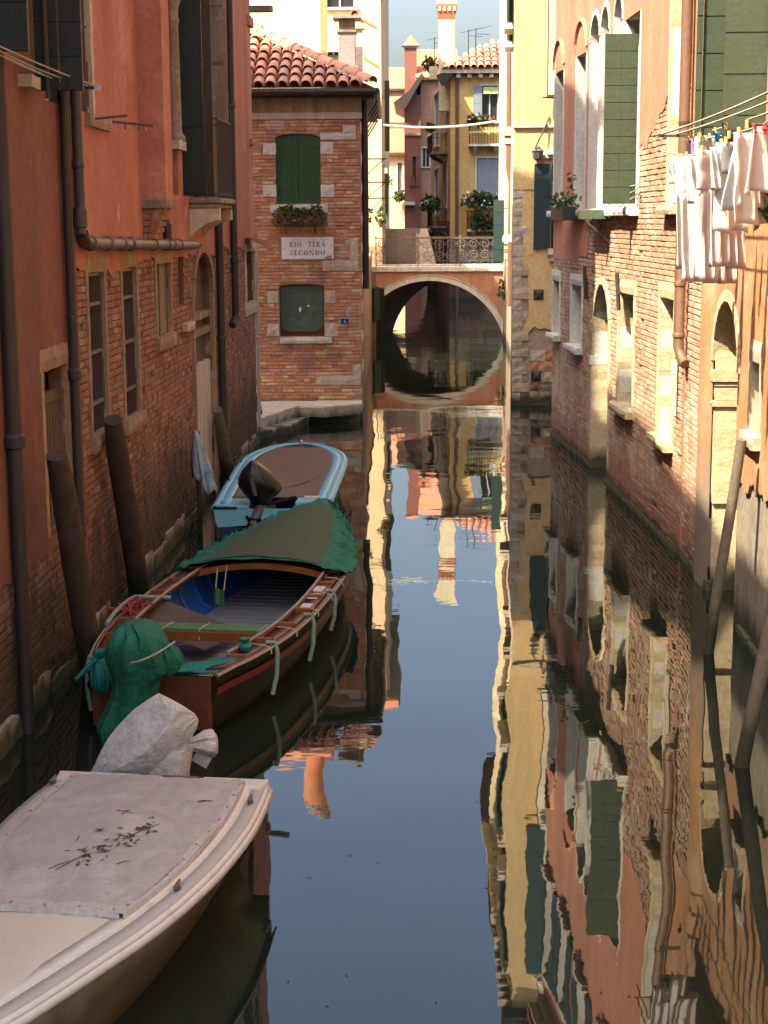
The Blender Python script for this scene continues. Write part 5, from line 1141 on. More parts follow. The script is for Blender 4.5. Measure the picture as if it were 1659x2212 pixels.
b = MB(); b.bar((yx0 + 3.0, YY + 4.5, onY(1010, 140, YY + 4.5).z), (yx0 + 6, YY + 4.5, onY(1075, 122, YY + 4.5).z), .12, .18); b.build('awning_pole', 'stone_white', yh)
q = onY(931, 141, YY + 3); bush('roof_plant', q, .4, .4, .4, 160, .24, 'sunlit shrub in a pot on the far roof terrace', 17, mat='leaf')
# antennas
for k, (u, v0, v1) in enumerate(((938.5, 80, 130), (1012, 64, 122), (1028, 60, 118), (1001, 78, 118))):
    if k == 3: continue
    e_ = empty('antenna', onY(u, v1, YY + 6), ('thin aerial mast left of the white chimney', 'short pale aerial mast right of the white chimney', 'tall aerial mast right of the white chimney')[k], 'antenna')
    b = MB(); b.tube([onY(u, v1 + 12, YY + 6), onY(u, v0, YY + 6)], .028, 5); b.build('mast', 'pipe_grey', e_)
    b = MB(); q = onY(u, v0 + 3, YY + 6); b.tube([q - V((.5, 0, .1)), q + V((.9, 0, .18))], .016, 4); b.tube([q - V((0, .4, .3)), q + V((.8, .4, -.25))], .016, 4); b.build('aerial', 'pipe_grey', e_)

# maroon house and salmon house with a brick chimney
MY = 111.0
mx0, mx1 = onY(873.5, 300, MY).x, onY(909, 300, MY).x
MF = Wall((mx0, MY), (mx1, MY), (0, -1))
mh = house('far_house', 'narrow dark maroon far house with a square brick chimney', MF, 12, -1, onY(890, 205, MY).z, 'plaster_maroon', [(891, 899, 338, 398), (888, 892, 385, 400)], roof=False, trim='plaster_maroon', glass='dark')
zt_ = onY(890, 205, MY).z; b = MB(); b.prism([(mx0 - .7, MY - .6, zt_ - .5), (mx0 + .1, MY - .6, zt_ - .9), (mx1 + .1, MY - .6, zt_ + 1.0), (mx1 + .1, MY - .6, zt_ + 1.4), (mx0 + .3, MY - .6, zt_ + .2)], (0, 12, 0)); b.build('roof', 'lattice', mh)
b = MB(); wbox(b, MF, 0, MF.L, MF.z(890, 293), MF.z(890, 288), 0, .1); b.build('string_course', 'stone_dirty', mh)
b = MB(); wbox(b, MF, -.1, .7, MF.z(880, 443), MF.z(880, 436), 0, .4); b.build('canopy', 'stone_white', mh)
cxx = onY(887, 120, MY + 1); hw_ = 12.8 / (F / (MY + 1)); zt3 = onY(887, 104, MY + 1).z
mc = empty('brick_chimney', (cxx.x, MY + 1, 14), 'square terracotta chimney with a pointed tile cap over the maroon house', 'chimney')
b = MB(); b.box((cxx.x - hw_, MY + 1 - hw_, 12), (cxx.x + hw_, MY + 1 + hw_, zt3)); b.build('shaft', 'chimney_red', mc)
b = MB(); b.box((cxx.x - hw_ - .04, MY + 1 - hw_ - .04, zt3), (cxx.x + hw_ + .04, MY + 1 + hw_ + .04, zt3 + .12)); b.build('vent', 'stone_white', mc)
b = MB(); h2 = hw_ * 1.42; b.add([(cxx.x - h2, MY + 1 - h2, zt3 + .12), (cxx.x + h2, MY + 1 - h2, zt3 + .12), (cxx.x + h2, MY + 1 + h2, zt3 + .12), (cxx.x - h2, MY + 1 + h2, zt3 + .12), (cxx.x - h2 * .25, MY + 1, zt3 + .5), (cxx.x, MY + 1, zt3 + .85), (cxx.x + h2 * .25, MY + 1, zt3 + .5)], [(0, 1, 6, 5, 4), (1, 2, 6), (2, 3, 4, 5, 6), (3, 0, 4), (3, 2, 1, 0)]); b.build('cap', 'terracotta', mc)
SF = Wall((mx1, MY + .5), (mx1 + 2.2, MY + .5), (0, -1)); sh = house('far_house', 'salmon pink sliver of a far house between maroon and yellow ones', SF, 10, -1, onY(920, 172, MY).z, 'plaster_salmon', [(912, 928, 320, 360)], roof=True, trim='stone_white')
# lit cream houses at the end of the canal
EF = Wall((-7.5, 128), (onY(877, 300, 128).x, 128), (0, -1)); eh = house('far_house', 'pale sunlit house closing the view left of the maroon house', EF, 10, -1, onY(850, 270, 128).z, 'plaster_cream', [(838, 846, 300, 330)], roof=True, trim='stone_white')
EF2 = Wall((-7.5, 150), (4.0, 150), (0, -1)); eh2 = house('far_house', 'peach gabled house top behind the sunlit houses at the canal end', EF2, 10, -1, onY(855, 196, 150).z, 'plaster_salmon', [(836, 845, 225, 250)], roof=True, trim='stone')
EF3 = Wall((-2.6, 118), (onY(876, 400, 118).x, 118), (0, -1)); eh3 = house('far_house', 'low cream house with green shuttered window and bracketed eave beside the maroon house', EF3, 8, -1, onY(868, 335, 118).z, 'plaster_cream', [(859, 869, 352, 420)], roof=True, glass='shutter_dark')
q = onY(864, 424, 117.3); bush('window_box', q, .5, .25, .35, 200, .25, 'plants under the green shuttered far window', 19, pot=False)
for k in range(8): b = MB(); b.box((-3.8 + k * .42, 127.4, onY(850, 286, 127.4).z), (-3.6 + k * .42, 128, onY(850, 278, 127.4).z)); b.build('eave_bracket', 'stone_white', eh)
# tall, mostly hidden left-bank house added to shade the far yellow house
BW = Wall((-1.75, 78), (-2.7, 106), (1, 0)); bh = house('canal_house', 'tall salmon house added beyond the bridge for its shade, mostly hidden', BW, 6, -1, 18.4, 'plaster_salmon', [dict(s0=4, s1=5.2, z0=4, z1=6, rise=0, depth=.2), dict(s0=9, s1=10.2, z0=4, z1=6, rise=0, depth=.2)], roof=True, eave=.2)
# a second, farther arch across the canal
W2 = Wall((-2.6, 99), (1.6, 99), (0, -1)); a2 = dict(s0=.55, s1=3.35, z0=-1, z1=2.75, rise=2.6, depth=2.2)
fb = empty('footbridge', W2.p(2, 0), 'dark arch of a farther bridge glimpsed under the near one', 'bridge'); b = MB(); rv = Rev(); facade(b, W2, 0, W2.L, -1, 3.5, [a2], 0, reveal=rv); b.build('wall', 'mortar_left', fb); rv.build('vault', 'mortar_left', fb); b = MB(); wbox(b, W2, 0, W2.L, 3.5, 3.65, -2.2, .1); b.build('coping', 'stone_dirty', fb)
# white cable across the canal
b = MB(); b.tube(rope_pts(onY(829, 270, 50), onY(1070, 262, 50), .12, 14), .035, 6); b.build('cable', 'cable_white', None, 'pale cable sagging across the canal before the far houses', 'cable')
# ---------------------------------------------------------------- right: yellow corner front and its cream canal side
RY = 37.1
YW = Wall((2.20, RY), (4.4, RY), (0, -1)); RYH = 15.2
rh = empty('canal_house', (3.2, RY + 3, 0), 'yellow plastered house front with stone quoins facing along the right bank', 'house')
so_ = dict(s0=YW.s(1191, 440), s1=YW.s(1191, 440) + .55, z0=YW.z(1170, 537), z1=YW.z(1170, 354), rise=0, depth=.15)
so2 = dict(so_, z0=10.0, z1=13.7); YOPS = [so_, so2]
mb = MB(); rv = Rev(); facade(mb, YW, 0, YW.L, -1, RYH, YOPS, 0, reveal=rv); mb.build('wall', 'plaster_worn', rh); rv.build('reveal', 'stone_white', rh)
for o in YOPS:
    b = MB(); back(b, YW, o); b.build('window', 'glass', rh)
    b = MB(); wbox(b, YW, o['s0'] - .08, o['s1'] + .1, o['z0'] - .14, o['z0'] - .0, 0, .14); wbox(b, YW, o['s0'] - .04, o['s1'] + .1, o['z0'] - .28, o['z0'] - .142, 0, .09); b.build('sill', 'stone_white', rh)
    b = MB(); wbox(b, YW, o['s0'] - .18, o['s1'] + .1, o['z1'] + .12, o['z1'] + .2, 0, .1); wbox(b, YW, o['s0'] - .12, o['s1'] + .1, o['z1'] + .2, o['z1'] + .32, 0, .16); b.build('hood_mould', 'stone_white', rh)
    shutter_leaf('shutter', rh, 'shutter_teal', YW.p(YW.s(1153, 440), o['z0'], .06), YW.t * (YW.s(1189.5, 440) - YW.s(1153, 440)), V((0, 0, o['z1'] - o['z0'])), 8, nrm=YW.n, label='dark teal shutter folded back on the yellow wall')
# yellow plaster, stepping around the bare stones on the left
q = lambda u, v: YW.sz(u, v)
sA, sB2, sC = q(1128, 600)[0], q(1143, 560)[0], q(1113, 300)[0]
def ystep(s):
    if s < sA: return q(1120, 410)[1]
    if s < sB2: return q(1135, 590)[1] if s > sA + .05 else q(1135, 583)[1]
    return q(1160, 700)[1] + .12 * ns(s * 4, 2) - (s - sB2) * .25
facade(mb := MB(), YW, 0, YW.L, ystep, RYH, YOPS, .03, ds=.03, edge=.03); mb.build('plaster', 'plaster_yellow', rh)
mb = MB(); wbox(mb, YW, sA + .14, q(1152, 500)[0], q(1140, 550)[1], q(1140, 487)[1], .0, .045); mb.build('plaster_patch', 'plaster_yellow', rh)
P = [q(1128, 715), q(1150, 660), q(1190, 655), q(1191, 670), q(1150, 708), q(1128, 735)]
mb = MB(); mb.prism([YW.p(s, z, .005) for s, z in P], YW.n * .03); mb.build('plaster_patch', 'plaster_yellow', rh)
mb = MB(); wbox(mb, YW, 0, YW.L, q(1150, 276)[1], q(1150, 270)[1], 0, .09); mb.build('string_course', 'stone', rh)
mb = MB(); wbox(mb, YW, sA, YW.L, q(1150, 411)[1], q(1150, 409)[1], 0, .04); mb.build('string_course', 'stone_dirty', rh)
r = random.Random(8); z = -.4; k = 0
while z < q(1118, 412)[1]:
    h = r.uniform(.17, .27); wd_ = .22 + .16 * (k % 2) + r.uniform(-.03, .03); mb = MB(); rough_slab(mb, YW, .0, wd_, z, z + h - .012, 0, .035 + r.uniform(-.01, .01), k, jit=.02); mb.build('quoin_stone', 'stone', rh); z += h; k += 1
z = -.4
while z < 1.2:
    h = r.uniform(.2, .28); s = .42
    while s < 1.05:
        l = r.uniform(.2, .42); mb = MB(); rough_slab(mb, YW, s, min(s + l - .012, 1.1), z, z + h - .012, 0, .03 + r.uniform(-.012, .012), k, jit=.018)
        mb.build('block', ('stone', 'stone', 'stone_dirty', 'brick_house', 'stone_cream')[r.randrange(5)], rh); s += l; k += 1
    z += h
for (u, v) in ((1163, 636), (1157.5, 812)):
    s_, z_ = q(u, v); e = empty('tie_plate', YW.p(s_, z_, .03), 'square iron tie plate on the ' + ('yellow plaster' if v < 700 else 'stone base near the water'), 'plate')
    b = MB(); hh = .115; b.add([YW.p(s_ - hh, z_ - hh, .04), YW.p(s_ + hh, z_ - hh, .04), YW.p(s_ + hh, z_ + hh, .04), YW.p(s_ - hh, z_ + hh, .04), YW.p(s_, z_, .085), YW.p(s_ - hh, z_ - hh, 0), YW.p(s_ + hh, z_ - hh, 0), YW.p(s_ + hh, z_ + hh, 0), YW.p(s_ - hh, z_ + hh, 0)], [(0, 1, 4), (1, 2, 4), (2, 3, 4), (3, 0, 4), (0, 1, 6, 5), (1, 2, 7, 6), (2, 3, 8, 7), (3, 0, 5, 8)]); b.build('plate', 'iron', e)
    b = MB(); b.bar(YW.p(s_ - .10, z_ - .10, .075), YW.p(s_ + .10, z_ + .10, .075), .018, .018); b.bar(YW.p(s_ - .10, z_ + .10, .075), YW.p(s_ + .10, z_ - .10, .075), .018, .018); b.build('cross', 'motor_grey', e)
# lamp on the wall and iron stay
s_, z_ = q(1160, 335); lp = empty('wall_lamp', YW.p(s_, z_, .1), 'old dark lantern on the yellow wall above the teal shutter', 'lamp')
b = MB(); b.lathe(YW.p(s_, z_ - .12, .16), [(.05, 0), (.10, .03), (.13, .18), (.15, .2), (.04, .3)], 6); b.build('lantern', 'motor_grey', lp)
b = MB(); b.bar(YW.p(s_, z_ + .1, 0), YW.p(s_, z_ + .14, .18), .03, .03); b.build('arm', 'iron', lp)
a = q(1187, 253); b2 = q(1154, 322); b = MB(); b.tube([YW.p(a[0], a[1], .05), YW.p(b2[0], b2[1], .28)], .018, 6); b.build('iron_stay', 'iron', rh)
a = q(1186, 212); b = MB(); b.bar(YW.p(a[0] + .1, a[1], .05), YW.p(a[0] - .15, a[1], .25), .03, .03); b.build('bracket', 'iron', rh)
mb = MB(); wbox(mb, YW, q(1182, 150)[0], q(1184, 150)[0], q(1180, 209)[1], RYH, .03, .05); mb.build('cable', 'pipe_brown', rh)
mb = MB(); wbox(mb, YW, q(1184.5, 150)[0], YW.L, q(1180, 205)[1], RYH, .03, .06); mb.build('pilaster', 'plaster_ivory', rh)
# canal side
SW1 = Wall((2.20, RY), (2.95, 50), (-1, 0)); SW2 = Wall((2.95, 50), (3.14, 58.3), (-1, 0))
mb = MB(); facade(mb, SW1, 0, SW1.L, -1, RYH, [], 0); facade(mb, SW2, 0, SW2.L, -1, RYH, [], 0); mb.build('canal_wall', 'plaster_cream', rh)
mb = MB(); mb.box((4.4, RY, -1), (4.5, 58, RYH)); mb.box((2.2, RY + .01, RYH - .1), (4.4, 50, RYH)); mb.build('core', 'plaster_ivory', rh)
mb = MB(); mb.hexa([(1.95, RY - .4, RYH), (4.6, RY - .4, RYH), (4.6, 58, RYH), (2.6, 58, RYH), (1.95, RY - .4, RYH + .15), (4.6, RY - .4, RYH + .15), (4.6, 58, RYH + .15), (2.6, 58, RYH + .15)]); mb.build('eaves', 'lattice', rh)
mb = MB(); mb.prism([(1.9, RY - .45, RYH + .151), (1.9, RY - .45, RYH + .25), (4.6, RY - .45, RYH + 1.7), (4.6, RY - .45, RYH + .151)], (.6, 21, 0)); mb.build('roof', 'tile_base', rh)
for k in range(12):
    a = k * 1.05 + .2; b = MB(); wbox(b, SW1, a, a + .16, RYH - .25, RYH - .002, 0, .42); b.build('eave_bracket', 'stone', rh)
mb = MB(); facade(mb, SW1, .02, SW1.L, -1, 4.55, [], .012); facade(mb, SW2, 0, SW2.L, -1, 4.55, [], .012); mb.build('shade_base', 'plaster_worn', rh)  # darker facing: shade on the lower wall put into its colour
# corbelled flue and window surrounds on that side
fl = MB(); f0 = 11.6; wbox(fl, SW1, f0, f0 + 1.0, SW1.z(1075, 330), RYH, -.1, .40); flue = fl.build('flue', 'plaster_ivory', rh)
for k in range(6):
    zk = SW1.z(1075, 330) - .22 * k; b = MB(); wbox(b, SW1, f0 + .04 * k, f0 + 1.0, zk - .215, zk - .005, -.1, .42 - .065 * k); b.build('corbel', 'stone' if k % 2 == 0 else 'plaster_ivory', flue)
p = [SW1.p(8.8, RYH - .2, .12), SW1.p(8.8, 5.6, .12), SW1.p(8.8, 5.2, .05), SW1.p(8.8, 1.8, .05)]; vpipe('downpipe', None, 'pipe_copper', p, .07, 'copper brown downpipe on the sunlit cream wall by the bridge', 'pipe')
p = [SW1.p(12.7, RYH - .2, .30), SW1.p(12.7, 8, .30), SW1.p(12.7, 6.6, .30)]; vpipe('downpipe', None, 'pipe_copper', p, .09, 'upper brown downpipe at the outer edge of the cream flue', 'pipe')
for k, (a, z) in enumerate(((1.2, 3.8), (1.2, 8.6), (5.2, 3.8), (5.2, 8.6), (5.2, 12.0), (1.2, 12.0))):
    b = MB(); rough_slab(b, SW1, a, a + 1.3, z + 2.3, z + 2.5, 0, .22, k); b.build('hood_mould', 'stone', rh); b = MB(); rough_slab(b, SW1, a, a + 1.3, z - .12, z, 0, .24, k + 3); b.build('sill', 'stone_white', rh)
    b = MB(); wbox(b, SW1, a + .15, a + 1.15, z, z + 2.3, 0, .008); b.build('window', 'glass', rh)
    b = MB(); wbox(b, SW1, a, a + .14, z, z + 2.3, 0, .05); wbox(b, SW1, a + 1.16, a + 1.3, z, z + 2.3, 0, .05); b.build('jamb', 'stone_white', rh)
    if z > 8: shutter_leaf('shutter', rh, 'shutter_teal', SW1.p(a - .02, z, .05), SW1.t * -.5 + SW1.n * .1, V((0, 0, 2.2)), 4, nrm=SW1.n)
a0 = onY(1091, 500, 46.0); shutter_leaf('shutter', rh, 'shutter_teal', (onY(1066, 500, 46.0).x, 46.0, onY(1080, 566, 46).z), (onY(1089, 500, 46).x - onY(1066, 500, 46).x, .02, 0), (0, 0, onY(1080, 432, 46).z - onY(1080, 566, 46).z), 5, nrm=(0, -1, 0), label='teal shutter leaf standing open beside the bridge railing')
b = MB(); b.bar((onY(1088, 500, 46).x, 46, onY(1080, 540, 46).z), SW1.p(9.0, onY(1080, 540, 46).z, 0), .03, .03); b.bar((onY(1088, 450, 46).x, 46, onY(1080, 450, 46).z), SW1.p(9.0, onY(1080, 450, 46).z, 0), .03, .03); b.build('hinge', 'iron', rh)
q_ = onY(1089, 625, 56); leaves(mb := MB(), (3.0, 56, q_.z), .12, .3, .4, 90, .14, random.Random(6)); mb.build('wall_weed', 'leaf', None, 'small weed growing on the wall at the right end of the bridge', 'plant')

# ---------------------------------------------------------------- right: pink and brick house
RF = Wall((2.71, 31.9), (3.0, 28.35), (-1, 0)); RM = Wall((3.0, 28.35), (3.34, 20.2), (-1, 0)); PH = 12.2
ph = empty('canal_house', (4.2, 26, 0), 'pink plastered house with tall white windows over weathered brick on the right bank', 'house')
ZS = 4.34
def rop(w, u0, u1, z0, z1, rise=0, depth=.3): a, b = sorted((w.s(u0, 480), w.s(u1, 480))); return dict(s0=a, s1=b, z0=z0, z1=z1, rise=rise, depth=depth)
RFO = [rop(RF, 1199, 1217, ZS, 6.92), rop(RF, 1244.5, 1265, ZS, 7.0), rop(RF, 1200, 1213.5, RF.z(1206, 722), RF.z(1206, 606)), rop(RF, 1240, 1262, RF.z(1250, 748), RF.z(1250, 616))]
RMO = [rop(RM, 1274, 1292.5, ZS, 7.5, rise=.4), rop(RM, 1296, 1313, ZS, 7.5, rise=.4), rop(RM, 1324, 1341, ZS, 7.5, rise=.4), rop(RM, 1347, 1379, ZS, 7.06), rop(RM, 1445, 1469, ZS, 7.6),
       dict(s0=RM.s(1284, 800), s1=RM.s(1318, 800), z0=-.4, z1=RM.z(1300, 612), rise=.85, depth=.38), rop(RM, 1345, 1377, RM.z(1360, 883), RM.z(1360, 634)), rop(RM, 1435, 1465, RM.z(1450, 953), RM.z(1450, 645))]
RFU = [rop(RF, 1203, 1222, 9.0, 11.1), rop(RF, 1244, 1263, 9.0, 11.1)]
RMU = [dict(s0=a, s1=a + 1.0, z0=9.0, z1=11.1, rise=0, depth=.25) for a in (1.0, 3.6, 6.2)]
wm = MB(); rv = Rev(); facade(wm, RF, 0, RF.L, -1, PH, RFO + RFU, 0, reveal=rv); facade(wm, RM, 0, RM.L, -1, PH, RMO + RMU, 0, reveal=rv); pwall = wm.build('wall', 'mortar_right', ph)
rv.build('reveal', 'stone_white', ph)
for w, L in ((RF, RFO + RFU), (RM, RMO + RMU)):
    for o in L: back(MB(), w, o).build('window_void', 'dark', ph)
mb = body(MB(), RM, 8, 0, RM.L, -1, PH); body(mb, RF, 8, 0, RF.L, -1, PH); mb.build('side_wall', 'plaster_pink', ph)
zF = lambda s: 3.44 + (.02 * ns(s * 6, 1) if s < 2.6 else .10)
def zM(s):
    base = lerp(3.6, 4.3, min(1, s / .5)) if s < 2.0 else lerp(4.36, 5.1, min(1, (s - 2.0) / .8))
    bump_ = .55 * max(0, (s - 5.2)) if s < 6.8 else .9
    return base + bump_ * .7 + .14 * ns(s * 1.9, 5) + .07 * ns(s * 6, 2) + .03 * ns(s * 17, 4)
pl = MB(); facade(pl, RF, 0, RF.L, zF, PH, RFO + RFU, .03, ds=.04, edge=.03); facade(pl, RM, 0, RM.L, zM, PH, RMO + RMU, .03, ds=.04, edge=.03); pl.build('plaster', 'plaster_pink', ph)
grow = lambda o, e: dict(o, s0=o['s0'] - e, s1=o['s1'] + e, z0=o['z0'] - e, z1=o['z1'] + e)
bricks(RF, 0, RF.L, .02, lambda s: zF(s) + .06, [grow(o, .09) for o in RFO[2:]], pwall, 'brick_right', seed=41, top=110, n1=.024)
bricks(RM, 0, RM.L, .02, lambda s: min(zM(s) + .06, 6.2), [grow(o, .10) for o in RMO[4:]] + RMO[:4], pwall, 'brick_right', seed=42, top=190, n1=.024)
for w, L in ((RF, RFO), (RM, RMO)):
    for k, o in enumerate(L):
        upper = o['z0'] > 4
        arch_gate = o['z0'] < 0
        frame_stone(w, ph, o, jw=.09 if upper else .11, n0=-.30, n1=.045, lintel=(.12 if upper and o['rise'] else (0 if upper else .2)), sill=(0 if arch_gate else .11), sill_n=.16, mat='stone_white' if upper and w is RF else 'stone_cream' if w is RM and k > 3 else 'stone_white', seed=k + (50 if w is RM else 0))
for o in RFO[:2]:      # blind arches over the two far windows
    c = (o['s0'] + o['s1']) / 2; hw_ = (o['s1'] - o['s0']) / 2 + .07; b = MB(); N = 10
    pts = [(c - hw_ * math.cos(math.pi * k / N), o['z1'] + .06 + .5 * math.sin(math.pi * k / N)) for k in range(N + 1)]
    for a, d in zip(pts, pts[1:]): b.quad(RF.p(a[0], a[1], .03), RF.p(d[0], d[1], .03), RF.p(d[0], d[1], .075), RF.p(a[0], a[1], .075)); b.quad(RF.p(a[0], a[1], .075), RF.p(d[0], d[1], .075), RF.p(lerp(d[0], c, -.12), d[1] + .05, .03), RF.p(lerp(a[0], c, -.12), a[1] + .05, .03))
    b.build('blind_arch', 'plaster_pink', ph, solid=.01)
for o in RMU + RFU:
    w = RM if o in RMU else RF; frame_stone(w, ph, o, jw=.1, n0=-.02, n1=.05, lintel=.16, sill=.12, sill_n=.14, mat='stone_white', seed=int(o['s0'] * 9))
    for sd in (-1, 1):
        e = o['s0'] - .02 if sd < 0 else o['s1'] + .02; shutter_leaf('shutter', ph, 'shutter_dark', w.p(e, o['z0'], .06), w.t * sd * .48, V((0, 0, o['z1'] - o['z0'])), 4, nrm=w.n)
for w in (RF, RM):
    mb = MB(); wbox(mb, w, 0, w.L, PH, PH + .14, -8, .45); wbox(mb, w, 0, w.L, PH - .25, PH - .002, .03, .2); mb.build('cornice', 'stone', ph)
    mb = MB(); mb.prism([w.p(0, PH + .141, .5), w.p(0, PH + .24, .5), w.p(0, PH + 2.0, -4), w.p(0, PH + .141, -8)], w.t * w.L); mb.build('roof', 'tile_base', ph)
# white stone edging beneath the lancets; damp foot course
r = random.Random(9)
for w in (RF, RM):
    s = 0.0
    while s < w.L - .05:
        l = r.uniform(.45, .8); e1 = min(s + l - .015, w.L)
        if not (w is RM and RMO[5]['s0'] - .12 < (s + e1) / 2 < RMO[5]['s1'] + .12): mb = MB(); rough_slab(mb, w, s, e1, -.4, .06 + r.uniform(-.03, .03), 0, .055, s, jit=.015); mb.build('plinth_stone', 'stone_algae', ph)
        s += l
o = RMO[5]; mb = MB(); rough_slab(mb, RM, o['s0'] - .14, o['s0'] + .02, -.4, 1.75, -.36, .07, 5, jit=.02); mb.build('gate_pier', 'stone_cream', ph)
mb = MB(); rough_slab(mb, RM, o['s0'] - .17, o['s0'] + .03, 1.75, 1.9, -.36, .10, 6, jit=.02); mb.build('pier_capital', 'stone_white', ph)
# open shutter leaves standing out of the wall, facing along the canal
hu = RM.s(1379, 300); hz = RM.z(1379, 440); he = RM.z(1379, 76) - hz
shutter_leaf('shutter', ph, 'shutter_olive', RM.p(hu, hz, .03), RM.n * .235, V((0, 0, he)), 10, nrm=RM.t, label='right half of the folded olive shutter'); shutter_leaf('shutter', ph, 'shutter_olive', RM.p(hu - .012, hz, .2655), RM.n * .23, V((0, 0, he)), 10, nrm=RM.t, label='left half of the folded olive shutter')
# wall irons
for (w, u, v0, v1) in ((RF, 1267, 576, 645), (RM, 1338, 590, 668)):
    s_, z1_ = w.sz(u, v0, .06); z0_ = w.z(u, v1); b = MB(); b.bar(w.p(s_, z0_, .06), w.p(s_ - .04, z1_, .09), .04, .05); b.bar(w.p(s_, (z0_ + z1_) / 2, -.02), w.p(s_, (z0_ + z1_) / 2, .08), .05, .05); b.build('wall_iron', 'iron', ph)
# clothes-line arms and window boxes on the sills
bx_ = RF.p(RF.s(1252, 470), ZS + .05, .22); wb = empty('window_box', bx_, 'dark window box with a leafy plant on the pink house sill', 'planter')
b = MB(); wbox(b, RF, RF.s(1234, 470), RF.s(1262, 470), ZS - .18, ZS + .06, .16, .38) if RF.s(1234, 470) < RF.s(1262, 470) else wbox(b, RF, RF.s(1262, 470), RF.s(1234, 470), ZS - .18, ZS + .06, .16, .38); b.build('box', 'pot_dark', wb, bevel=.01)
b = MB(); rr = random.Random(3); leaves(b, RF.p(RF.s(1250, 470), ZS + .14, .27), .3, .4, .15, 140, .10, rr); leaves(b, RF.p(RF.s(1262, 470), ZS + .4, .25), .1, .12, .3, 40, .09, rr); b.build('foliage', 'leaf', wb)
e = empty('window_box', RM.p(RM.s(1300, 470), ZS, .2), 'flat green trough on an iron rack under the lancet windows', 'planter'); b = MB(); wbox(b, RM, RM.s(1292, 465), RM.s(1326, 465), ZS - .16, ZS - .02, .08, .34); b.build('box', 'board_green', e); b = MB(); b.bar(RM.p(RM.s(1322, 465), ZS - .55, 0), RM.p(RM.s(1322, 465), ZS - .2, .4), .03, .03); b.bar(RM.p(RM.s(1322, 465), ZS - .18, 0), RM.p(RM.s(1322, 465), ZS - .18, .42), .03, .03); b.build('bracket', 'iron', e)
cl = empty('clothes_line', RM.p(RM.s(1330, 420), 4.7, .3), 'empty cords looping in front of the olive shutter', 'clothes line')
for k in range(3): b = MB(); b.tube(rope_pts(onY(1306, 397 + k * 3, 25.6), onY(1379, 398 + k * 9, 23.2), .05 + .06 * k, 10), .010, 5); b.build('line', 'rope', cl)
# joint pipe and white cord
p = on_wall_line(1477, 300, .12, RM.z(1475, 745), PH, RM); p = [V((x.x, x.y, x.z)) for x in p]; dd = -RM.t * 0 + RM.n * -.05
vpipe('downpipe', None, 'pipe_copper', p + [p[-1] + V((.03, -.06, -.13)), p[-1] + V((.06, -.18, -.2))], .065, 'tall brown copper downpipe between the pink house and the laundry', 'pipe', collars=[((p[0].x, p[0].y, RM.z(1475, 610)), .075, .07), ((p[0].x, p[0].y, RM.z(1475, 720)), .078, .06)], clips=[((p[0].x, p[0].y, 5.3), V((p[0].x, p[0].y, 5.3)) - RM.n * .1)])
s_ = RM.s(1468, 860); b = MB(); b.tube([RM.p(s_, RM.z(1468, 775), .06), RM.p(s_, RM.z(1470, 900), .06)], .03, 6); b.tube([RM.p(s_, RM.z(1468, 775), .10), RM.p(s_, RM.z(1470, 850), .10)], .016, 5); b.build('vent_tube', 'pipe_white', ph)

# ---------------------------------------------------------------- right, nearest: ochre plaster house
RN = Wall((3.37, 20.15), (3.20, 5.0), (-1, 0)); OH = 12.4
oh = empty('canal_house', (4.3, 13, 0), 'ochre plastered house with an arched cream stone doorway nearest on the right', 'house')
ua_ = lambda u0, u1, v, z0, z1, rise=0, depth=.3: dict(s0=RN.s(u0, v), s1=RN.s(u1, v), z0=z0, z1=z1, rise=rise, depth=depth)
NO = [ua_(1546, 1600, 850, -.5, RN.z(1572, 648), rise=.7, depth=.42), ua_(1629, 1648, 850, RN.z(1640, 940), RN.z(1640, 782), depth=.2), dict(s0=RN.s(1585, 200), s1=RN.s(1585, 200) + 1.9, z0=4.70, z1=7.8, rise=0, depth=.3), dict(s0=8.2, s1=9.6, z0=4.7, z1=7.8, rise=0, depth=.3)]
NU = [dict(s0=a, s1=a + 1.1, z0=9.2, z1=11.2, rise=0, depth=.25) for a in (1.6, 4.6, 7.6)]
wm = MB(); rv = Rev(); facade(wm, RN, 0, RN.L, -1, OH, NO + NU, 0, reveal=rv); owall = wm.build('wall', 'cement_grey', oh); rv.build('reveal', 'stone_cream', oh)
for o in NO + NU: back(MB(), RN, o).build('window_void', 'dark', oh)
mb = body(MB(), RN, 8, 0, RN.L, -1, OH); mb.build('side_wall', 'plaster_ochre', oh)
sK = RN.s(1517, 800)
bricks(RN, .02, sK + .05, .05, lambda s: 3.95 + .1 * ns(s * 3, 2), [], owall, 'brick_right', seed=51, top=110, n1=.03)
def zN(s):
    if s < sK: return 3.9 + .12 * ns(s * 4, 3)
    if s < RN.s(1546, 850): return .25 + .1 * ns(s * 5, 1)
    return lerp(.9, 1.55, min(1, (s - RN.s(1546, 850)) / 1.6)) + .22 * ns(s * 2.3, 6) + .1 * ns(s * 7, 2)
pl = MB(); facade(pl, RN, 0, RN.L, zN, OH, NO + NU, .034, ds=.04, edge=.034); pl.build('plaster', 'plaster_ochre', oh)
mb = MB(); s0_, s1_ = sK, RN.s(1545, 850); rows = []                      # rounded plaster pilaster beside the door
for j in range(20):
    z = lerp(-.3, 4.4, j / 19); rows.append([RN.p(lerp(s0_, s1_, i / 6), z, .03 + .06 * math.sin(math.pi * i / 6) + .01 * ns(i, j * .8)) for i in range(7)])
mb.grid(rows); mb.build('pilaster', 'plaster_ochre', oh, smooth=True)
o = NO[0]
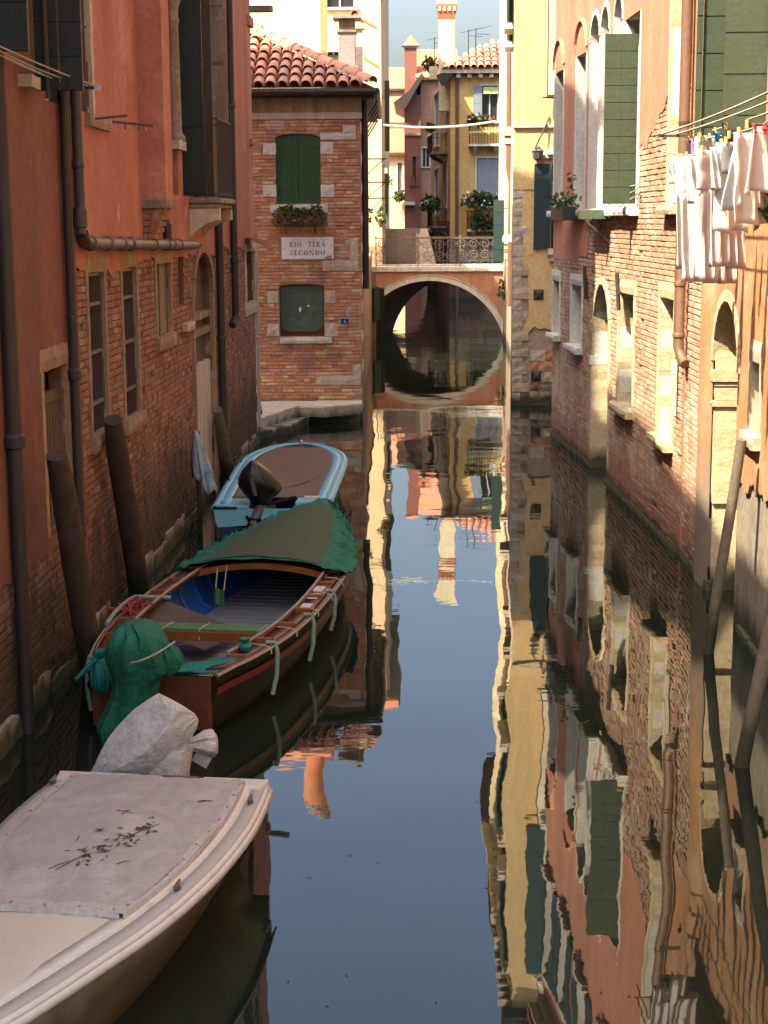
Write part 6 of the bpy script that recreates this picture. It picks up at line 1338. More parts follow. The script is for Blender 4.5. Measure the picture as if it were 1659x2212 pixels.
for (v0, v1, e, n1) in ((811, 838, .06, .06), (840, 848, .03, .035), (850, 880, .0, .02), (882, 895, .05, .05), (897, 1120, .0, .02)):
    z1_, z0_ = RN.z(1572, v0), max(-.5, RN.z(1572, v1)); mb = MB(); rough_slab(mb, RN, o['s0'] - .10 - e, o['s0'] + .035 + e * .5, z0_, z1_, -.41, n1, v0, jit=.008); mb.build('door_jamb', 'stone_cream', oh)
frame_stone(RN, oh, o, jw=.12, n0=-.30, n1=.05, lintel=.12, sill=0, jambs=False, mat='stone_cream', seed=70)
z1_ = RN.z(1572, 813); mb = MB(); rough_slab(mb, RN, o['s0'] - .02, o['s0'] + .02, z1_, z1_ + .55, -.40, .02, 4); mb.build('door_jamb', 'stone_cream', oh)
mb = MB(); back(mb, RN, dict(o, depth=.36)); mb.build('door_leaf', 'wood_old', oh)
o = NO[1]; frame_stone(RN, oh, o, jw=.1, n0=-.02, n1=.05, lintel=.2, sill=.12, mat='stone', seed=71)
for k in range(5): e_ = lerp(o['s0'], o['s1'], (k + .5) / 5); b = MB(); b.tube([RN.p(e_, o['z0'], -.06), RN.p(e_, o['z1'], -.06)], .014, 6); b.build('grille_bar', 'rust', oh)
for k in range(4): z = lerp(o['z0'], o['z1'], (k + .5) / 4); b = MB(); wbox(b, RN, o['s0'], o['s1'], z - .012, z + .012, -.075, -.05); b.build('grille_bar', 'rust', oh)
mb = MB(); rough_slab(mb, RN, NO[2]['s0'] - .35, NO[2]['s1'] + .1, 4.58, 4.70, -.1, .22, 3); mb.build('sill', 'stone_cream', oh)
mb = MB(); wbox(mb, RN, RN.s(1523, 200), RN.s(1529, 200), 4.7, 8.0, .03, .07); mb.build('plaster_edge', 'plaster_ochre', oh)
for nm, sh_, n0_, wdt_, lab in (('shutter', NO[2]['s0'] - .06, .02, .30, 'far green shutter leaf above the laundry'), ('shutter', NO[2]['s0'] - .02, .335, .06, None), ('shutter', NO[2]['s1'] - .05, .03, .40, 'near green shutter leaf at the right edge')):
    shutter_leaf(nm, oh, 'shutter_olive', RN.p(sh_, 4.74, n0_), RN.n * wdt_, V((0, 0, 3.0)), 8, nrm=RN.t, label=lab)
b = MB(); s_ = NO[2]['s0'] + .35; b.tube([RN.p(s_, 4.7, .05), RN.p(s_, 7.7, .05)], .025, 6); b.build('shutter_rod', 'terracotta', oh)
for o in NU:
    frame_stone(RN, oh, o, jw=.1, n0=-.02, n1=.05, lintel=.16, sill=.12, sill_n=.14, mat='stone', seed=int(o['s0'] * 9))
    for sd in (-1, 1):
        e = o['s0'] - .02 if sd < 0 else o['s1'] + .02; shutter_leaf('shutter', oh, 'shutter_dark', RN.p(e, o['z0'], .06), RN.t * sd * .5, V((0, 0, o['z1'] - o['z0'])), 4, nrm=RN.n)
mb = MB(); wbox(mb, RN, 0, RN.L, OH, OH + .14, -8, .45); mb.build('cornice', 'stone', oh); mb = MB(); mb.prism([RN.p(0, OH + .141, .5), RN.p(0, OH + .24, .5), RN.p(0, OH + 2, -4), RN.p(0, OH + .141, -8)], RN.t * RN.L); mb.build('roof', 'tile_base', oh)
r = random.Random(19); s = .0
while s < 11:
    l = r.uniform(.5, .9)
    if not NO[0]['s0'] - .2 < s + l / 2 < NO[0]['s1'] + .1: mb = MB(); rough_slab(mb, RN, s, s + l - .015, -.4, .07 + r.uniform(-.03, .04), 0, .06, s, jit=.015); mb.build('plinth_stone', 'stone_algae', oh)
    s += l
# ---------------------------------------------------------------- mooring poles
def pole(label, a, b, r0, r1, mat='pole_wood', seed=0, taper_top=True):
    a, b = V(a), V(b); n = 12; pts = []; rr = []
    for i in range(n + 1):
        t = i / n; p = a.lerp(b, t); pts.append(p + V((ns(t * 3, seed) * .015, ns(t * 3, seed + 5) * .015, 0)))
        q = lerp(r0, r1, t) * (1 + .06 * ns(t * 6, seed + 9)); rr.append(q * (.80 if (i == n and taper_top) else .95 if (i == n - 1 and taper_top) else 1))
    e = empty('mooring_pole', (a.x, a.y, 0), label, 'pole', 'mooring poles in the canal')
    mb = MB(); mb.tube(pts, rr, 12); mb.build('shaft', mat, e, smooth=True)
    return e
def ppole(label, ub, vb, ut, vt, r0, r1, dy=.0, **k):
    b = onZ(ub, vb, 0); t = onY(ut, vt, b.y + dy); d = (t - b); pole(label, b - d * (.8 / max(d.z, .1)), t, r0, r1, **k)
ppole('thick dark pole leaning against the left wall, nearest the green-covered motor', 205, 1470, 122, 983, .12, .112, dy=-1.05, seed=1)
ppole('tall dark pole before the barred windows on the left wall', 304, 1300, 244, 907, .125, .115, dy=-1.3, seed=2)
ppole('grey weathered post leaning by the walled-up arch on the left', 498, 1049, 470, 885, .11, .09, dy=-1.0, mat='pole_grey', seed=3)
ppole('brown pole leaning on the ochre house in the right foreground water', 1530, 1411, 1602, 950, .055, .05, dy=-.1, mat='pole_grey', seed=4, taper_top=False)
ppole('slanted pole cut by the right edge of the picture', 1602, 1655, 1700, 1180, .060, .055, dy=-.1, mat='pole_grey', seed=5, taper_top=False)
# painted cloth hung on a stake by the arch
q = onX(430, 1075, -2.92); st = empty('hung_cloth', (q.x, q.y, 0), 'pale blue and white cloth draped over a stake by the left wall', 'cloth')
top = onY(420, 928, q.y); mb = MB(); mb.tube([V((q.x, q.y + .05, -.6)), V((top.x + .03, q.y + .05, top.z - .03))], .035, 8); mb.build('stake', 'pole_wood', st)
rows = []; n = 14
for j in range(n + 1):
    t = j / n; row = []
    for i in range(9):
        a = i / 8 - .5; wdt = lerp(.05, .30, min(1, t * 1.6)) * (1.0 if t < .8 else 1.1); ctr = top.x + .02 + .11 * t
        drop = lerp(0, top.z - onY(430, 1062, q.y).z, t) * (1 - .22 * (a < 0) * t - .06 * math.sin(i * 2.1) * t)
        row.append(V((ctr + a * wdt, q.y - .05 - .05 * math.cos(a * 3) + .03 * math.sin(i * 2.4 + t * 2) * t, top.z - drop)))
    rows.append(row)
mb = MB(); mb.grid(rows); mb.build('cloth', 'towel_blue', st, smooth=True, solid=.008)

# ---------------------------------------------------------------- laundry
LD = 'washing hung on the lines at the right'
def garment(label, kind, s, n, z, wdt, ln, mat, seed=0, turn=.5, trim=None, peg='peg', lean=0.0):
    """hangs from a line point; turn = how much the cloth faces the camera (radians from the line)"""
    r = random.Random(seed); c = RN.p(s, z, n); ax = (RN.t * math.cos(turn) - RN.n * -math.sin(turn)).normalized(); dn = ax.cross(V((0, 0, 1))).normalized()
    e = empty('garment', c, label, 'laundry', LD)
    def strip(x0f, x1f, l, mat_, top=0.0, nm='cloth', ph=0.0, amp=.035, nu=9, nv=12, hem=0.0):
        rows = []
        for j in range(nv + 1):
            t = j / nv; row = []
            for i in range(nu):
                f = i / (nu - 1); x = lerp(x0f(t), x1f(t), f) * wdt
                fold = amp * (.25 + t) * math.sin(f * 11 + ph + seed + t * 1.2) + .015 * ns(f * 4 + seed, t * 3)
                row.append(c + ax * x + dn * (fold + lean * t) - V((0, 0, top + t * l + hem * math.sin(f * 9 + seed) * t)))
            rows.append(row)
        m_ = MB(); m_.grid(rows); return m_.build(nm, mat_, e, smooth=True, solid=.006)
    if kind == 'shirt':
        strip(lambda t: -.5 + .06 * t, lambda t: .5 - .06 * t, ln, mat, hem=.015); strip(lambda t: -.72 + .12 * t, lambda t: -.46 + .08 * t, ln * .52, mat, top=.03, nm='sleeve', ph=2); strip(lambda t: .46 - .08 * t, lambda t: .72 - .12 * t, ln * .48, mat, top=.03, nm='sleeve', ph=4)
    elif kind == 'pants':
        strip(lambda t: -.5, lambda t: .5, ln * .3, mat, nm='waist', amp=.02); strip(lambda t: -.5 + .02 * t, lambda t: -.02 - .06 * t, ln * .72, mat, top=ln * .29, nm='leg', ph=1); strip(lambda t: .02 + .03 * t, lambda t: .5 - .04 * t, ln * .70, mat, top=ln * .29, nm='leg', ph=3)
    elif kind == 'dress':
        strip(lambda t: -.22 - .3 * t, lambda t: .22 + .3 * t, ln, mat, hem=.02, amp=.05)
        if trim: strip(lambda t: -.26, lambda t: .26, ln * .14, trim, nm='yoke', top=-.02, amp=.03)
    elif kind == 'towel':
        strip(lambda t: -.5, lambda t: .5, ln, mat, hem=.01); strip(lambda t: -.5, lambda t: .5, ln * .8, mat, nm='back', ph=1.5, hem=.01)
    else:
        strip(lambda t: -.5 + .1 * t, lambda t: .5 - .12 * t, ln, mat, hem=.02, nu=7, nv=7)
    for f in (-.38, .38):
        b = MB(); p_ = c + ax * (f * wdt); b.obox(p_ + V((0, 0, .012)) + dn * .008, dn * .006, ax * .006, V((0, 0, .03))); b.obox(p_ + V((0, 0, .012)) - dn * .008, dn * .006, ax * .006, V((0, 0, .03))); b.build('peg', peg, e)
    return e
def sY(u, n): 
    return RN.sz(u, 400, n)[0]
N1, N2 = .34, .62; Z1 = 5.02
def z2(s): return 4.92 - .16 * math.sin(math.pi * min(1, max(0, (s - 1.6) / 6.5)))
lw = empty('clothes_line', RN.p(1.7, 5.08, .2), 'washing lines strung on iron arms along the ochre house', 'clothes line')
b = MB(); b.bar(RN.p(1.72, 5.07, 0), RN.p(1.72, 5.07, .66), .025, .03); b.build('arm', 'iron', lw); b = MB(); b.bar(RN.p(1.2, RN.z(1478, 365), 0), RN.p(1.2, RN.z(1478, 365), .3), .02, .025); b.build('arm', 'iron', lw)
for n_ in (.62, .45, .20):
    b = MB(); b.tube(rope_pts(RN.p(1.72, 5.09, n_), RN.p(9.0, 5.12, n_), .03, 10), .011, 6); b.build('line', 'rope_line', lw)
b = MB(); b.tube([RN.p(s, z2(s), N2) for s in [1.7 + .3 * k for k in range(26)]], .009, 5); b.build('line', 'rope_line', lw)
b = MB(); b.tube([RN.p(s, Z1 - .08 * math.sin((s - 1.7) * .4), N1) for s in [1.7 + .3 * k for k in range(24)]], .009, 5); b.build('line', 'rope_line', lw)
for k, (u, kind, w_, l_, m_, lab, trn) in enumerate((
    (1497, 'small', .22, .42, 'cloth_dark', 'dark purple cloth on the back line at the far end', 1.0), (1507, 'small', .2, .48, 'cloth_lilac', 'lilac cloth on the back washing line', 1.0), (1517, 'small', .24, .52, 'cloth_white', 'small white cloth on the back line next to the lilac one', .9),
    (1527, 'small', .3, .5, 'cloth_sage', 'sage and pink striped cloth on the back line', .9), (1552, 'small', .2, .2, 'cloth_blue', 'bright blue crumpled cloth over the back line', .8), (1580, 'small', .3, .25, 'cloth_dark', 'black crumpled cloth high on the back line', .8))):
    garment(lab, kind, sY(u, N1), N1, Z1 - .02, w_, l_, m_, seed=k + 1, turn=trn)
for k, (u, kind, w_, l_, m_, lab, trn, tr_) in enumerate((
    (1490, 'shirt', .34, .5, 'cloth_white', 'short white shirt, farthest on the front washing line', .95, None), (1502, 'pants', .36, 1.18, 'cloth_white', 'long white trousers hanging lowest at the far end', .9, None),
    (1525, 'pants', .42, 1.28, 'cloth_white', 'wide white trousers in the middle of the washing line', .9, None), (1536, 'small', .2, .3, 'cloth_red', 'small red cloth squeezed between white clothes', .9, None),
    (1548, 'shirt', .42, .95, 'cloth_white', 'white shirt with dark print folds mid-line', .8, None), (1562, 'pants', .46, 1.26, 'cloth_pinkish', 'rose-grey trousers with hanging cuffs', .85, None), (1576, 'pants', .4, 1.12, 'cloth_pinkish', 'second rose-grey trousers nearer the dress', .7, None),
    (1590, 'shirt', .4, .8, 'cloth_white', 'white shirt just before the grey pouch', .7, None), (1598, 'small', .3, .3, 'cloth_grey', 'grey cloth pouch hanging before the white dress', .7, None), (1618, 'dress', .55, .66, 'cloth_white', 'white dress with red trim nearest on the line', .8, 'cloth_red'),
    (1630, 'towel', .42, .78, 'cloth_white', 'white towel with red hem at the near end', .7, 'cloth_red'), (1652, 'dress', .4, .55, 'cloth_pinkish', 'pink garment at the right edge of the laundry', .7, 'cloth_red'))):
    s_ = sY(u, N2); garment(lab, kind, s_, N2 + .02 * (k % 3), z2(s_) - .03, w_ * 1.15, l_ * .9, m_, seed=20 + k, turn=trn + .15, trim=tr_)
# plant reaching in from the right edge
q = onY(1662, 418, 13.2); bush('potted_plant', q, .14, .2, .22, 150, .12, 'leafy green plant entering at the right edge by the laundry', 31, pot=False)
# ---------------------------------------------------------------- boats
class Boat:
    def __init__(s, name, label, stern, head, st, zs):
        s.o = V((stern[0], stern[1], 0)); s.f = V((head[0], head[1], 0)).normalized(); s.r = V((s.f.y, -s.f.x, 0)); s.st = st; s.L = st[-1][0]; s.zs = zs
        s.e = empty(name, s.o + s.f * s.L / 2, label, 'boat')
    def p(s, x, d, z): return s.o + s.r * x + s.f * d + V((0, 0, z))
    def hb(s, d):
        st = s.st
        if d <= st[0][0]: return st[0][1]
        for i, ((a, x), (b, y)) in enumerate(zip(st, st[1:])):
            if d <= b:                                   # smooth interpolation through the stations
                t = (d - a) / (b - a); p0 = st[max(i - 1, 0)][1]; p3 = st[min(i + 2, len(st) - 1)][1]
                return max(0, .5 * (2 * x + (y - p0) * t + (2 * p0 - 5 * x + 4 * y - p3) * t * t + (3 * x - p0 - 3 * y + p3) * t ** 3))
        return 0
    def z(s, d): return s.zs(d / s.L)
    def ds(s, n=34, a=0.0, b=None):
        b = s.L if b is None else b; return [lerp(a, b, 1 - (1 - k / n) ** 1.5) for k in range(n + 1)]
    def skin(s, prof, name, mat, a=0.0, b=None, transom=True, n=34, parent=None, smooth=True):
        """prof(d) -> list of (x fraction, z); both sides"""
        rows = []
        for d in s.ds(n, a, b):
            h = s.hb(d); pr = prof(d); row = [s.p(-x * h, d, z) for x, z in pr] + [s.p(x * h, d, z) for x, z in pr[-2::-1]]
            rows.append(row)
        mb = MB(); mb.grid(rows)
        if transom: mb.add(rows[0], [tuple(range(len(rows[0])))])
        return mb.build(name, mat, parent or s.e, smooth=smooth)
    def band(s, x0, z0, x1, z1, name, mat, a=0.0, b=None, n=40, sides=(-1, 1), parent=None, absolute=False, th=0):
        """a strip following the sheer: from half-breadth - x0 to half-breadth - x1 (metres)"""
        mb = MB(); dd = s.ds(n, a, b)
        for sd in sides:
            rows = []
            for d in dd:
                h = s.hb(d); zz = s.z(d); rows.append([s.p(sd * max(0, h - x0), d, zz + z0), s.p(sd * max(0, h - (x0 + x1) / 2), d, zz + (z0 + z1) / 2), s.p(sd * max(0, h - x1), d, zz + z1)])
            mb.grid(rows)
        return mb.build(name, mat, parent or s.e, smooth=True, solid=th)
    def rail(s, x, z, r, name, mat, a=0.0, b=None, sides=(-1, 1), parent=None, n=40):
        for sd in sides:
            mb = MB(); mb.tube([s.p(sd * max(0, s.hb(d) - x), d, s.z(d) + z) for d in s.ds(n, a, b)], r, 7); mb.build(name, mat, parent or s.e, smooth=True)

# ---- wooden boat with green tarpaulin
gb = Boat('wooden_boat', 'dark wooden rowing boat with green tarpaulin over its bow and blue inside', (-2.16, 12.75), (.13, 1), [(0, .54), (.7, .72), (1.5, .85), (2.4, .905), (3.4, .905), (4.4, .86), (5.4, .73), (6.3, .53), (7.0, .30), (7.75, .015)], lambda t: .47 + .10 * (1 - t) ** 2 * .6 + .55 * max(0, t - .55) ** 1.5)
gprof = lambda d: [(1, gb.z(d)), (.975, gb.z(d) - .12), (.90, .14), (.74, -.05), (.45, -.16), (0, -.2)]
gb.skin(gprof, 'hull', 'hull_black')
gb.band(-.012, -.10, -.006, -.16, 'stripe', 'hull_red', 0, 5.6)
b = MB(); rows = [[gb.p(x * gb.hb(0), -.012, z) for x in (-.93, 0, .93)] for z in (.08, gb.z(0) - .01)]; b.grid(rows); b.build('transom', 'varnish', gb.e, solid=.015)
gb.band(-.012, .0, .022, .012, 'gunwale', 'varnish', th=.025)
gb.rail(-.016, .004, .013, 'rubbing_strake', 'strake')
gb.band(.04, .012, .20, -.015, 'side_deck', 'varnish', .25, 4.55, th=.015)
gb.band(.20, -.012, .215, .04, 'coaming', 'varnish', .6, 4.5, th=.018)
gb.rail(.21, .045, .014, 'coaming_cap', 'strake', .6, 4.45)
for sd in (-1, 1):
    for k in range(7):
        d = .55 + k * .6; h = gb.hb(d); b = MB(); b.obox(gb.p(sd * (h - .11), d, gb.z(d) + .025), gb.r * .075, gb.f * .02, V((0, 0, .022))); b.build('deck_knee', 'varnish_orange', gb.e)
# inside skin, ribs, floor
gb.skin(lambda d: [(.93, gb.z(d) - .02), (.90, gb.z(d) - .2), (.80, .10), (.6, -.01), (0, -.03)], 'lining', 'boat_blue_in', .05, 7.0, transom=False)
for k in range(8):
    d = 1.3 + k * .48; h = gb.hb(d); pr = [(.92, gb.z(d) - .04), (.885, gb.z(d) - .2), (.785, .115), (.6, .005)]
    for sd in (-1, 1):
        b = MB(); b.tube([gb.p(sd * x * h, d, z) for x, z in pr], .024, 5); b.build('rib', 'boat_blue_in', gb.e)
for k in range(24):
    d = 2.05 + k * .17; h = gb.hb(d) * .66; b = MB(); b.obox(gb.p(0, d, .035), gb.r * h, gb.f * .072, V((0, 0, .012))); b.build('floor_slat', 'boat_slat', gb.e)
for k in range(9):
    d = .35 + k * .17; h = gb.hb(d) * .66; b = MB(); b.obox(gb.p(0, d, .06), gb.r * h, gb.f * .05, V((0, 0, .014))); b.build('floor_slat', 'boat_slat_tan', gb.e)
# thwart
d = 1.72; h = gb.hb(d) - .10; b = MB(); b.obox(gb.p(.02, d + .06, gb.z(d) - .035), gb.r * h, gb.f * .105, V((0, 0, .014))); th_ = b.build('thwart', 'thwart_green', gb.e, bevel=.006)
b = MB(); b.obox(gb.p(.02, d - .06, gb.z(d) - .085), gb.r * (h - .03), gb.f * .018, V((0, 0, .042))); b.build('thwart_face', 'varnish_orange', gb.e)
for x in (-.35, .0, .55):
    b = MB(); b.tube([gb.p(x, d + .17, gb.z(d) - .02), gb.p(x - .02, d + .06, gb.z(d) - .018), gb.p(x - .04, d - .055, gb.z(d) - .025), gb.p(x - .04, d - .085, gb.z(d) - .12)], .007, 5); b.build('lashing', 'rope', th_)
# arched beam at the edge of the covered foredeck
d = 4.05; h = gb.hb(d) - .17; pts = [gb.p(x * h, d - .02 * x * x, gb.z(d) + .02 + .10 * (1 - x * x)) for x in [k / 8 - 1 for k in range(17)]]
b = MB()
for a, c in zip(pts, pts[1:]): b.hexa([a, c, c + gb.f * .03, a + gb.f * .03, a - V((0, 0, .065)), c - V((0, 0, .065)), c + gb.f * .03 - V((0, 0, .065)), a + gb.f * .03 - V((0, 0, .065))])
b.build('deck_beam', 'varnish_orange', gb.e)
b = MB(); b.grid([[gb.p(x * (gb.hb(d) - .04), d, gb.z(d) + .01 + .085 * (1 - x * x) * min(1, (7.6 - d) / 2)) for x in [k / 6 - 1 for k in range(13)]] for d in [4.08 + .25 * k for k in range(15)]]); b.build('foredeck', 'varnish', gb.e)
# loose board, pail, rope, papers
b = MB(); c = gb.p(-.40, 2.5, .30); b.obox(c, (gb.r * .38 + V((0, 0, -.14))), gb.f * .36 + gb.r * .10, V((0, .03, .02)).normalized() * .012); b.build('loose_board', 'board_brown', None, 'dark brown board lying loose in the green-covered boat', 'board')
b = MB(); c = gb.p(-.2, 1.15, .13); b.obox(c, (gb.r * .26 + V((0, 0, .08))), gb.f * .22 - gb.r * .12, V((0, 0, .012))); b.build('loose_board', 'board_brown', None, 'second dark board on the tan stern slats of the wooden boat', 'board')
rr = random.Random(4); e = empty('rope_bundle', gb.p(-.80, 2.2, .5), 'knot of red rope on the left side deck of the wooden boat', 'rope')
for k in range(7):
    p0 = gb.p(-.84 + rr.uniform(-.12, .12), 2.1 + rr.uniform(-.15, .2), gb.z(2) + .03 + rr.random() * .05); b = MB(); b.tube([p0, p0 + V((rr.uniform(-.12, .14), rr.uniform(-.1, .1), .05)), p0 + V((rr.uniform(0, .3), rr.uniform(-.15, .1), -.02 - .12 * (k % 3)))], .011, 5); b.build('strand', 'red_rope', e)
e = empty('bow_line', gb.p(-.35, 3.55, .4), 'white cord with a green rag hanging inside the wooden boat', 'rope'); b = MB(); b.tube([gb.p(-.45, 3.95, .56), gb.p(-.45, 3.85, .34)], .007, 5); b.tube([gb.p(-.36, 4.0, .58), gb.p(-.36, 3.85, .34)], .007, 5); b.build('cord', 'rope', e)
b = MB(); rows = [[gb.p(-.46 + .10 * i / 4, 3.84 - .02 * math.sin(i * 2), .36 - .09 * j + .02 * math.sin(i * 1.7)) for i in range(5)] for j in range(3)]; b.grid(rows); b.build('rag', 'thwart_green', e, solid=.01)
for k, (d, x) in enumerate(((2.55, .80), (3.0, .79), (3.35, .78))):
    b = MB(); b.obox(gb.p(x - .02, d, gb.z(d) + .018), gb.r * .05, gb.f * .11, V((0, 0, .003))); b.build('paper', 'cloth_lilac' if k > 5 else 'cloth_white', None, ('white paper strip on the right side deck near the thwart', 'white paper strip in the middle of the right side deck', 'white paper strip on the right side deck nearest the tarpaulin')[k], 'paper', 'paper strips on the side deck')
# hose fenders over the side and cord lashings
for k, (d, sd, l) in enumerate(((1.05, 1, .42), (2.15, 1, .40), (3.2, 1, .36), (.35, -1, .42))):
    b = MB(); h = gb.hb(d); z = gb.z(d); b.tube([gb.p(sd * (h - .06), d, z + .03), gb.p(sd * (h + .02), d, z + .035), gb.p(sd * (h + .04), d - .01, z - .05), gb.p(sd * (h + .035), d - .03, z - l * .6), gb.p(sd * (h + .0), d - .06, z - l)], .021, 8)
    b.build('fender_hose', 'hose', None, ('pale green hose fender nearest the stern on the right side', 'pale green hose fender amidships on the right side', 'pale green hose fender by the arched beam on the right side', 'pale green hose fender on the left stern quarter')[k], 'fender', 'hose fenders', smooth=True)
b = MB(); pts = [gb.p(-(gb.hb(d) + .02) * 1.0, d, gb.z(d) + .03 + .05 * math.sin((d - 1.4) * 2.2)) for d in (1.5, 1.8, 2.1, 2.4, 2.6)] + [gb.p(-.62, 2.75, gb.z(2.7) + .02)]; b.tube(pts, .02, 7); b.build('hose', 'hose', None, 'green hose curling over the left side of the wooden boat', 'hose', smooth=True)
for d in (.95, 1.6, 2.4, 3.1, 3.8, 4.6, 5.3):
    h = gb.hb(d); b = MB(); b.tube([gb.p(h - .17, d + .04, gb.z(d) + .03), gb.p(h - .05, d, gb.z(d) + .035), gb.p(h + .025, d - .01, gb.z(d) + .01), gb.p(h + .03, d - .02, gb.z(d) - .04)], .007, 5); b.build('lashing', 'rope', gb.e)
# tarpaulin: green sheet, browner faded middle
def tarp(x0, x1, d0, d1, lift, amp, nx, nd, seed, over=0.0):
    rows = []
    for j in range(nd + 1):
        d = lerp(d0, d1, j / nd); h = gb.hb(min(d, gb.L - .05)); row = []
        for i in range(nx + 1):
            f = lerp(x0, x1, i / nx); edge_ = max(0, abs(f) - .62) / .38; ww = max(h, .10) * (1 + over)
            x = f * ww + .03 * ns(d * 3, seed + i * .3) * edge_; cam_ = .13 * (1 - min(1, f * f)) * min(1, (8.0 - d) / 2.2)
            zz = gb.z(min(d, gb.L)) + lift + cam_ - .08 * max(0, abs(f) - .98) * 5 * over + amp * edge_ * (ns(d * 7 + seed, f * 6) + .6 * ns(d * 15, f * 13 + seed)) + amp * .06 * ns(d * 2.2, f * 3 + seed)
            dd = d + .10 * ns(f * 3 + seed, 2) * (1 if j in (0, nd) else 0)
            row.append(gb.p(x, dd, zz))
        rows.append(row)
    return rows
b = MB(); b.grid(tarp(-1.02, 1.06, 4.0, 7.6, .05, .085, 56, 70, 3, .05)); tp = b.build('tarpaulin', 'tarp_green', None, 'green tarpaulin spread over the bow of the wooden boat', 'tarpaulin', smooth=True, solid=.008)
b = MB(); b.grid(tarp(-.70, .70, 4.06, 7.0, .066, .012, 24, 30, 8)); b.build('faded_middle', 'tarp_olive', tp, smooth=True)
tp.children[0].matrix_parent_inverse.identity()
# teal cloth across the stern corner
rows = [[gb.p(lerp(-.02, gb.hb(.05 + .5 * t) - .02, i / 10), .04 + .55 * t * (i / 10) + .05 * t, gb.z(0) + .018 + .02 * ns(i * .6, t * 4) - .10 * math.sin(math.pi * t) * (1 - i / 14)) for i in range(11)] for t in [j / 7 for j in range(8)]]
b = MB(); b.grid(rows); b.build('stern_cloth', 'tarp_teal', None, 'teal cloth stretched over the right stern corner of the wooden boat', 'cloth', smooth=True, solid=.008)
b = MB(); c = gb.p(gb.hb(.75) - .14, .82, gb.z(.7) + .05); b.lathe(c - V((0, 0, .03)), [(.05, 0), (.06, .03), (.03, .06), (.05, .10)], 9); b.build('cloth_knot', 'tarp_teal', None, 'knotted end of the teal cloth on the right gunwale', 'cloth', smooth=True)
# ---- draped outboard motors
def drape(rings, name, mat, parent, wr=.012, seed=0, n=26, smooth=True):
    """rings: (centre, axis-u, axis-v, ru, rv, squareness)"""
    rows = []
    for j, (c, au, av, ru, rv, sq) in enumerate(rings):
        row = []
        for k in range(n):
            t = 2 * math.pi * k / n; cx_, sx_ = math.cos(t), math.sin(t); m = (abs(cx_) ** sq + abs(sx_) ** sq) ** (-1 / sq)
            w_ = 1 + wr / max(ru, .05) * (2.6 * ns(cx_ * 2.6 + seed, sx_ * 2.6, j * .22) + 1.6 * ns(cx_ * 6.5, sx_ * 6.5 + seed, j * .12))
            row.append(V(c) + V(au) * (cx_ * m * ru * w_) + V(av) * (sx_ * m * rv * w_))
        rows.append(row)
    mb = MB(); mb.grid(rows, True); mb.add(rows[-1], [tuple(range(n))]); mb.add(rows[0], [tuple(range(n))[::-1]])
    return mb.build(name, mat, parent, smooth=smooth)
X_, Y_, Z_ = V((1, 0, 0)), V((0, 1, 0)), V((0, 0, 1))
c0 = gb.p(-.02, -.22, 0); gm = empty('outboard_motor', c0, 'outboard motor under a deep green cover on the wooden boat stern', 'outboard motor')
def hood(levels, Y, name, mat, parent, wr=.012, seed=0, sq=2.8, n=44, lean=0.0):
    R_ = []
    for k, (v, uL, uR, rv) in enumerate(levels):
        y = Y + lean * k; a, b_ = onY(uL, v, y), onY(uR, v, y); R_.append(((a + b_) / 2 + Y_ * 0, X_, Y_, (b_ - a).length / 2, rv, sq))
    return drape(R_, name, mat, parent, wr, seed, n)
hood([(1640, 228, 300, .15), (1590, 222, 312, .18), (1562, 215, 322, .19), (1540, 226, 331, .19), (1508, 240, 336, .19), (1482, 246, 338, .20), (1462, 245, 346, .23), (1445, 239, 372, .25), (1420, 232, 374, .27), (1395, 234, 364, .28), (1378, 243, 357, .27), (1364, 252, 348, .25), (1353, 259, 332, .21), (1346, 264, 312, .14), (1343, 272, 292, .05)], 12.48, 'cover', 'tarp_green', gm, .012, 1)
bc = empty('bucket_cover', onY(220, 1487, 12.7), 'turquoise cloth cover tied over the left stern corner of the wooden boat', 'cover')
hood([(1489, 210, 234, .09), (1478, 200, 240, .12), (1452, 199, 238, .12), (1432, 203, 233, .10), (1420, 207, 224, .05), (1414, 205, 226, .06), (1405, 206, 224, .06), (1402, 211, 219, .02)], 12.75, 'cover', 'tarp_teal', bc, .012, 9, sq=2.3)
b = MB(); b.tube([onY(208, 1424, 12.65), onY(190, 1440, 12.62), onY(164, 1468, 12.6)], .02, 6); b.build('strap', 'tarp_teal', bc)
hood([(1462, 340, 352, .05), (1452, 335, 378, .11), (1438, 335, 392, .13), (1422, 335, 393, .14), (1405, 335, 382, .13), (1390, 340, 364, .08)], 12.44, 'tiller_cover', 'tarp_green', gm, .012, 4)
b = MB(); pts = [onY(u, v, 12.48 - .315 * math.sin(math.pi * (k + .6) / 11.2)) for k, (u, v) in enumerate([(lerp(240, 378, k / 10), lerp(1436, 1386, k / 10) + 14 * math.sin(math.pi * k / 10)) for k in range(11)])]; b.tube(pts, .007, 5); b.build('cord', 'rope', gm)

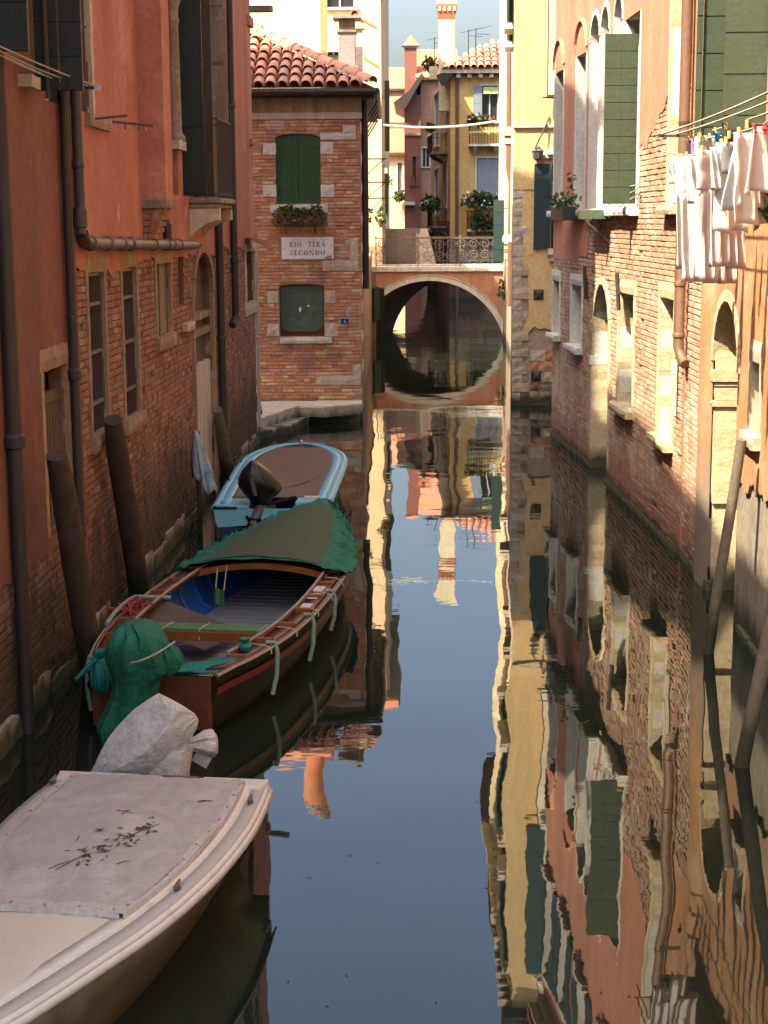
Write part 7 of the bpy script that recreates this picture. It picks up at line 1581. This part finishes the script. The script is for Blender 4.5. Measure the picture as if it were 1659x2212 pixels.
# ---- blue fibreglass boat
bb = Boat('motor_boat', 'light blue fibreglass boat with brown canvas cover', (-1.90, 20.85), (0, 1), [(0, .75), (1, .775), (2.4, .80), (3.6, .82), (4.4, .80), (5.0, .70), (5.45, .54), (5.75, .33), (5.9, .02)], lambda t: .50 + .10 * max(0, t - .5) ** 2)
bb.skin(lambda d: [(1, bb.z(d) - .03), (.97, .32), (.93, .22)], 'topside', 'hull_blue'); bb.skin(lambda d: [(.932, .222), (.86, .02), (.7, -.12), (.35, -.2), (0, -.22)], 'bottom', 'hull_navy')
bb.band(-.03, -.045, -.012, .0, 'rim_lip', 'hull_blue', th=.012); bb.band(-.012, .0, .055, .02, 'rim', 'hull_blue', th=.012); bb.band(.055, .02, .075, .006, 'rim_groove', 'hull_blue', th=.008); bb.band(.075, .006, .20, .01, 'side_deck', 'hull_blue', a=.0, th=.012)
b = MB(); rows = []
for d in [lerp(.62, 5.42, k / 26) for k in range(27)]:
    h = max(.03, bb.hb(d) - .19); rows.append([bb.p(x * h, d, bb.z(d) + .012 - .05 * (1 - x * x) * math.sin(math.pi * (d - .62) / 4.8) - .02 * max(0, math.sin((x * .8 + (d - 1.2) * .9)) * math.exp(-(x - .4 + (d - 2) * .5) ** 2 * 8)) + .004 * ns(d * 4, x * 4)) for x in [k / 9 - 1 for k in range(19)]])
b.grid(rows); b.build('cover', 'cover_brown', None, 'brown canvas cover stretched over the blue boat', 'cover', smooth=True, solid=.006)
b = MB(); pts = [bb.p(x, 1.25 + 1.9 * ((x + .35) / 1.0) ** 2, .475 + .012) for x in [-.3 + .95 * k / 12 for k in range(13)]]; b.tube(pts, [.004] + [.018] * 11 + [.004], 6); b.build('cover_fold', 'cover_brown', None, 'long fold rope-like across the brown canvas cover', 'cover', smooth=True)
zt_ = .50
for (x0, x1, d0, d1) in ((-.72, -.28, 0, .55), (.30, .72, .3, .62)): b = MB(); b.hexa([bb.p(x0, d0, zt_ - .05), bb.p(x1, d0, zt_ - .05), bb.p(x1 - .02, d1, zt_ - .05), bb.p(x0 + .02, d1, zt_ - .05), bb.p(x0, d0, zt_ + .008), bb.p(x1, d0, zt_ + .008), bb.p(x1 - .02, d1, zt_ + .014), bb.p(x0 + .02, d1, zt_ + .014)]); b.build('stern_deck', 'hull_blue', bb.e, bevel=.012)
b = MB(); b.hexa([bb.p(-.30, -.01, .2), bb.p(.72, -.01, .2), bb.p(.70, .05, .2), bb.p(-.30, .05, .2), bb.p(-.30, -.01, .37), bb.p(.72, -.01, .37), bb.p(.70, .05, .37), bb.p(-.30, .05, .37)]); b.build('transom', 'hull_blue', bb.e, bevel=.01)
b = MB(); b.obox(bb.p(.05, .34, .28), bb.r * .62, bb.f * .28, V((0, 0, .02))); b.build('motor_well', 'hull_blue', bb.e)
b = MB(); b.hexa([bb.p(-.745, -.02, .47), bb.p(-.44, -.02, .47), bb.p(-.44, 0, .47), bb.p(-.745, 0, .47), bb.p(-.745, -.03, .495), bb.p(-.44, -.03, .495), bb.p(-.44, .0, .495), bb.p(-.745, .0, .495)]); b.build('rub_strip', 'motor_black', bb.e)
for (x, d, r_) in ((-.64, .12, .022), (.0, 5.86, .028)):
    b = MB(); b.lathe(bb.p(x, d, bb.z(d) + .015), [(r_, 0), (r_ * 1.1, .02), (r_ * .7, .05), (.004, .06)], 10); b.build('fitting', 'steel', bb.e, smooth=True)
for (x, d) in ((-.78, 2.1), (-.79, 3.9)): b = MB(); b.obox(bb.p(x, d, .53), bb.r * .012, bb.f * .06, V((0, 0, .012))); b.build('cleat', 'motor_black', bb.e)
b = MB(); b.obox(bb.p(.52, .42, .53), bb.r * .1, bb.f * .05, V((0, 0, .03))); b.build('seat_cushion', 'cloth_white', None, 'white cushion in the stern of the blue boat', 'cushion', bevel=.02) if False else b.build('seat_cushion', 'cloth_white', None, 'white cushion in the stern of the blue boat', 'cushion')
mo = empty('outboard_motor', bb.p(-.22, .1, .3), 'glossy black outboard motor tilted up on the blue boat', 'outboard motor')
def axes(d): d = V(d).normalized(); a = d.orthogonal().normalized(); return d, a, d.cross(a)
A = onY(566, 1085, 20.95)
hood([(1106, 547, 566, .06), (1092, 542, 574, .09), (1078, 538, 588, .14), (1066, 527, 602, .20), (1056, 519, 609, .23), (1044, 514, 603, .25), (1030, 515, 593, .25), (1016, 522, 580, .22), (1005, 532, 567, .17), (998, 538, 556, .11), (995, 542, 550, .04)], 20.98, 'cowl', 'motor_black', mo, .003, 3, sq=2.6)
hood([(1070, 546, 556, .03), (1050, 541, 552, .03), (1034, 538, 546, .03)], 20.73, 'stripe', 'motor_grey', mo, .0, 3)  # highlight on the cowl put in as a pale grey strip
ax = V((0, 0, 1))
lo = onY(548, 1125, 20.72); b = MB(); b.tube([A - ax * .1, A.lerp(lo, .4), lo], [.085, .065, .05], 10); b.build('leg', 'motor_grey', mo, smooth=True)
b = MB(); b.obox(lo + V((.02, 0, .02)), V((.07, -.10, 0)), V((.02, .03, .0)), V((0, 0, .018))); b.obox(lo + V((.0, .02, -.06)), V((.02, .05, 0)), V((.01, 0, 0)), V((0, 0, .08))); b.build('cavitation_plate', 'motor_black', mo)
for k in range(3):
    t = 2.094 * k; b = MB(); b.obox(lo + V((-.04 + .05 * math.cos(t), -.10, .05 * math.sin(t))), V((.045 * math.cos(t), .01, .045 * math.sin(t))), V((-.02 * math.sin(t), .012, .02 * math.cos(t))), V((0, .006, 0))); b.build('propeller_blade', 'motor_black', mo)
b = MB(); b.bar(A + V((.05, .1, -.05)), A + V((.42, .3, .02)), .035, .035); b.build('tiller', 'motor_black', mo); b = MB(); b.obox(A + V((.06, .12, -.16)), V((.1, 0, 0)), V((0, .06, 0)), V((0, 0, .09))); b.build('clamp', 'motor_grey', mo)

# ---- cream fibreglass boat, nearest
wb = Boat('motor_boat', 'cream fibreglass boat with mauve-grey cover in the left foreground', (-1.675, 10.22), (-.126, -1), [(0, .715), (.4, .745), (.85, .76), (1.45, .725), (1.95, .65), (2.35, .555), (2.75, .43), (3.05, .33), (3.4, .2), (3.85, .01)], lambda t: .535 + .05 * t)
wb.skin(lambda d: [(1.0, wb.z(d) - .045), (.975, wb.z(d) - .09), (.89, .36), (.76, .16), (.60, -.04), (.35, -.2), (0, -.24)], 'hull', 'hull_cream')
wb.band(-.03, -.07, -.012, -.03, 'rubbing_strip', 'rim_white', th=.012); wb.band(-.012, -.03, .012, -.004, 'rim_edge', 'rim_white', th=.01); wb.band(.012, -.004, .095, .004, 'rim_band', 'rim_grey', th=.008); wb.band(.095, .004, .102, .012, 'rim_step', 'rim_white', th=.006); wb.band(.102, .012, .20, .016, 'rim_inner', 'rim_white', th=.008); wb.band(.20, .016, .215, -.02, 'rim_inside', 'rim_white', th=.01)
b = MB(); rows = []
for d in [lerp(2.15, 3.7, k / 14) for k in range(15)]:
    h = max(.01, wb.hb(d) - .10); rows.append([wb.p(x * h, d, wb.z(d) + .010 + .018 * (1 - x * x)) for x in [k / 8 - 1 for k in range(17)]])
b.grid(rows); b.build('foredeck', 'deck_cream', wb.e, smooth=True)
# stern coamings with the motor cut-out
for (x0, x1) in ((-.715, -.27), (.16, .715)):
    b = MB(); b.hexa([wb.p(x0, -.01, .42), wb.p(x1, -.01, .42), wb.p(x1, .16, .42), wb.p(x0, .16, .42), wb.p(x0, -.01, .557), wb.p(x1, -.01, .557), wb.p(x1 - .03, .16, .563), wb.p(x0 + .03, .16, .563)]); b.build('stern_coaming', 'rim_white', wb.e, bevel=.012)
b = MB(); b.obox(wb.p(0, -.0, .36), wb.r * .70, wb.f * .02, V((0, 0, .10))); b.build('transom', 'hull_cream', wb.e)
def cov(x, d): return wb.z(d) + .056 + .020 * (1 - x * x) * math.sin(math.pi * min(1, max(0, (d - .1) / 2.3))) + .010 * ns(x * 1.6, d * 1.8) - .006 * max(0, 1 - abs(ns(x * 1.3 + 2, d * 2.2) * 6)) - .004 * max(0, 1 - abs(ns(x * 2.3, d * 1.4 + 5) * 6)) + .003 * ns(x * 9, d * 9)
b = MB(); rows = []
for d in [lerp(.12, 2.26, k / 70) for k in range(71)]:
    h = wb.hb(d) - .165; rows.append([wb.p(x * h, d, cov(x, d)) for x in [k / 30 - 1 for k in range(61)]])
b.grid(rows); cvr = b.build('cover', 'cover_mauve', None, 'mauve-grey tarpaulin cover buttoned over the cream boat', 'cover', smooth=True)
for sd in (-1, 1):
    b = MB(); rows = []
    for d in [lerp(.12, 2.28, k / 30) for k in range(31)]:
        h = wb.hb(d) - .165; rows.append([wb.p(sd * (h - .022), d, cov(1, d) + .006), wb.p(sd * (h + .026), d, cov(1, d) + .002), wb.p(sd * (h + .03), d, cov(1, d) - .03)])
    b.grid(rows); b.build('hem', 'cover_edge', cvr, smooth=True)
b = MB(); rows = []
for k in range(25):
    x = k / 12 - 1; h = wb.hb(2.26) - .165; rows.append([wb.p(x * h, 2.24 - .06, cov(x, 2.24) + .004), wb.p(x * h, 2.27 + .008 * ns(k * .9, 1), cov(x, 2.24) + .002), wb.p(x * h, 2.28, cov(x, 2.24) - .03)])
b.grid(rows); b.build('hem', 'cover_edge', cvr, smooth=True)
for sd in (-1, 1):
    for k in range(10):
        d = .2 + k * .22; b = MB(); b.lathe(wb.p(sd * (wb.hb(d) - .165), d, cov(1, d) + .004), [(.009, 0), (.009, .006), (.004, .009)], 8); b.build('button', 'steel' if k % 3 else 'terracotta', cvr)
for k in range(5): x = lerp(-.9, .9, k / 4); h = wb.hb(2.24) - .165; b = MB(); b.lathe(wb.p(x * h, 2.24, cov(x, 2.24) + .004), [(.009, 0), (.009, .006), (.004, .009)], 8); b.build('button', 'steel', cvr)
b = MB(); b.tube([wb.p(-.02, lerp(.13, 2.24, k / 30), cov(-.03, lerp(.13, 2.24, k / 30)) + .001) for k in range(31)], .004, 5); b.build('seam', 'cover_edge', cvr)
# cleats and eyes on the rim (right side in the picture is port: -r is towards +X)
def side(d, x): return wb.p(-(wb.hb(d) - x), d, 0)
for (d, x, sgn) in ((.42, .06, -1), (1.83, .07, -1), (.22, .05, 1)):
    e = empty('cleat', wb.p(sgn * (wb.hb(d) - x), d, .55), ('grey cleat on the rim near the stern corner of the cream boat', 'grey cleat on the rim beside the corner of the mauve cover', 'dark cleat on the far stern corner of the cream boat')[0 if d == .42 else 1 if d > 1 else 2], 'cleat', 'cleats of the cream boat')
    c = wb.p(sgn * (wb.hb(d) - x), d, wb.z(d) + .012); b = MB(); b.lathe(c, [(.022, 0), (.016, .02)], 8); b.build('base', 'motor_grey', e); b = MB(); b.tube([c - wb.f * .055 + V((0, 0, .03)), c + V((0, 0, .022)), c + wb.f * .055 + V((0, 0, .03))], [.008, .014, .008], 7); b.build('horn', 'motor_grey', e, smooth=True)
for d in (.16, .40, 1.1):
    c = wb.p(-(wb.hb(d) - .145), d, wb.z(d) + .025); b = MB(); b.tube([c + wb.f * .022, c + wb.f * .022 + V((0, 0, .03)), c - wb.f * .022 + V((0, 0, .03)), c - wb.f * .022], .005, 6); b.build('eye', 'steel', wb.e)
# dead leaves and twigs on the cover
rr = random.Random(12)
db = empty('dead_leaves', wb.p(0, 1.0, .7), 'scatter of dead leaves and twigs on the mauve-grey cover', 'leaves')
def on_cov(u, v, dz=.006):
    p = onZ(u, v, .615); q = p - wb.o; d = q.dot(wb.f); x = q.dot(wb.r); h = max(.1, wb.hb(d) - .165)
    return V((p.x, p.y, cov(max(-1, min(1, x / h)), d) + dz))
for k in range(80):
    t = rr.random(); u, v = lerp(165, 330, t) + rr.gauss(0, 12), lerp(1865, 1790, t) + rr.gauss(0, 9); p = on_cov(u, v); a = rr.uniform(0, 6.28); l = rr.uniform(.010, .032); w_ = l * rr.uniform(.12, .5)
    ax_ = V((math.cos(a), math.sin(a), rr.uniform(-.1, .25))); ay_ = V((-math.sin(a), math.cos(a), rr.uniform(-.2, .2)))
    b = MB(); b.add([p - ax_ * l, p + ay_ * w_, p + ax_ * l + V((0, 0, .004)), p - ay_ * w_, p + V((0, 0, .005))], [(0, 1, 4), (1, 2, 4), (2, 3, 4), (3, 0, 4)]); b.build('leaf', 'leaf_debris', db)
for (u0, v0, u1, v1) in ((105, 1884, 150, 1868), (120, 1886, 190, 1850), (250, 1756, 290, 1762), (262, 1762, 282, 1753), (250, 1872, 280, 1864), (290, 1805, 345, 1783), (165, 1820, 172, 1810), (428, 1731, 460, 1724), (425, 1729, 455, 1727)):
    p, q = on_cov(u0, v0), on_cov(u1, v1); b = MB(); b.tube([p, (p + q) / 2 + V((.004, 0, .006)), q], [.002, .003, .0015], 5); b.build('twig', 'leaf_debris', db)
for k in range(26):
    p = on_cov(rr.uniform(5, 470), rr.uniform(1725, 1985), .004); b = MB(); a = rr.uniform(0, 6); l = rr.uniform(.004, .010); b.add([p + V((math.cos(a + j * 1.57) * l * (1 if j % 2 else .4), math.sin(a + j * 1.57) * l * (1 if j % 2 else .4), .001)) for j in range(4)], [(0, 1, 2, 3)]); b.build('crumb', 'leaf_debris', db)
b = MB(); p = on_cov(216, 1799); b.add([p + V((.03 * math.cos(t) * (1 + .3 * math.sin(3 * t)), .018 * math.sin(t), .012 * abs(math.cos(t)))) for t in [6.283 * k / 10 for k in range(10)]] + [p], [(k, (k + 1) % 10, 10) for k in range(10)]); b.build('leaf', 'leaf_dry', db)
# its outboard motor wrapped in pale canvas, tilted up
wm_ = empty('outboard_motor', wb.p(-.06, -.15, .5), 'tilted outboard motor wrapped in pale canvas on the cream boat', 'outboard motor')
YM = 10.45
ST = [(0, 6, 0, -6, .02), (30, 22, -5, -13, .05), (60, 44, -9, -24, .09), (88, 60, -9, -53, .13), (115, 70, -9, -61, .15), (140, 77, -7, -64, .17), (170, 84, -1, -62, .18), (205, 86, 10, -55, .18), (230, 86, 24, -42, .17), (246, 62, 31, -30, .15), (262, 34, 20, -21, .10), (274, 8, 4, -8, .03)]
rows = []; NN = 36
for j, (al, tp_, rg, bt, dp) in enumerate(ST):
    def q_(off, dep): return onY(190 + .857 * al - .518 * off, 1690 - .518 * al - .857 * off, YM + dep)
    key = [(tp_, 0), (rg, -dp), (bt, -.02), (rg - 8, dp * .9)]; row = []
    for k in range(NN):
        t = k / NN * 4; i = int(t); f = t - i; o0, d0 = key[i]; o1, d1 = key[(i + 1) % 4]; off = lerp(o0, o1, f); dep = lerp(d0, d1, f)
        bul = math.sin(math.pi * f) * .18; off += (off - rg) * bul * .6; dep += (dep) * bul * .5
        wv = ns(k * .9, al * .012, 3) * 2.6 + ns(k * 2.1, al * .02, 7) * 1.6; tip = 1 + 2.0 * max(0, 1 - al / 90)
        row.append(q_(off + wv * .55 * tip * (1 if al > 0 else .2), dep + wv * .0032 * tip))
    rows.append(row)
b = MB(); b.grid(rows, True); b.add(rows[-1], [tuple(range(NN))]); b.add(rows[0], [tuple(range(NN))[::-1]]); b.build('cowl_cover', 'motor_cloth', wm_, smooth=True)
c0 = onY(368, 1640, YM + .05); R_ = [(c0 + V((-.015 * k, 0, .09 - .085 * k)), X_, Y_, .150 + .008 * k, .14, 2.4) for k in range(5)]
drape(R_, 'leg_cover', 'motor_cloth', wm_, .012, 5)
a1 = onY(418, 1606, YM + .3); b1 = onY(466, 1600, YM + .36); d_ = (b1 - a1).normalized(); R_ = [(a1.lerp(b1, t) + V((0, 0, dz)), V((0, 0, 1)), d_.cross(V((0, 0, 1))), r_, r_ * .9, 2.4) for t, r_, dz in ((-.25, .035, 0), (.1, .05, .0), (.5, .085, -.0), (.85, .10, -.01), (1.0, .075, -.02), (1.06, .02, -.025))]
drape(R_, 'propeller_cover', 'motor_cloth', wm_, .006, 8)
b = MB(); c = onY(436, 1640, YM + .33); b.obox(c, V((.05, .0, -.03)), V((.0, .012, 0)), V((.02, 0, .035))); b.build('skeg', 'cover_edge', wm_)
b = MB(); c = onY(225, 1690, YM - .12); b.obox(c, V((.06, 0, .01)), V((0, .04, 0)), V((0, 0, .035))); b.tube([c, c + V((.08, -.02, .04)), c + V((.14, -.02, .02))], .02, 6); b.build('tiller_grip', 'motor_black', wm_)
b = MB(); b.obox(wb.p(-.10, -.03, .44), wb.r * .12, wb.f * .05, V((0, 0, .09))); b.build('clamp', 'motor_grey', wm_)

# a little flotsam on the water
fl = MB(); rr = random.Random(77)
for k in range(60):
    u, v = rr.uniform(600, 1500), 700 + 1500 * rr.random() ** 1.3; p = onZ(u, v, .004)
    if not -1.0 < p.x < 2.9: continue
    a = rr.uniform(0, 6.28); l = rr.uniform(.006, .022)
    fl.add([p + V((math.cos(a) * l, math.sin(a) * l, 0)), p + V((-math.sin(a) * l * .4, math.cos(a) * l * .4, 0)), p - V((math.cos(a) * l, math.sin(a) * l, 0)), p + V((math.sin(a) * l * .4, -math.cos(a) * l * .4, 0))], [(0, 1, 2, 3)])
fl.build('floating_specks', 'leaf_dry', None, 'tiny leaves and specks floating on the canal', 'debris', kind='stuff')
